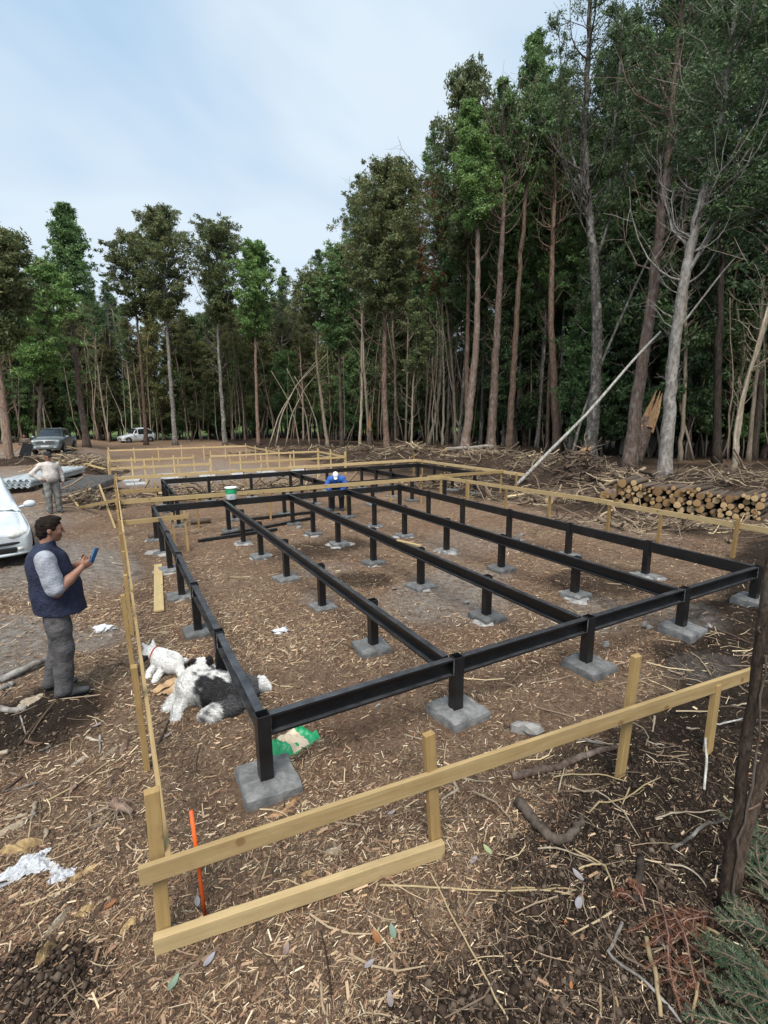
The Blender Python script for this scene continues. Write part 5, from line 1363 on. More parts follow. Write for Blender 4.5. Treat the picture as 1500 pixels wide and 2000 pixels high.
# ---- trees of the front row, trunks traced from the picture, feet on the ground
def hero(foot, pts, **k):
    B = gp(*foot); return grow(rg, rs(trace(B, pts)), **k)
hero((170, 873), [(155, 770), (142, 650), (134, 560), (132, 470), (128, 408)], r0=.30, r1=.05, crown=(.60, 1.0, column(2.3)), wood='bark_red', leaf='leaf_green', name='tall_tree', label='tall slim tree with narrow green crown right of the grey pickup', nbr=80, dead=8, lsize=.27, per=44, spread=.5)
hero((286, 869), [(275, 700), (265, 600), (255, 470)], r0=.22, r1=.05, crown=(.62, 1.0, egg(3.4)), wood='bark_brown', leaf='leaf_olive', name='tall_tree', label='olive-crowned tree with dark slim trunk behind the left end of the far outline', nbr=70, dead=10, lsize=.26)
hero((343, 869), [(333, 740), (326, 640), (318, 540), (312, 425)], r0=.27, r1=.05, crown=(.56, 1.0, egg(4.0)), wood='bark_grey', leaf='leaf_olive', name='tall_tree', label='pale-trunked tree with a wide olive crown, second highest left of the middle', nbr=100, dead=14, lsize=.26, per=50, spread=.55)
hero((440, 869), [(432, 760), (425, 660), (428, 560), (420, 465)], r0=.25, r1=.05, crown=(.60, 1.0, umbrella(3.4)), wood='bark_grey', leaf='leaf_olive', name='tall_tree', label='forked olive tree with bare upright branches below its crown', bare=12, nbr=85, dead=26, lsize=.26, per=48, spread=.55)
hero((505, 870), [(500, 740), (498, 620), (500, 490)], r0=.2, r1=.05, crown=(.56, 1.0, egg(3.2)), wood='bark_brown', leaf='leaf_bright', name='tall_tree', label='bright green tree between the forked olive tree and the bent pale sapling', nbr=70, dead=8, lsize=.26)
hero((640, 873), [(628, 780), (616, 690), (625, 630), (612, 560)], r0=.17, r1=.05, crown=(.72, 1.02, egg(3.4)), wood='bark_pale', leaf='leaf_olive', name='tall_tree', label='thin pale bent tree with bare white branches left of the big olive tree', nbr=46, dead=22, lsize=.24)
hero((668, 874), [(665, 760), (660, 640), (655, 500)], r0=.2, r1=.05, crown=(.50, 1.0, egg(3.0)), wood='bark_dark', leaf='leaf_green', name='tall_tree', label='green tree with sloping top just left of the big olive tree', nbr=70, dead=8, lsize=.24)
hero((702, 880), [(707, 760), (706, 650), (712, 560), (716, 470)], r0=.12, r1=.04, crown=(.76, 1.0, egg(2.0)), wood='bark_pale', leaf='leaf_olive', name='slim_tree', label='slim pale twin-stemmed tree in front of the big olive tree', nbr=34, dead=12, lsize=.22)
hero((756, 882), [(750, 760), (752, 640), (748, 540), (760, 440), (768, 352)], r0=.26, r1=.06, crown=(.52, 1.0, egg(4.2)), wood='bark_brown', leaf='leaf_olive', name='tall_tree', label='big dark olive tree whose wide crown stands above the middle of the forest', bare=10, nbr=130, dead=34, lsize=.22, per=58, spread=.52)
hero((803, 886), [(806, 760), (812, 690), (816, 640), (812, 600)], r0=.085, r1=.03, crown=(.55, 1.05, egg(1.5)), wood='bark_pale', leaf='leaf_olive', name='young_tree', label='young tree with a thin pale stem and small round crown', nbr=30, dead=6, lsize=.18)
hero((837, 868), [(858, 790), (862, 720), (863, 620), (860, 500), (845, 365)], r0=.16, r1=.05, crown=(.55, 1.0, egg(3.2)), wood='bark_pale', leaf='leaf_rust', name='tall_tree', label='tree with curved pale foot and reddish top beside the big olive tree', nbr=60, dead=16, lsize=.2, per=30)
hero((906, 886), [(922, 770), (932, 640), (934, 520), (930, 400), (918, 205)], r0=.34, r1=.06, crown=(.66, 1.0, column(2.0)), wood='bark_red', leaf='leaf_bright', name='tall_tree', label='straight red-brown trunk with a light green narrow crown, first of the tall ones', nbr=90, dead=22, lsize=.2, per=48, spread=.42)
hero((958, 885), [(966, 740), (975, 560), (985, 400), (985, 280), (985, 165)], r0=.36, r1=.06, crown=(.80, 1.0, column(1.7)), wood='bark_red', leaf='leaf_green', name='tall_tree', label='straight brown trunk with upright bare branches, second of the tall ones', bare=40, nbr=40, dead=46, lsize=.2, per=44, spread=.4)
hero((992, 882), [(1003, 740), (1012, 560), (1025, 400), (1040, 240), (1048, 75)], r0=.28, r1=.05, crown=(.68, 1.0, column(2.2)), wood='bark_brown', leaf='leaf_green', name='tall_tree', label='tall tree with a pointed green crown like a spire against the sky', bare=6, nbr=100, dead=20, lsize=.2, per=48, spread=.42)
hero((1090, 882), [(1082, 740), (1075, 620), (1080, 460), (1088, 300), (1095, 160)], r0=.34, r1=.06, crown=(.76, 1.0, egg(2.0)), wood='bark_brown', leaf='leaf_olive', name='tall_tree', label='dark brown trunk with dark crown just right of the spire-like tree', bare=34, nbr=60, dead=40, lsize=.18, per=40)
# forked grey tree with lichen
B = gp(1150, 906); V = lambda a, b: vp(B, a, b)
grow(rg, rs(trace(B, [(1165, 740), (1166, 600), (1158, 470), (1150, 400), (1137, 320), (1148, 180), (1152, 20), (1150, -160)]), 12), r0=.36, r1=.06, crown=(.60, 1.0, egg(2.2)), wood='bark_grey', leaf='leaf_dark', name='forked_tree',
     label='pale lichen-spotted tree forking into several upright limbs above the leaning log', bare=26, nbr=44, dead=26, lsize=.135, per=44, limbs=[([V(1162, 440), V(1190, 380), V(1196, 280), V(1212, 120), V(1220, -60)], .13, .5), ([V(1168, 500), V(1190, 430), V(1225, 340), V(1250, 200)], .09, .4), ([V(1152, 400), V(1115, 300), V(1098, 180), V(1092, 60)], .07, .3), ([V(1190, 400), V(1225, 310), V(1262, 220), V(1285, 90)], .06, .3)])
hero((1226, 917), [(1245, 780), (1262, 660), (1285, 500), (1302, 330), (1318, 180), (1335, 0), (1345, -150)], r0=.33, r1=.08, crown=(.58, 1.0, egg(2.6)), wood='bark_red', leaf='leaf_dark', name='tall_tree', label='thick reddish leaning trunk right of the broken splintered stump', bare=24, nbr=74, dead=24, lsize=.135, per=46)
B = gp(1296, 932); V = lambda a, b: vp(B, a, b)
grow(rg, rs(trace(B, [(1308, 800), (1318, 660), (1335, 540), (1368, 400), (1400, 280), (1425, 120), (1445, -60)]), 11), r0=.28, r1=.07, crown=(.60, 1.0, egg(2.3)), wood='bark_grey', leaf='leaf_dark', name='tall_tree', label='grey mottled trunk bending to the right above the woodpile', bare=30, nbr=60, dead=30, lsize=.135, per=44,
     limbs=[([V(1330, 560), V(1400, 430), V(1470, 330), V(1540, 250)], .08, .35), ([V(1372, 400), V(1440, 290), V(1500, 150), V(1530, 0)], .07, .35), ([V(1320, 650), V(1420, 520), V(1500, 440)], .05, 0)])
hero((1432, 938), [(1440, 860), (1447, 790), (1465, 720), (1495, 640), (1520, 500), (1530, 330)], r0=.11, r1=.04, crown=(.6, 1.0, egg(2.2)), wood='bark_pale', leaf='leaf_dark', name='crooked_tree', label='thin crooked bare tree at the right edge behind the woodpile', nbr=26, dead=24, lsize=.18)
hero((1400, 905), [(1400, 740), (1410, 520), (1420, 250), (1425, 0)], r0=.22, r1=.06, crown=(.50, 1.0, egg(2.8)), wood='bark_dark', leaf='leaf_green', name='tall_tree', label='dark tree with the green crown in the upper right corner', bare=18, nbr=70, dead=20, lsize=.14, per=46)
hero((20, 905), [(8, 800), (-5, 700), (-10, 600), (0, 480)], r0=.25, r1=.05, crown=(.50, 1.0, egg(3.2)), wood='bark_brown', leaf='leaf_olive', name='tall_tree', label='olive tree at the left edge with a leaning brown trunk', nbr=90, dead=14, lsize=.24, per=48, spread=.5)
hero((75, 880), [(80, 760), (85, 640), (95, 535)], r0=.2, r1=.05, crown=(.38, 1.0, egg(3.6)), wood='bark_dark', leaf='leaf_bright', name='tall_tree', label='bright green tree left of the tall slim tree, behind the pickup', nbr=90, dead=6, lsize=.25)

# ---- prototypes for the woods behind; copies stand one by one
def proto(leaf, wood, H, crown, **k):
    pth = wobble((0, 0, 0), (rg.normal()*.5, rg.normal()*.5, H), 9, .012, rg)
    return grow(rg, pth, wood=wood, leaf=leaf, crown=crown, name='forest_tree', label='x', **k)
PR = [proto('leaf_olive', 'bark_brown', 20, (.52, 1, egg(3.8)), r0=.22, r1=.05, nbr=80, dead=16, lsize=.27, per=48, spread=.55),
      proto('leaf_dark', 'bark_dark', 20, (.50, 1, egg(3.0)), r0=.20, r1=.05, nbr=90, dead=24, lsize=.27, per=48, spread=.55),
      proto('leaf_green', 'bark_grey', 19, (.48, 1, column(3.4)), r0=.18, r1=.05, nbr=85, dead=14, lsize=.26, per=46, spread=.5),
      proto('leaf_bright', 'bark_brown', 16, (.45, 1, egg(3.0)), r0=.16, r1=.04, nbr=70, dead=8, lsize=.25, per=44, spread=.5)]
UN = [proto('leaf_dark', 'bark_dark', 9, (.10, 1, egg(2.9, .7)), r0=.10, r1=.03, nbr=80, dead=4, lsize=.22, per=46, spread=.5, up=.4),
      proto('leaf_green', 'bark_dark', 7, (.08, 1, egg(2.3, .7)), r0=.08, r1=.02, nbr=64, dead=4, lsize=.20, per=44, spread=.45, up=.4),
      proto('leaf_olive', 'bark_brown', 10, (.15, 1, egg(2.3, .6)), r0=.09, r1=.02, nbr=64, dead=8, lsize=.20, per=42, spread=.45, up=.5)]
SL = [proto('leaf_green', 'bark_pale', 21, (.60, 1, column(1.9)), r0=.13, r1=.03, nbr=44, dead=44, lsize=.18, per=40, spread=.36, bare=8),
      proto('leaf_olive', 'bark_red', 20, (.62, 1, egg(2.0)), r0=.15, r1=.03, nbr=46, dead=40, lsize=.18, per=40, spread=.38, bare=6),
      proto('leaf_dark', 'bark_grey', 22, (.66, 1, column(2.2)), r0=.14, r1=.03, nbr=44, dead=50, lsize=.18, per=40, spread=.38, bare=12)]
used = set()
def put(P, x, y, sc, rz, label, group, name=None, cat='tree', sz=None):
    if id(P) in used: o = dup(P)
    else: o = P; used.add(id(P))
    o.location = (x, y, gzf(x, y)-.05); o.rotation_euler = (rg.normal()*.02, rg.normal()*.02, rz); o.scale = (sc, sc, sc*(sz or 1))
    if name: o.name = name
    return tag(o, label, cat, group)
# forest edge line on the ground (left to right); woods fill the strip behind it
EDGE = np.array([(-26, 52), (-14, 60), (-5, 66), (4, 67), (12, 62), (18, 54), (23, 43), (28, 35), (33, 28), (31, 21), (29, 15), (29, 8), (31, 1), (33, -8)], float)
def edge_pt(u, back):
    d = np.r_[0, np.cumsum(np.linalg.norm(np.diff(EDGE, axis=0), axis=1))]; s = u*d[-1]
    p = np.array([np.interp(s, d, EDGE[:, 0]), np.interp(s, d, EDGE[:, 1])]); q = np.array([np.interp(min(s+1, d[-1]), d, EDGE[:, 0]), np.interp(min(s+1, d[-1]), d, EDGE[:, 1])])
    t = nrm(q-p); n = np.array([-t[1], t[0]])
    if n@p < 0: n = -n
    return p+n*back
NEAR = [(10, 'the olive tree at the left edge'), (75, 'the bright green tree by the pickup'), (168, 'the tall slim tree right of the pickup'), (285, 'the dark slim-trunked olive tree'), (340, 'the pale-trunked olive tree'), (437, 'the forked olive tree'), (503, 'the bright green tree'), (575, 'the bent pale stems'), (640, 'the thin bent tree'), (700, 'the slim twin-stemmed tree'), (756, 'the big olive tree'),
        (803, 'the young pale-stemmed tree'), (860, 'the curved-foot tree'), (906, 'the first tall red-brown trunk'), (960, 'the second tall brown trunk'), (1000, 'the spire-like tree'), (1088, 'the dark brown trunk'), (1155, 'the forked lichen-spotted tree'), (1230, 'the thick reddish trunk'), (1300, 'the grey mottled trunk'), (1432, 'the crooked bare tree'), (1560, 'the trees at the right edge')]
def near(x, y):
    px = pix((x, y, 0))[0]; return min(NEAR, key=lambda e: abs(e[0]-px))[1]
LBT = ['tall olive-crowned forest tree', 'tall dense dark forest tree', 'tall narrow green forest tree', 'bright green forest tree']
for k in range(120):
    u = (k+.5)/120; right = u > .52
    if (right and k % 3 == 0) or (u > .66 and k % 4 != 1) or (.2 < u < .5 and k % 3 == 1): continue
    for_ = edge_pt(u, rg.uniform(4, 12) if k % 2 else rg.uniform(8, 24 if right else 13))
    i = int(rg.choice(4, p=[.30, .25, .30, .15] if right else [.40, .25, .15, .20])); s = rg.uniform(.72, 1.0)*(1.08 if right else .90)
    put(PR[i], for_[0], for_[1], s, rg.random()*6.28, LBT[i]+' behind '+near(*for_), 'forest trees behind the front row', sz=rg.uniform(.95, 1.12))
for k in range(80):      # slim trunks crowding the edge of the wood
    u = .10+.88*(k+rg.random())/80; for_ = edge_pt(u, rg.uniform(-1.5, 5)); i = int(rg.choice(3)); s = rg.uniform(.8, 1.1)*(1.08 if u > .5 else .82)
    o = put(SL[i], for_[0], for_[1], s, rg.random()*6.28, ['slim pale-trunked green tree', 'slim red-barked olive tree', 'slim grey-trunked dark tree'][i]+' near '+near(*for_), 'slim trees along the forest edge', 'slim_tree', sz=rg.uniform(.95, 1.1)); o.rotation_euler[0] += rg.normal()*.03; o.rotation_euler[1] += rg.normal()*.03
for k, px in enumerate(np.linspace(872, 1135, 13)):      # narrow green crowns rising behind the straight brown trunks
    P = gp(px, 884)*rg.uniform(1.07, 1.3); i = [2, 2, 0, 2, 3][k % 5]
    put(PR[i], P[0], P[1], rg.uniform(.85, 1.0), rg.random()*6.28, LBT[i]+' rising behind '+near(P[0], P[1]), 'forest trees behind the front row', sz=rg.uniform(1.15, 1.42)*(1.2 if i == 3 else 1))
for k, px in enumerate(np.linspace(1130, 1640, 7)):     # tall crowns filling the upper right
    P = gp(px, 905)*rg.uniform(1.08, 1.45); i = [1, 2, 1, 0][k % 4]
    put(PR[i], P[0], P[1], rg.uniform(.9, 1.05), rg.random()*6.28, LBT[i]+' rising behind '+near(P[0], P[1]), 'forest trees behind the front row', sz=rg.uniform(1.2, 1.5))
LBU = ['dense dark shrub', 'green leafy shrub', 'olive bushy shrub']
for k in range(110):
    u = (k+rg.random())/110; left = u < .42
    for_ = edge_pt(u, rg.uniform(2.5, 9)); i = int(rg.choice(3, p=[.5, .25, .25] if not left else [.2, .4, .4]))
    put(UN[i], for_[0], for_[1], rg.uniform(.55, 1.15)*(1.0 if left else .8), rg.random()*6.28, LBU[i]+' on the ground near '+near(*for_), 'shrubs under the forest', 'forest_shrub', 'shrub', rg.uniform(.8, 1.2))
for k in range(70):      # leafy mass under the crowns on the left
    u = (k+rg.random())/70*.56; for_ = edge_pt(u, rg.uniform(3, 12)); i = int(rg.choice(3, p=[.2, .35, .45]))
    put(UN[i], for_[0], for_[1], rg.uniform(1.0, 1.5), rg.random()*6.28, LBU[i]+' under the crowns by '+near(*for_), 'shrubs under the forest', 'forest_shrub', 'shrub', rg.uniform(.9, 1.25))
for k in range(34):      # green foliage hanging low between the trunks on the left
    u = .06+.46*(k+rg.random())/34; for_ = edge_pt(u, rg.uniform(.3, 3)); i = [1, 2, 2][k % 3]
    put(UN[i], for_[0], for_[1], rg.uniform(.75, 1.2), rg.random()*6.28, LBU[i]+' between the trunks by '+near(*for_), 'shrubs under the forest', 'forest_shrub', 'shrub', rg.uniform(1.0, 1.35))
for k in range(64):      # far leafy backdrop of the wood
    for_ = edge_pt((k+rg.random())/64, rg.uniform(13, 26)); i = int(rg.choice(3, p=[.5, .25, .25]))
    put(UN[i], for_[0], for_[1], rg.uniform(.9, 1.5), rg.random()*6.28, LBU[i]+' far back behind '+near(*for_), 'shrubs under the forest', 'forest_shrub', 'shrub', rg.uniform(.7, 1.0))
for k, px in enumerate(np.linspace(1010, 1640, 24)):     # thick undergrowth of the right-hand wood
    P = gp(px, 882 if px < 1130 else 905)*rg.uniform(1.10, 1.35); i = [0, 0, 1][k % 3]
    put(UN[i], P[0], P[1], rg.uniform(.9, 1.4), rg.random()*6.28, LBU[i]+' in the undergrowth behind '+near(P[0], P[1]), 'shrubs under the forest', 'forest_shrub', 'shrub', rg.uniform(1.0, 1.4))
for k in range(34):      # dark depth of the right-hand wood
    for_ = edge_pt(rg.uniform(.56, 1.0), rg.uniform(9, 22))
    put(UN[0], for_[0], for_[1], rg.uniform(1.0, 1.7), rg.random()*6.28, LBU[0]+' deep behind '+near(*for_), 'shrubs under the forest', 'forest_shrub', 'shrub', 1.1)
# thin bare stems between the trunks
ST = []
for k in range(7):
    H = rg.uniform(6, 12); t = thing('young_sapling', 'x', 'sapling', (0, 0, 0)); W = MB()
    pth = wobble((0, 0, -.15), (rg.normal()*.9, rg.normal()*.9, H), 10, .03, rg); W.tube(pth, np.linspace(.055, .02, 10)*rg.uniform(.7, 1.5), 5)
    for j in range(12):
        p = interp(pth, rg.uniform(.3, 1)); q = p+np.array([rg.normal()*.5, rg.normal()*.5, rg.uniform(.3, 1.2)]); W.tube(wobble(p, q, 4, .08, rg), [.012, .009, .006, .004], 3, cap=False)
    W.build('stem', ['bark_pale', 'bark_brown', 'bark_pale', 'bark_pale'][k % 4], t, smooth=True)
    if k % 2 == 0:
        L = MB(); c = np.array([interp(pth, rg.uniform(.6, 1))+rg.normal(size=3)*.3 for _ in range(16)]); leaves(L, c, .3, 22, .14, rg, .5); L.build('leaves', 'leaf_olive' if k % 4 else 'leaf_green', t)
    ST.append(t)
LBS = 'thin bare sapling stem near '
for k in range(290):
    for_ = edge_pt(rg.beta(1.1, 1.25)*.97+.01, rg.uniform(-1.5, 4.5))
    o = put(ST[k % 7], for_[0], for_[1], rg.uniform(.7, 1.35), rg.random()*6.28, LBS+near(*for_), 'thin stems at the forest edge', 'young_sapling', 'sapling', rg.uniform(.8, 1.3))
    o.rotation_euler = (rg.normal()*.09, rg.normal()*.09, rg.random()*6.28)

# ---- leaning poles and broken trunks
def pole(name, label, foot, pts, r0, r1, mat, cat='leaning trunk', toward=0.0, n=10, sides=9, sink=.1):
    B = gp(*foot); P = [B-np.array([0, 0, sink])]
    for i, (a, c) in enumerate(pts):
        q = B*(1+toward*(i+1)/len(pts)); P.append(vp(q, a, c))
    P = rs(np.array(P), n); b = MB(); b.tube(P, np.linspace(r0, r1, n), sides, jit=.08); return tag(b.build(name, mat, smooth=True), label, cat)
pole('leaning_pole', 'long pale birch pole leaning up from the debris into the forest', (1004, 948), [(1070, 885), (1150, 805), (1240, 700), (1290, 648)], .075, .048, 'bark_birch', toward=.2, n=14)
pole('leaning_pole', 'thin grey pole leaning across the forked pale tree', (1112, 905), [(1135, 820), (1170, 720), (1200, 650), (1240, 560), (1290, 455)], .085, .05, 'bark_grey', toward=.1, n=14)
pole('leaning_pole', 'thin pale branch leaning from the right edge over the woodpile', (1480, 950), [(1430, 880), (1445, 790), (1500, 600)], .06, .03, 'bark_pale', toward=.05)
for k, (a, c, x2, y2, lab) in enumerate(((525, 872, 640, 690, 'first of the cut bamboo-like stems bent over to the right'), (538, 872, 622, 700, 'second bent pale stem arching to the right'), (558, 870, 640, 705, 'third bent pale stem arching to the right'), (605, 872, 560, 720, 'pale stem leaning left across the bent stems'), (625, 872, 575, 735, 'thin stem leaning left behind the bent stems'), (585, 872, 530, 725, 'thin pale stem leaning far to the left'))):
    xm, ym = (a+x2)/2, (c+y2)/2; dx = -14 if x2 > a else 8
    pole('bent_stem', lab, (a, c), [(a+(x2-a)*.3+dx, c+(y2-c)*.35), (a+(x2-a)*.6+dx*.8, c+(y2-c)*.68), (x2, y2)], .075, .03, 'bark_pale', 'bent stem', n=12, sides=6)
def splintered(foot, tip, r, label, mat='split_wood', toward=.0, seed=0):
    B = gp(*foot); T = vp(B*(1+toward), *tip); rgx = np.random.default_rng(seed); s, u, d = frame(T-B); L = np.linalg.norm(T-B)
    t = thing('broken_trunk', label, 'broken trunk', B); b = MB(); P = np.array([B+d*L*x for x in (-.06, .15, .3, .45, .55)])
    b.tube(P, np.array([1.2, 1.05, 1, .95, .8])*r, 14, jit=.2); b.build('bark', 'bark_red', t, smooth=True)
    for k in range(11):
        a = k*2.4; o = (s*math.cos(a)+u*math.sin(a))*r*rgx.uniform(.25, .85); l0 = rgx.uniform(.35, .48)*L; l1 = rgx.uniform(.62, 1.0)*L*(1-.22*(k % 3 == 0)); b = MB()
        c0 = B+o+d*l0; c1 = B+o*.75+d*l1; b.tube([c0, c0*.5+c1*.5, c1], [r*.48, r*.38, .012], 6, jit=.45); b.build('splinter', mat, t)
splintered((1238, 905), (1292, 745), .36, 'broken trunk with orange splintered wood leaning beside the reddish tree', toward=.05, seed=3)
splintered((722, 876), (722, 800), .22, 'short splintered pale stump among the trunks left of the young tree', toward=0, seed=5)
# two thin trunks standing at the right edge of the foreground, close to the camera
def near_trunks():
    B = gp(1412, 1780); 
    for lab, foot, pts, r0, r1 in (('thin brown sapling trunk nearest the camera at the right edge', (1410, 1783), [(1425, 1680), (1448, 1520), (1470, 1350), (1492, 1200), (1515, 1050)], .031, .021),
                                   ('second brown sapling trunk just behind the nearest one at the right edge', (1432, 1740), [(1455, 1640), (1480, 1540), (1530, 1380), (1580, 1200)], .030, .024)):
        Bf = gp(*foot); P = rs(trace(Bf, pts), 14); t = thing('young_sapling', lab, 'sapling', Bf); P[0, 2] -= .05; b = MB(); P[2:-1] += rg.normal(size=(11, 3))*.004
        b.tube(P, np.linspace(r0, r1, 14), 12, jit=.10); b.build('trunk', 'bark_near', t, smooth=True)
        for k in range(4):
            p = P[4+2*k]; q = p+np.array([rg.normal()*.05, rg.normal()*.05, .06]); b = MB(); b.tube(wobble(p, q, 4, .1, rg), [.008, .006, .005, .004], 5); b.build('twig_stub', 'bark_brown', t, smooth=True)
    Bf = gp(1425, 1800); b = MB(); P = rs(trace(Bf, [(1432, 1760), (1440, 1650), (1470, 1540), (1485, 1400), (1497, 1280)]), 16); P[2:-1] += rg.normal(size=(13, 3))*.006; b.tube(P, np.linspace(.007, .005, 16), 6); tag(b.build('vine_stem', 'bark_dark', smooth=True), 'thin dark vine climbing beside the nearest sapling trunks', 'vine')
near_trunks()
# ------------------------------------------------------------------ woodpile
def woodpile():
    A, Bp = gp(1192, 992), gp(1490, 1018); d = nrm((Bp-A)*np.array([1, 1, 0])); W = np.linalg.norm((Bp-A)[:2]); ax = np.array([-d[1], d[0], 0]);
    if ax@A < 0: ax = -ax
    r_ = np.random.default_rng(5); n = 14; ang = np.arange(n)*2*math.pi/n
    rj = 1+.06*np.sin(3*ang+1)+.04*np.sin(5*ang)
    b = MB(); b.grid(np.array([[(math.cos(a)*q*s, math.sin(a)*q*s, z) for a, q in zip(ang, rj)] for z, s in ((-.5, 1), (-.25, 1.02), (0, .98), (.25, 1.01), (.5, 1))]), closed=True, flip=False); MBK = b.mesh('log_bark', smooth=True); MBK.materials.append(M('log_bark'))
    b = MB(); b.grid(np.array([[(math.cos(a)*q*s, math.sin(a)*q*s, -.5-e) for a, q in zip(ang, rj)] for s, e in ((.97, .001), (.5, .004), (.001, .004))]), closed=True); MEN = b.mesh('log_end'); MEN.materials.append(M('log_end'))
    circ = []
    for k in range(900):
        r = r_.choice([.042, .055, .068, .085, .105, .135], p=[.22, .26, .2, .16, .11, .05])*r_.uniform(.9, 1.1); best = None
        for _ in range(14):
            x = r_.uniform(r, W-r); z = r
            for cx, cz, cr in circ:
                dx = abs(cx-x)
                if dx < r+cr: z = max(z, cz+math.sqrt((r+cr)**2-dx*dx))
            if best is None or z < best[1]: best = (x, z)
        x, z = best; lim = .88-.25*(x/W)+.08*math.sin(x*4)
        if z+r > lim: continue
        circ.append((x, z, r))
        if len(circ) > 210: break
    for x, z, r in circ:
        P = A+d*x; P = P+ax*(.5+r_.uniform(-.07, .07)); P[2] = gzf(P[0], P[1])*.5+gzf(A[0]+d[0]*x, A[1]+d[1]*x)*.5-.02+z
        row = 'bottom' if z < .2 else ('top' if z > .55 else 'middle'); size = 'thick' if r > .115 else ('thin' if r < .075 else 'medium')
        side = 'left' if x < W/3 else ('right' if x > 2*W/3 else 'central')
        t = thing('cut_log', '%s cut log in the %s %s part of the woodpile' % (size, row, side), 'log', P, 'logs in the woodpile')
        a = ax+np.array([0, 0, 1])*r_.uniform(-.03, .03)+d*r_.uniform(-.08, .08); s, u, dd = frame(a); s2 = s*math.cos(r*900)+u*math.sin(r*900); u2 = np.cross(dd, s2)
        t.rotation_euler = Matrix(np.stack([s2, u2, dd], 1).tolist()).to_euler(); L = r_.uniform(.85, 1.1); t.scale = (r, r, L)
        for nm, me in (('bark', MBK), ('cut_end', MEN)):
            o = bpy.data.objects.new(nm, me); COL.objects.link(o); o.parent = t
woodpile()
# ------------------------------------------------------------------ heaps of brush, roots and soil at the forest edge (nobody could count the sticks)
def brush(label, foot, rx, ry, h, n, seed, mats='twigs', core=True, dark=0):
    P = gp(*foot); r_ = np.random.default_rng(seed); b = MB()
    v0 = nrm(P*np.array([1, 1, 0])); sd = np.array([v0[1], -v0[0], 0])
    for k in range(n):
        u, v = r_.normal(size=2)*.42; hh = h*math.exp(-(u*u+v*v)*1.6)*r_.random()**.6; c = P+sd*u*rx+v0*v*ry; c[2] = gzf(c[0], c[1])+hh
        L = r_.uniform(.25, 1.3)*(1 if r_.random() < .8 else 1.8); a = r_.random()*6.28; e = r_.normal()*.35; dd = np.array([math.cos(a)*math.cos(e), math.sin(a)*math.cos(e), math.sin(e)])
        q = wobble(c-dd*L/2, c+dd*L/2, 5, .1, r_); q[:, 2] = np.maximum(q[:, 2], gz(q[:, 0], q[:, 1])+.01); r0 = r_.choice([.007, .011, .018, .035, .06], p=[.35, .3, .2, .1, .05])
        b.tube(q, np.linspace(r0, r0*.5, 5), 4 if r0 < .02 else 6, cap=r0 > .02, a=np.clip(r_.normal(.48-dark, .2), 0, 1))
    if core:
        m = 26; G = []
        for i in range(9):
            rr = i/8; G.append([tuple((P+sd*math.cos(a)*rr*rx*1.0+v0*math.sin(a)*rr*ry*1.0)[:2]) for a in np.arange(m)*2*math.pi/m])
        G = np.array(G); z = gz(G[..., 0], G[..., 1])+h*.62*np.clip(1-np.linspace(0, 1, 9)[:, None]**1.6, 0, 1)*(.55+.9*fbm(G[..., 0]*2.2, G[..., 1]*2.2, 3, seed))-.03
        c = MB(); c.grid(np.dstack([G, z]), closed=True, a=.35, flip=False); t = thing('brush_heap', label, 'brush heap', P); tag(b.build('branches', mats, t), kind='stuff'); c.build('soil_core', 'clods', t, smooth=True)
    else:
        t = b.build('brush_heap', mats); tag(t, label, 'brush heap')
    tag(t, kind='stuff')
brush('low heap of twigs and soil at the foot of the trees behind the far outline', (560, 885), 5.5, 1.6, .5, 260, 1)
brush('heap of twigs left of the big olive tree behind the far right outline', (700, 892), 3.5, 1.8, .8, 300, 2)
brush('tangled heap of branches and roots in front of the first tall brown trunks', (800, 898), 3.2, 1.8, 1.1, 380, 3)
brush('long heap of branches between the tall brown trunks and the leaning birch pole', (960, 905), 4.0, 1.8, .9, 420, 4)
brush('dark brush heap behind the foot of the leaning birch pole', (1060, 925), 3.0, 1.6, .9, 380, 5, dark=.1)
brush('big dark root heap left of the woodpile', (1130, 940), 2.0, 1.4, 1.2, 460, 6, dark=.25)
brush('scattered brush between the root heap and the woodpile', (1210, 945), 2.4, 1.4, .45, 260, 7)
brush('heap of thin sticks behind the woodpile at the right edge', (1440, 955), 3.2, 1.8, .7, 380, 8, dark=.05)
brush('loose sticks on the ground between the right profile board and the root heap', (1080, 975), 3.0, 1.3, .22, 260, 9, core=False)
brush('sticks and chips on the ground before the woodpile', (1250, 1025), 3.0, 1.0, .15, 240, 10, core=False)
brush('brush and scrap wood heap left of the far timber outline', (165, 915), 2.4, 3.0, .8, 420, 11, dark=-.12)
brush('brush strip between the two steel frames at the left', (330, 975), 2.2, 1.2, .35, 240, 12, core=False)
brush('trampled twigs under the farther steel frame', (560, 955), 5.0, 1.3, .25, 420, 13, core=False)
brush('soil and twigs heap beside the sloping brace board', (185, 985), 1.1, 1.2, .35, 200, 14, dark=.1)
brush('brush at the foot of the left woods beside the pickup', (30, 905), 4, 2, .6, 220, 15)
brush('heap of soil and chips between the frames at the right', (880, 950), 2.2, 1.0, .35, 240, 16)
# slabs of bark and scrap planks on the left heap
for k in range(14):
    P = gp(150+rg.uniform(-45, 55), 905+rg.uniform(-22, 24)); b = MB(); a = rg.random()*3.1; L = rg.uniform(.6, 1.7); dd = np.array([math.cos(a), math.sin(a), rg.normal()*.12]); P[2] += rg.uniform(.25, .55)
    b.bar(P-dd*L/2, P+dd*L/2, rg.uniform(.12, .28), .03); tag(b.build('scrap_board', ['rotten_wood', 'plank_pale', 'bark_pale'][k % 3]), 'rough scrap board on the heap left of the far timber outline', 'scrap board', 'scrap boards on the left heap')
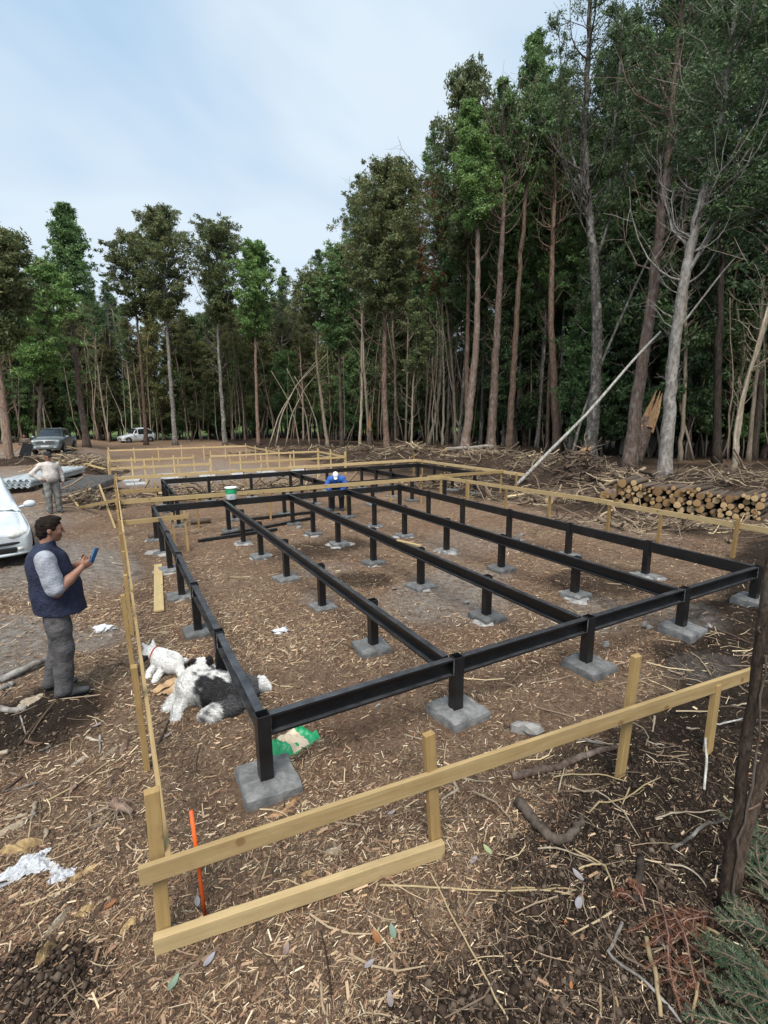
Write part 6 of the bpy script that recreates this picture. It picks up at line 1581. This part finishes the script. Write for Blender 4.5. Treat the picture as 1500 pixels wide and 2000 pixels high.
# stump and root plate near the root heap
def rootplate():
    P = gp(1140, 925); t = thing('uprooted_stump', 'uprooted stump with pale torn roots on top of the root heap', 'stump', P); r_ = np.random.default_rng(9); b = MB(); c = P+np.array([0, 0, .95])
    b.tube(wobble(c+np.array([-.5, 0, -.25]), c+np.array([.45, .1, .15]), 6, .05, r_), [.16, .2, .24, .26, .22, .1], 10, jit=.3); b.build('stump_wood', 'split_wood', t)
    for k in range(16):
        d = nrm(r_.normal(size=3)+np.array([0, 0, .1])); b = MB(); b.tube(wobble(c+d*.12, c+d*r_.uniform(.5, 1.1), 6, .12, r_), np.linspace(.05, .008, 6), 5); b.build('root', 'bark_brown', t, smooth=True)
rootplate()
for k, (a0, b0, a1, b1, r, lab, mt) in enumerate(((740, 892, 800, 890, .13, 'pale fallen log lying at the foot of the trees left of the brush heaps', 'bark_pale'), (870, 895, 962, 888, .14, 'long fallen grey log in front of the second tall trunk', 'bark_grey'), (905, 903, 985, 900, .12, 'fallen bare log lying along the brush heap', 'bark_pale'),
                                            (1072, 985, 1092, 970, .13, 'short cut log with a bright end between birch pole and woodpile', 'bark_brown'), (1180, 975, 1210, 965, .15, 'thick short log with a bright end left of the woodpile', 'bark_brown'))):
    P, Q = gp(a0, b0), gp(a1, b1); up = np.array([0, 0, r*.8+(.45 if k in (1, 2) else 0)]); t = thing('fallen_log', lab, 'log', P); b = MB(); W_ = wobble(P+up, Q+up, 7, .02, rg); b.tube(W_, np.linspace(r, r*.85, 7), 11, cap=False, jit=.06); b.build('bark', mt, t, smooth=True)
    for e, f_ in ((0, 1), (-1, -2)):
        d = nrm(W_[e]-W_[f_]); s, u, _ = frame(d); b = MB(); m = 12; v = [W_[e]+(s*math.cos(i*2*math.pi/m)+u*math.sin(i*2*math.pi/m))*r*(1 if e == 0 else .86)+d*.004 for i in range(m)]; b.add(np.array(v+[W_[e]+d*.006]), t=[[m, i, (i+1) % m] for i in range(m)]); b.build('cut_end', 'log_end', t)

# ------------------------------------------------------------------ ground cover, spread over the clearing (stuff)
def scatter(n, rows, seed, cols=(-150, 1650)):
    r_ = np.random.default_rng(seed); a = r_.uniform(*cols, n); c = r_.uniform(*rows, n)
    D = (a-750)[:, None]/FPX*_r2-(c-1000)[:, None]/FPX*_u2+_fw; z = np.zeros(n)
    for _ in range(25):
        t = (z-CAMH)/D[:, 2]; X = t*D[:, 0]; Y = t*D[:, 1]; z = .5*z+.5*gz(X, Y)
    return X+r_.normal(size=n)*.04, Y+r_.normal(size=n)*.04, r_
def in_pad(X, Y):
    m = np.zeros(len(X), bool)
    for x in FX:
        for y in FY: m |= (np.abs(X-x) < .24) & (np.abs(Y-y) < .24)
    return m
def chips():
    parts = [scatter(270000, (1180, 2120), 1), scatter(150000, (1000, 1300), 2), scatter(5000, (930, 1030), 3)]
    X = np.concatenate([p[0] for p in parts]); Y = np.concatenate([p[1] for p in parts]); r_ = parts[0][2]; n = len(X)
    keep = (r_.random(n) > soilmask(X, Y)*.88) & (r_.random(n) > dustmask(X, Y)*.72) & ~in_pad(X, Y) & (np.hypot(X, Y) > .9)
    patch = fbm(X*1.1, Y*1.1, 3, 33); keep &= r_.random(n) < np.clip((patch-.18)*3.2, .42, 1)
    X, Y = X[keep], Y[keep]; n = len(X); dist = np.hypot(X, Y)
    L = np.minimum(r_.lognormal(-4.08, .55, n)*(1+.10*np.maximum(dist-2.5, 0)), .11); fl = r_.random(n) < .14; w = np.where(fl, np.clip(L*r_.uniform(.3, .6, n), .004, .020), np.clip(L*r_.uniform(.06, .22, n), .002, .010)); a = r_.normal(.5, .9, n)*1.0+r_.choice([0, 1.57], n); h = w*r_.uniform(.15, .5, n)
    ti = r_.normal(size=n)*.22; d = np.stack([np.cos(a), np.sin(a), 0*a], 1); s = np.stack([-np.sin(a), np.cos(a), 0*a], 1); C = np.stack([X, Y, gz(X, Y)+.004+h*.4+np.abs(ti)*L*.5], 1); up = np.array([0, 0, 1.0])
    e = d*(L/2)[:, None]+up*(ti*L/2)[:, None]; k1 = r_.uniform(.1, .9, n)[:, None]; k2 = r_.uniform(.1, .9, n)[:, None]
    V = np.stack([C-e-s*(w/2)[:, None]*k1, C+e-s*(w/2)[:, None]*k2, C+e*.9+up*h[:, None]+s*(w/2)[:, None]*k1, C-e*.9+up*h[:, None]+s*(w/2)[:, None]*k2], 1)
    q = np.arange(n*4).reshape(-1, 4)
    tone = np.clip(r_.normal(.54, .25, n)+.4*(fbm(X*.8, Y*.8, 3, 44)-.45), 0, 1); b = MB(); b.add(V.reshape(-1, 3), q, a=np.clip(tone-.20*fl, 0, 1)); o = b.build('wood_chips', 'chips'); tag(o, 'brown and straw coloured wood chips strewn over the clearing', 'wood chips', kind='stuff')
chips()
def twiglets():
    parts = [scatter(3200, (1300, 2100), 11), scatter(2600, (1000, 1350), 12), scatter(900, (910, 1010), 13)]
    X = np.concatenate([p[0] for p in parts]); Y = np.concatenate([p[1] for p in parts]); r_ = parts[0][2]; n = len(X)
    keep = ~in_pad(X, Y) & (r_.random(n) > dustmask(X, Y)*.6) & (r_.random(n) < np.clip((fbm(X*.9, Y*.9, 3, 83)-.2)*3, .15, 1)) & (np.hypot(X, Y) > .95)
    X, Y = X[keep], Y[keep]; n = len(X); m = 4; L = np.minimum(r_.lognormal(-2.5, .6, n)*(1+.06*np.hypot(X, Y)), .6); a = r_.random(n)*6.28; r0 = np.clip(L*.014*r_.uniform(.5, 1.6, n), .0010, .006)
    t = np.linspace(-.5, .5, m)[None, :]; bend = r_.normal(size=n)[:, None]*.12*L[:, None]*(t*t*4-.5)*-1
    px = X[:, None]+np.cos(a)[:, None]*t*L[:, None]-np.sin(a)[:, None]*bend; py = Y[:, None]+np.sin(a)[:, None]*t*L[:, None]+np.cos(a)[:, None]*bend
    g = gz(px, py); lift = np.abs(r_.normal(size=n))[:, None]*.035*L[:, None]; pz = np.maximum(g+r0[:, None]*.6+.004, g.max(1, keepdims=True)*.6+g*.4+.004)+lift*(t+.5)
    C = np.stack([px, py, pz], -1); s = np.stack([-np.sin(a), np.cos(a), 0*a], 1)[:, None]; up = np.array([0, 0, 1.0])
    R = (r0[:, None]*np.linspace(1.15, .6, m)[None])[..., None]
    V = np.stack([C-s*R-up*R*.5, C+s*R-up*R*.5, C+up*R], 2)      # n, m, 3, 3
    base = (np.arange(n)*m*3)[:, None, None]; ii = (np.arange(m-1)*3)[None, :, None]; j = np.arange(3)[None, None]; k = (j+1) % 3
    q = np.stack([base+ii+j, base+ii+k, base+ii+3+k, base+ii+3+j], -1).reshape(-1, 4); tone = np.repeat(np.clip(r_.normal(.46, .26, n), 0, 1), (m-1)*3)
    b = MB(); b.add(V.reshape(-1, 3), q, a=tone); tag(b.build('fallen_twigs', 'twigs'), 'thin twigs and straw scattered over the clearing', 'twigs', kind='stuff')
twiglets()
def clods():
    parts = [scatter(60000, (1420, 2100), 21), scatter(9000, (1000, 1420), 22)]; X = np.concatenate([p[0] for p in parts]); Y = np.concatenate([p[1] for p in parts]); r_ = parts[0][2]
    keep = (r_.random(len(X)) < np.clip(soilmask(X, Y)*1.1, .03, 1)) & ~in_pad(X, Y) & (np.hypot(X, Y) > .95); X, Y = X[keep], Y[keep]; n = len(X); v = np.array([(1, 0, 0), (0, 1, 0), (-1, 0, 0), (0, -1, 0), (0, 0, 1.), (.2, .2, -1)]); t = np.array([(0, 1, 4), (1, 2, 4), (2, 3, 4), (3, 0, 4), (1, 0, 5), (2, 1, 5), (3, 2, 5), (0, 3, 5)])
    r = np.minimum(r_.lognormal(-5.0, .55, n), .008+.026*soilmask(X, Y)); S = r[:, None]*r_.uniform(.7, 1.2, (n, 3))*np.array([1, 1, .75]); D = 1+.35*(r_.random((n, len(v)))-.5)
    V = v[None]*D[..., None]*S[:, None]+np.stack([X, Y, gz(X, Y)+r*.25], 1)[:, None]; T = (t[None]+(np.arange(n)*len(v))[:, None, None]).reshape(-1, 3); tone = np.repeat(np.clip(r_.normal(.45, .22, n), 0, 1), len(t))
    b = MB(); b.add(V.reshape(-1, 3), t=T, a=tone); tag(b.build('soil_clods', 'clods', smooth=True), 'crumbly dark soil clods in the foreground', 'soil', kind='stuff')
clods()
# ------------------------------------------------------------------ larger sticks one can pick out
def stick(label, pts, r0, r1, mat='bark_brown', lift=.0, name='fallen_branch', cat='branch', sides=8, kn=.02):
    P = np.array([gp(a, c) for a, c in pts]); P = rs(P, max(8, len(pts)*3)); P[:, 2] = gz(P[:, 0], P[:, 1])+np.linspace(r0, r1, len(P))*.8+.004
    if lift: P[:, 2] += lift*np.sin(np.linspace(0, math.pi, len(P)))
    P[1:-1] += rg.normal(size=(len(P)-2, 3))*r0*.15; b = MB(); b.tube(P, np.linspace(r0, r1, len(P)), sides, jit=.18); return tag(b.build(name, mat, smooth=True), label, cat)
stick('long yellow cane lying on the soil, running to the bottom edge', [(838, 1700), (880, 1790), (925, 1870), (965, 1950), (1000, 2010)], .0055, .0045, 'straw', .01)
stick('long pale straw cane lying across the dark soil under the front board', [(742, 1731), (880, 1739), (1000, 1747), (1128, 1752)], .006, .004, 'straw', .01)
stick('second pale cane lying beside the long straw cane', [(965, 1733), (1050, 1738), (1125, 1741)], .006, .004, 'straw')
stick('thick brown curved branch behind the front board', [(1000, 1522), (1050, 1512), (1100, 1500), (1150, 1475), (1205, 1462)], .032, .022, 'bark_red')
stick('short thin branch next to the thick curved branch', [(1120, 1445), (1160, 1452), (1185, 1455)], .014, .01, 'bark_grey')
stick('dark crooked root arm lying on the soil at the right', [(1012, 1575), (1040, 1610), (1070, 1640), (1095, 1648), (1120, 1632), (1135, 1600)], .038, .02, 'bark_dark')
stick('short thick dark stick standing on the soil at the right', [(1250, 1680), (1248, 1720), (1240, 1770)], .022, .018, 'bark_dark', .03)
stick('long grey stick pointing to the nearest sapling trunks', [(1312, 1662), (1360, 1630), (1395, 1615), (1420, 1600)], .012, .008, 'bark_grey', .02)
stick('grey forked twig lying left of the conifer branch', [(1215, 1805), (1185, 1870), (1230, 1905), (1290, 1955), (1330, 2000)], .009, .006, 'bark_grey', .02)
stick('yellow split cane standing out at the bottom right', [(1262, 1835), (1275, 1900), (1290, 1990)], .012, .009, 'straw', .02)
stick('thin pale cane at the bottom edge left of the dead branch', [(1172, 1925), (1173, 1990)], .006, .005, 'straw')
stick('thin pale cane stub at the bottom edge', [(1200, 1940), (1212, 1990)], .006, .005, 'straw')
stick('pale cane left of the conifer branch', [(1365, 1915), (1350, 2000)], .007, .006, 'straw', .02)
stick('pale cane near the foot of the sapling trunks', [(1325, 1803), (1365, 1812), (1405, 1828)], .010, .007, 'straw', .01)
for k, pts in enumerate(([(1080, 1520), (1180, 1520), (1225, 1528)], [(1100, 1535), (1190, 1570), (1250, 1640)], [(1150, 1590), (1240, 1555), (1290, 1520)], [(1280, 1600), (1340, 1595), (1400, 1585)], [(1120, 1660), (1180, 1700), (1200, 1760)], [(1300, 1690), (1350, 1710), (1380, 1735)], [(1230, 1540), (1215, 1575)], [(1090, 1550), (1105, 1500)], [(1130, 1700), (1190, 1690)], [(1050, 1660), (1180, 1695)])):
    stick('thin straw cane in the tangle of sticks right of the crooked root', pts, .006, .004, ['straw', 'bark_pale'][k % 2], .03)['group'] = 'canes in the right-hand tangle'
stick('long pale stick lying on the chips left of the front corner post', [(95, 1565), (150, 1535), (225, 1480)], .007, .005, 'straw')
stick('long bare pole on the ground at the left edge behind the man', [(0, 1335), (60, 1312), (110, 1290), (140, 1270)], .04, .03, 'bark_grey', .03)
stick('thin pole lying on the ground at the left edge before the man', [(0, 1388), (50, 1388)], .03, .028, 'bark_grey')
stick('second thin pole lying at the left edge', [(0, 1350), (25, 1340)], .03, .028, 'bark_grey')
stick('dark short stick beside the left profile board', [(308, 1455), (318, 1440), (330, 1410)], .012, .01, 'bark_dark')
stick('thin branch leaning near the small dog', [(283, 1282), (292, 1262), (296, 1250)], .014, .01, 'bark_pale', .05)
stick('pale forked twig standing by the right end of the front board', [(1375, 1545), (1378, 1500), (1372, 1470), (1400, 1440), (1450, 1405)], .009, .006, 'bark_birch', .12)
stick('crooked thin branch lying inside the frame near the second beam', [(515, 1092), (540, 1085), (575, 1075)], .012, .008, 'bark_brown')
stick('dark branch lying below the frame near the middle beam', [(880, 1520), (895, 1545), (862, 1565)], .014, .008, 'bark_pale')
for k in range(26):
    a, c = rg.uniform(560, 1480), rg.uniform(1180, 1560) ; ang = rg.random()*3.1; L = rg.uniform(25, 75)
    stick('straw-like stick lying on the chips within the clearing', [(a, c), (a+L*.5*math.cos(ang), c+L*.25*math.sin(ang)+2), (a+L*math.cos(ang), c+L*.5*math.sin(ang))], rg.uniform(.005, .011), .004, ['straw', 'bark_pale', 'bark_brown'][k % 3])['group'] = 'loose sticks in the clearing'
for k in range(22):
    a, c = rg.uniform(0, 250), rg.uniform(1270, 1640); ang = rg.random()*3.1; L = rg.uniform(30, 80)
    if 60 < a < 200 and 1280 < c < 1370: continue
    stick('rough stick lying on the ground left of the profile board', [(a, c), (a+L*.5*math.cos(ang), c+L*.25*math.sin(ang)+2), (a+L*math.cos(ang), c+L*.5*math.sin(ang))], rg.uniform(.006, .02), .006, ['bark_grey', 'bark_pale', 'bark_brown'][k % 3])['group'] = 'sticks left of the profile board'
# torn bark and rotten wood pieces
def chunk(label, foot, l, w, h, ang, mat, seed):
    P = gp(*foot); r_ = np.random.default_rng(seed); c, s = math.cos(ang), math.sin(ang); G = []
    n = 14; m = 9; e1, e2 = r_.random(2)*6
    for i in range(n):
        u = i/(n-1); row = []; wd = w*math.sin(math.pi*min(max(u*.9+.05, 0), 1))**.6*(1+.2*math.sin(u*9+e1))
        for j in range(m):
            v = j/(m-1)-.5; x = (u-.5)*l; y = v*wd; X, Y = P[0]+x*c-y*s, P[1]+x*s+y*c
            z = h*(1-(2*v)**2)*(.7+.3*math.sin(u*13+v*8+e2))*min(1, 5*min(u, 1-u)+.1); row.append((X, Y, gzf(X, Y)+z-.004+.006*r_.random()))
        G.append(row)
    b = MB(); b.grid(np.array(G), flip=True); return tag(b.build('wood_piece', mat), label, 'wood piece')
for k, (lab, ft, l, w, h, a, mt) in enumerate((('yellow rotten wood piece on the ground left of the front corner post', (252, 1808), .11, .06, .03, .6, 'rotten_wood'), ('pale rotten wood slab near the left edge above the bag', (40, 1655), .24, .10, .05, -.1, 'rotten_wood'), ('long pale bark strip right of the plastic bag', (115, 1800), .20, .05, .03, 1.0, 'bark_pale'),
        ('reddish splintered bark piece left of the front corner', (165, 1780), .10, .06, .03, .3, 'rotten_wood'), ('stringy yellow wood fibres beside the bag', (165, 1705), .18, .06, .02, .3, 'rotten_wood'), ('tall rotten splinter in the bottom left corner', (90, 1860), .17, .06, .05, 1.3, 'rotten_wood'),
        ('pale wood chip below the front corner pad', (650, 1662), .11, .045, .02, -.2, 'bark_pale'), ('yellow wood chip below the top board', (600, 1707), .10, .035, .02, -.2, 'rotten_wood'), ('long flat splinter in front of the corner pad', (545, 1590), .16, .04, .02, -.15, 'split_wood'), ('second flat splinter in front of the corner pad', (570, 1570), .14, .035, .025, .35, 'split_wood'),
        ('pale split piece on the chips at the upper left', (215, 1470), .20, .04, .02, .7, 'bark_pale'), ('split wood strip on the chips at the left', (150, 1490), .22, .04, .02, .8, 'bark_pale'), ('pale slab of wood behind the man', (60, 1370), .25, .12, .03, .3, 'bark_pale'), ('broken bark plate at the left edge', (20, 1620), .2, .08, .03, .4, 'bark_pale'), ('bark piece near the post of the left fence', (248, 1455), .25, .07, .05, 1.2, 'bark_brown'), ('dark bark piece below the left fence', (225, 1520), .22, .06, .05, 1.0, 'bark_brown'))):
    chunk(lab, ft, l, w, h, a, mt, 60+k)
# fallen leaves, each one
def leaf(label, foot, l, tone, ang, seed):
    P = gp(*foot); r_ = np.random.default_rng(seed); c, s = math.cos(ang), math.sin(ang); n = 11; m = 5; G = []; curl = r_.uniform(.1, .3)*l; tw = r_.normal()*.3
    for i in range(n):
        u = i/(n-1); row = []; w = l*.20*math.sin(math.pi*u**.85)**.8+.0004
        for j in range(m):
            v = j/(m-1)*2-1; x = (u-.5)*l; y = v*w; z = .008+abs(v)*w*.45+curl*(u-.5)**2*2.2+tw*v*w*(u-.5); row.append((P[0]+x*c-y*s, P[1]+x*s+y*c, P[2]+z+.008))
        G.append(row)
    b = MB(); b.grid(np.array(G), a=tone); t = b.build('fallen_leaf', 'fallen_leaf', smooth=True); sfy = t.modifiers.new('t', 'SOLIDIFY'); sfy.thickness = .0012; return tag(t, label, 'leaf')
for k, (lab, a, c, l, tone, ang) in enumerate((('orange-brown fallen leaf on the dark soil in the foreground', 735, 1836, .085, .15, 1.5), ('pale blue-green fallen leaf right of the orange-brown one', 767, 1825, .085, .8, 1.3), ('grey curled leaf near the bottom centre', 762, 1958, .075, .5, 1.2), ('small grey leaf on the soil below the low board', 722, 1888, .065, .55, .2),
        ('green leaf on a stalk near the bottom left', 340, 1925, .085, .8, .8), ('pale leaf behind the low board beside the orange stake', 386, 1765, .075, .55, 1.5), ('grey leaf on the soil under the low board', 410, 1880, .08, .6, .6), ('brown leaf left of the front corner post', 217, 1772, .075, .12, .4), ('white-grey leaf in the right-hand soil', 1130, 1768, .09, .58, .5),
        ('slim grey leaf standing beside the crooked root', 1128, 1715, .085, .55, 1.4), ('yellow-green leaf on the soil right of the low board', 952, 1665, .085, .95, 1.5), ('grey leaf left of the yellow-green one', 925, 1685, .07, .5, .3), ('pale leaf behind the front rail at the centre', 765, 1592, .07, .5, .1), ('grey leaf below the front rail', 515, 1770, .065, .45, 1.2), ('small orange leaf on the right-hand soil', 1115, 1930, .04, .18, .7), ('pale grey leaf at the left under the fence', 190, 1420, .08, .5, .4),
        ('grey leaf beside the left fence post', 328, 1440, .07, .5, .8), ('orange leaf scrap near the sapling canes', 1105, 1808, .04, .16, .9), ('dull leaf in front of the low board', 560, 1860, .07, .4, 1.0), ('bluish leaf left of the dead conifer branch', 1295, 1850, .08, .55, 1.5))):
    leaf(lab, (a, c), l, tone, ang, 80+k)
# ------------------------------------------------------------------ conifer sprays at the bottom right
def spray(name, label, mat, stems, nl, w, seed, stemmat='bark_brown', cat='conifer branch', sub=9):
    r_ = np.random.default_rng(seed); t = thing(name, label, cat, stems[0][0]); W = MB(); N = MB(); Vs = []; tn = []
    for p, q, n2 in stems:
        p = np.asarray(p, float); q = np.asarray(q, float); main = wobble(p, q, 10, .05, r_, (0, 0, .04)); W.tube(main, np.linspace(.006, .0025, 10), 5, cap=False)
        twigs = [main]; D = nrm(q-p); S = nrm(np.cross(D, (0, 0, 1)))
        for k in range(n2):
            e = interp(main, .12+.86*k/n2); L = np.linalg.norm(q-p)*.42*(1.05-.75*k/n2)*r_.uniform(.7, 1.1); sg = 1 if k % 2 else -1
            f = nrm(D*.75+S*sg*.8+np.array([0, 0, r_.normal()*.15])); tw = wobble(e, e+f*L, 7, .06, r_, (0, 0, -.05*L)); W.tube(tw, np.linspace(.003, .0012, 7), 4, cap=False); twigs.append(tw)
        for tw in twigs:
            Lt = np.linalg.norm(tw[-1]-tw[0]); m = max(6, int(Lt/.0055))
            for k in range(m):
                u = (k+.5)/m; c = interp(tw, u); d = nrm(interp(tw, min(1, u+.05))-interp(tw, max(0, u-.05))); s = nrm(np.cross(d, (0, 0, 1))); up = np.cross(s, d)
                for sg in (-1, 1):
                    f = nrm(d*.55+s*sg*.85+up*(.2+r_.normal()*.4)); l = nl*(.75+.4*r_.random())*(1-.45*u**3); x = nrm(np.cross(f, up)); Vs.append([c, c+f*l*.5+x*w, c+f*l, c+f*l*.5-x*w]); tn.append(.25+.45*u**2+r_.normal()*.2)
    V = np.array(Vs); n = len(V); N.add(V.reshape(-1, 3), np.arange(n*4).reshape(-1, 4), a=np.clip(tn, 0, 1)); W.build('stems', stemmat, t, smooth=True); tag(N.build('needles', mat, t), kind='stuff')
def gl(a, c, z): P = gp(a, c); return P+np.array([0, 0, z])
rsp = np.random.default_rng(31)
for k, (lab, p, q, z0, z1, n2) in enumerate((('green conifer spray reaching left at the bottom right corner', (1540, 1985), (1345, 1888), .10, .14, 12), ('green conifer spray lying in the bottom right corner', (1560, 2050), (1385, 1960), .14, .10, 12), ('green conifer spray along the right edge above the corner', (1545, 1900), (1400, 1850), .12, .16, 12), ('upper green conifer spray at the right edge', (1540, 1820), (1470, 1690), .05, .10, 9),
        ('lowest green conifer spray at the picture corner', (1500, 2080), (1330, 2000), .1, .06, 11), ('small green conifer spray beside the sapling foot', (1530, 1760), (1450, 1640), .05, .12, 9))):
    st = [(gl(*p, z0), gl(*q, z1), n2)]
    for j in range(2): st.append((gl(p[0]+rsp.normal()*20, p[1]+rsp.normal()*25, z0*.6), gl(q[0]+rsp.normal()*40, q[1]+rsp.normal()*35, z1*.7+.03*j), n2))
    spray('conifer_branch', lab, 'leaf_yew', st, .022, .0017, 50+k)
for k, (lab, p, q) in enumerate((('rust-brown dead conifer branch lying left of the green sprays', (1290, 1760), (1330, 1990)), ('second rust-brown dead conifer branch beside it', (1380, 1790), (1280, 1850)), ('small dead brown conifer twig on the soil', (1240, 1770), (1195, 1760)))):
    spray('dead_conifer_branch', lab, 'needles', [(gl(*p, .03), gl(*q, .03), 9), (gl(p[0]+20, p[1]+15, .02), gl(q[0]+30, q[1]-30, .02), 8)], .020, .0018, 70+k)
# root crown with hanging rootlets left of the front corner
def roots_left():
    P = gp(228, 1592); t = thing('dug_up_root', 'dark dug-up root with hanging fibres left of the front corner post', 'root', P); r_ = np.random.default_rng(3); b = MB()
    b.tube(wobble(P+np.array([-.02, .02, .10]), P+np.array([.10, -.06, .03]), 7, .06, r_), np.linspace(.035, .018, 7), 9, jit=.25); b.build('root_core', 'bark_brown', t, smooth=True)
    for k in range(34):
        q = P+np.array([r_.uniform(-.05, .06), r_.uniform(-.02, .05), .08]); e = q+np.array([r_.normal()*.13-.03, r_.normal()*.12-.1, 0]); e[2] = gzf(e[0], e[1])+.01; b = MB(); b.tube(wobble(q, e, 6, .10, r_, (0, 0, .02)), np.linspace(.0035, .0015, 6), 4, cap=False); b.build('rootlet', 'bark_brown' if k % 3 else 'bark_pale', t)
roots_left()
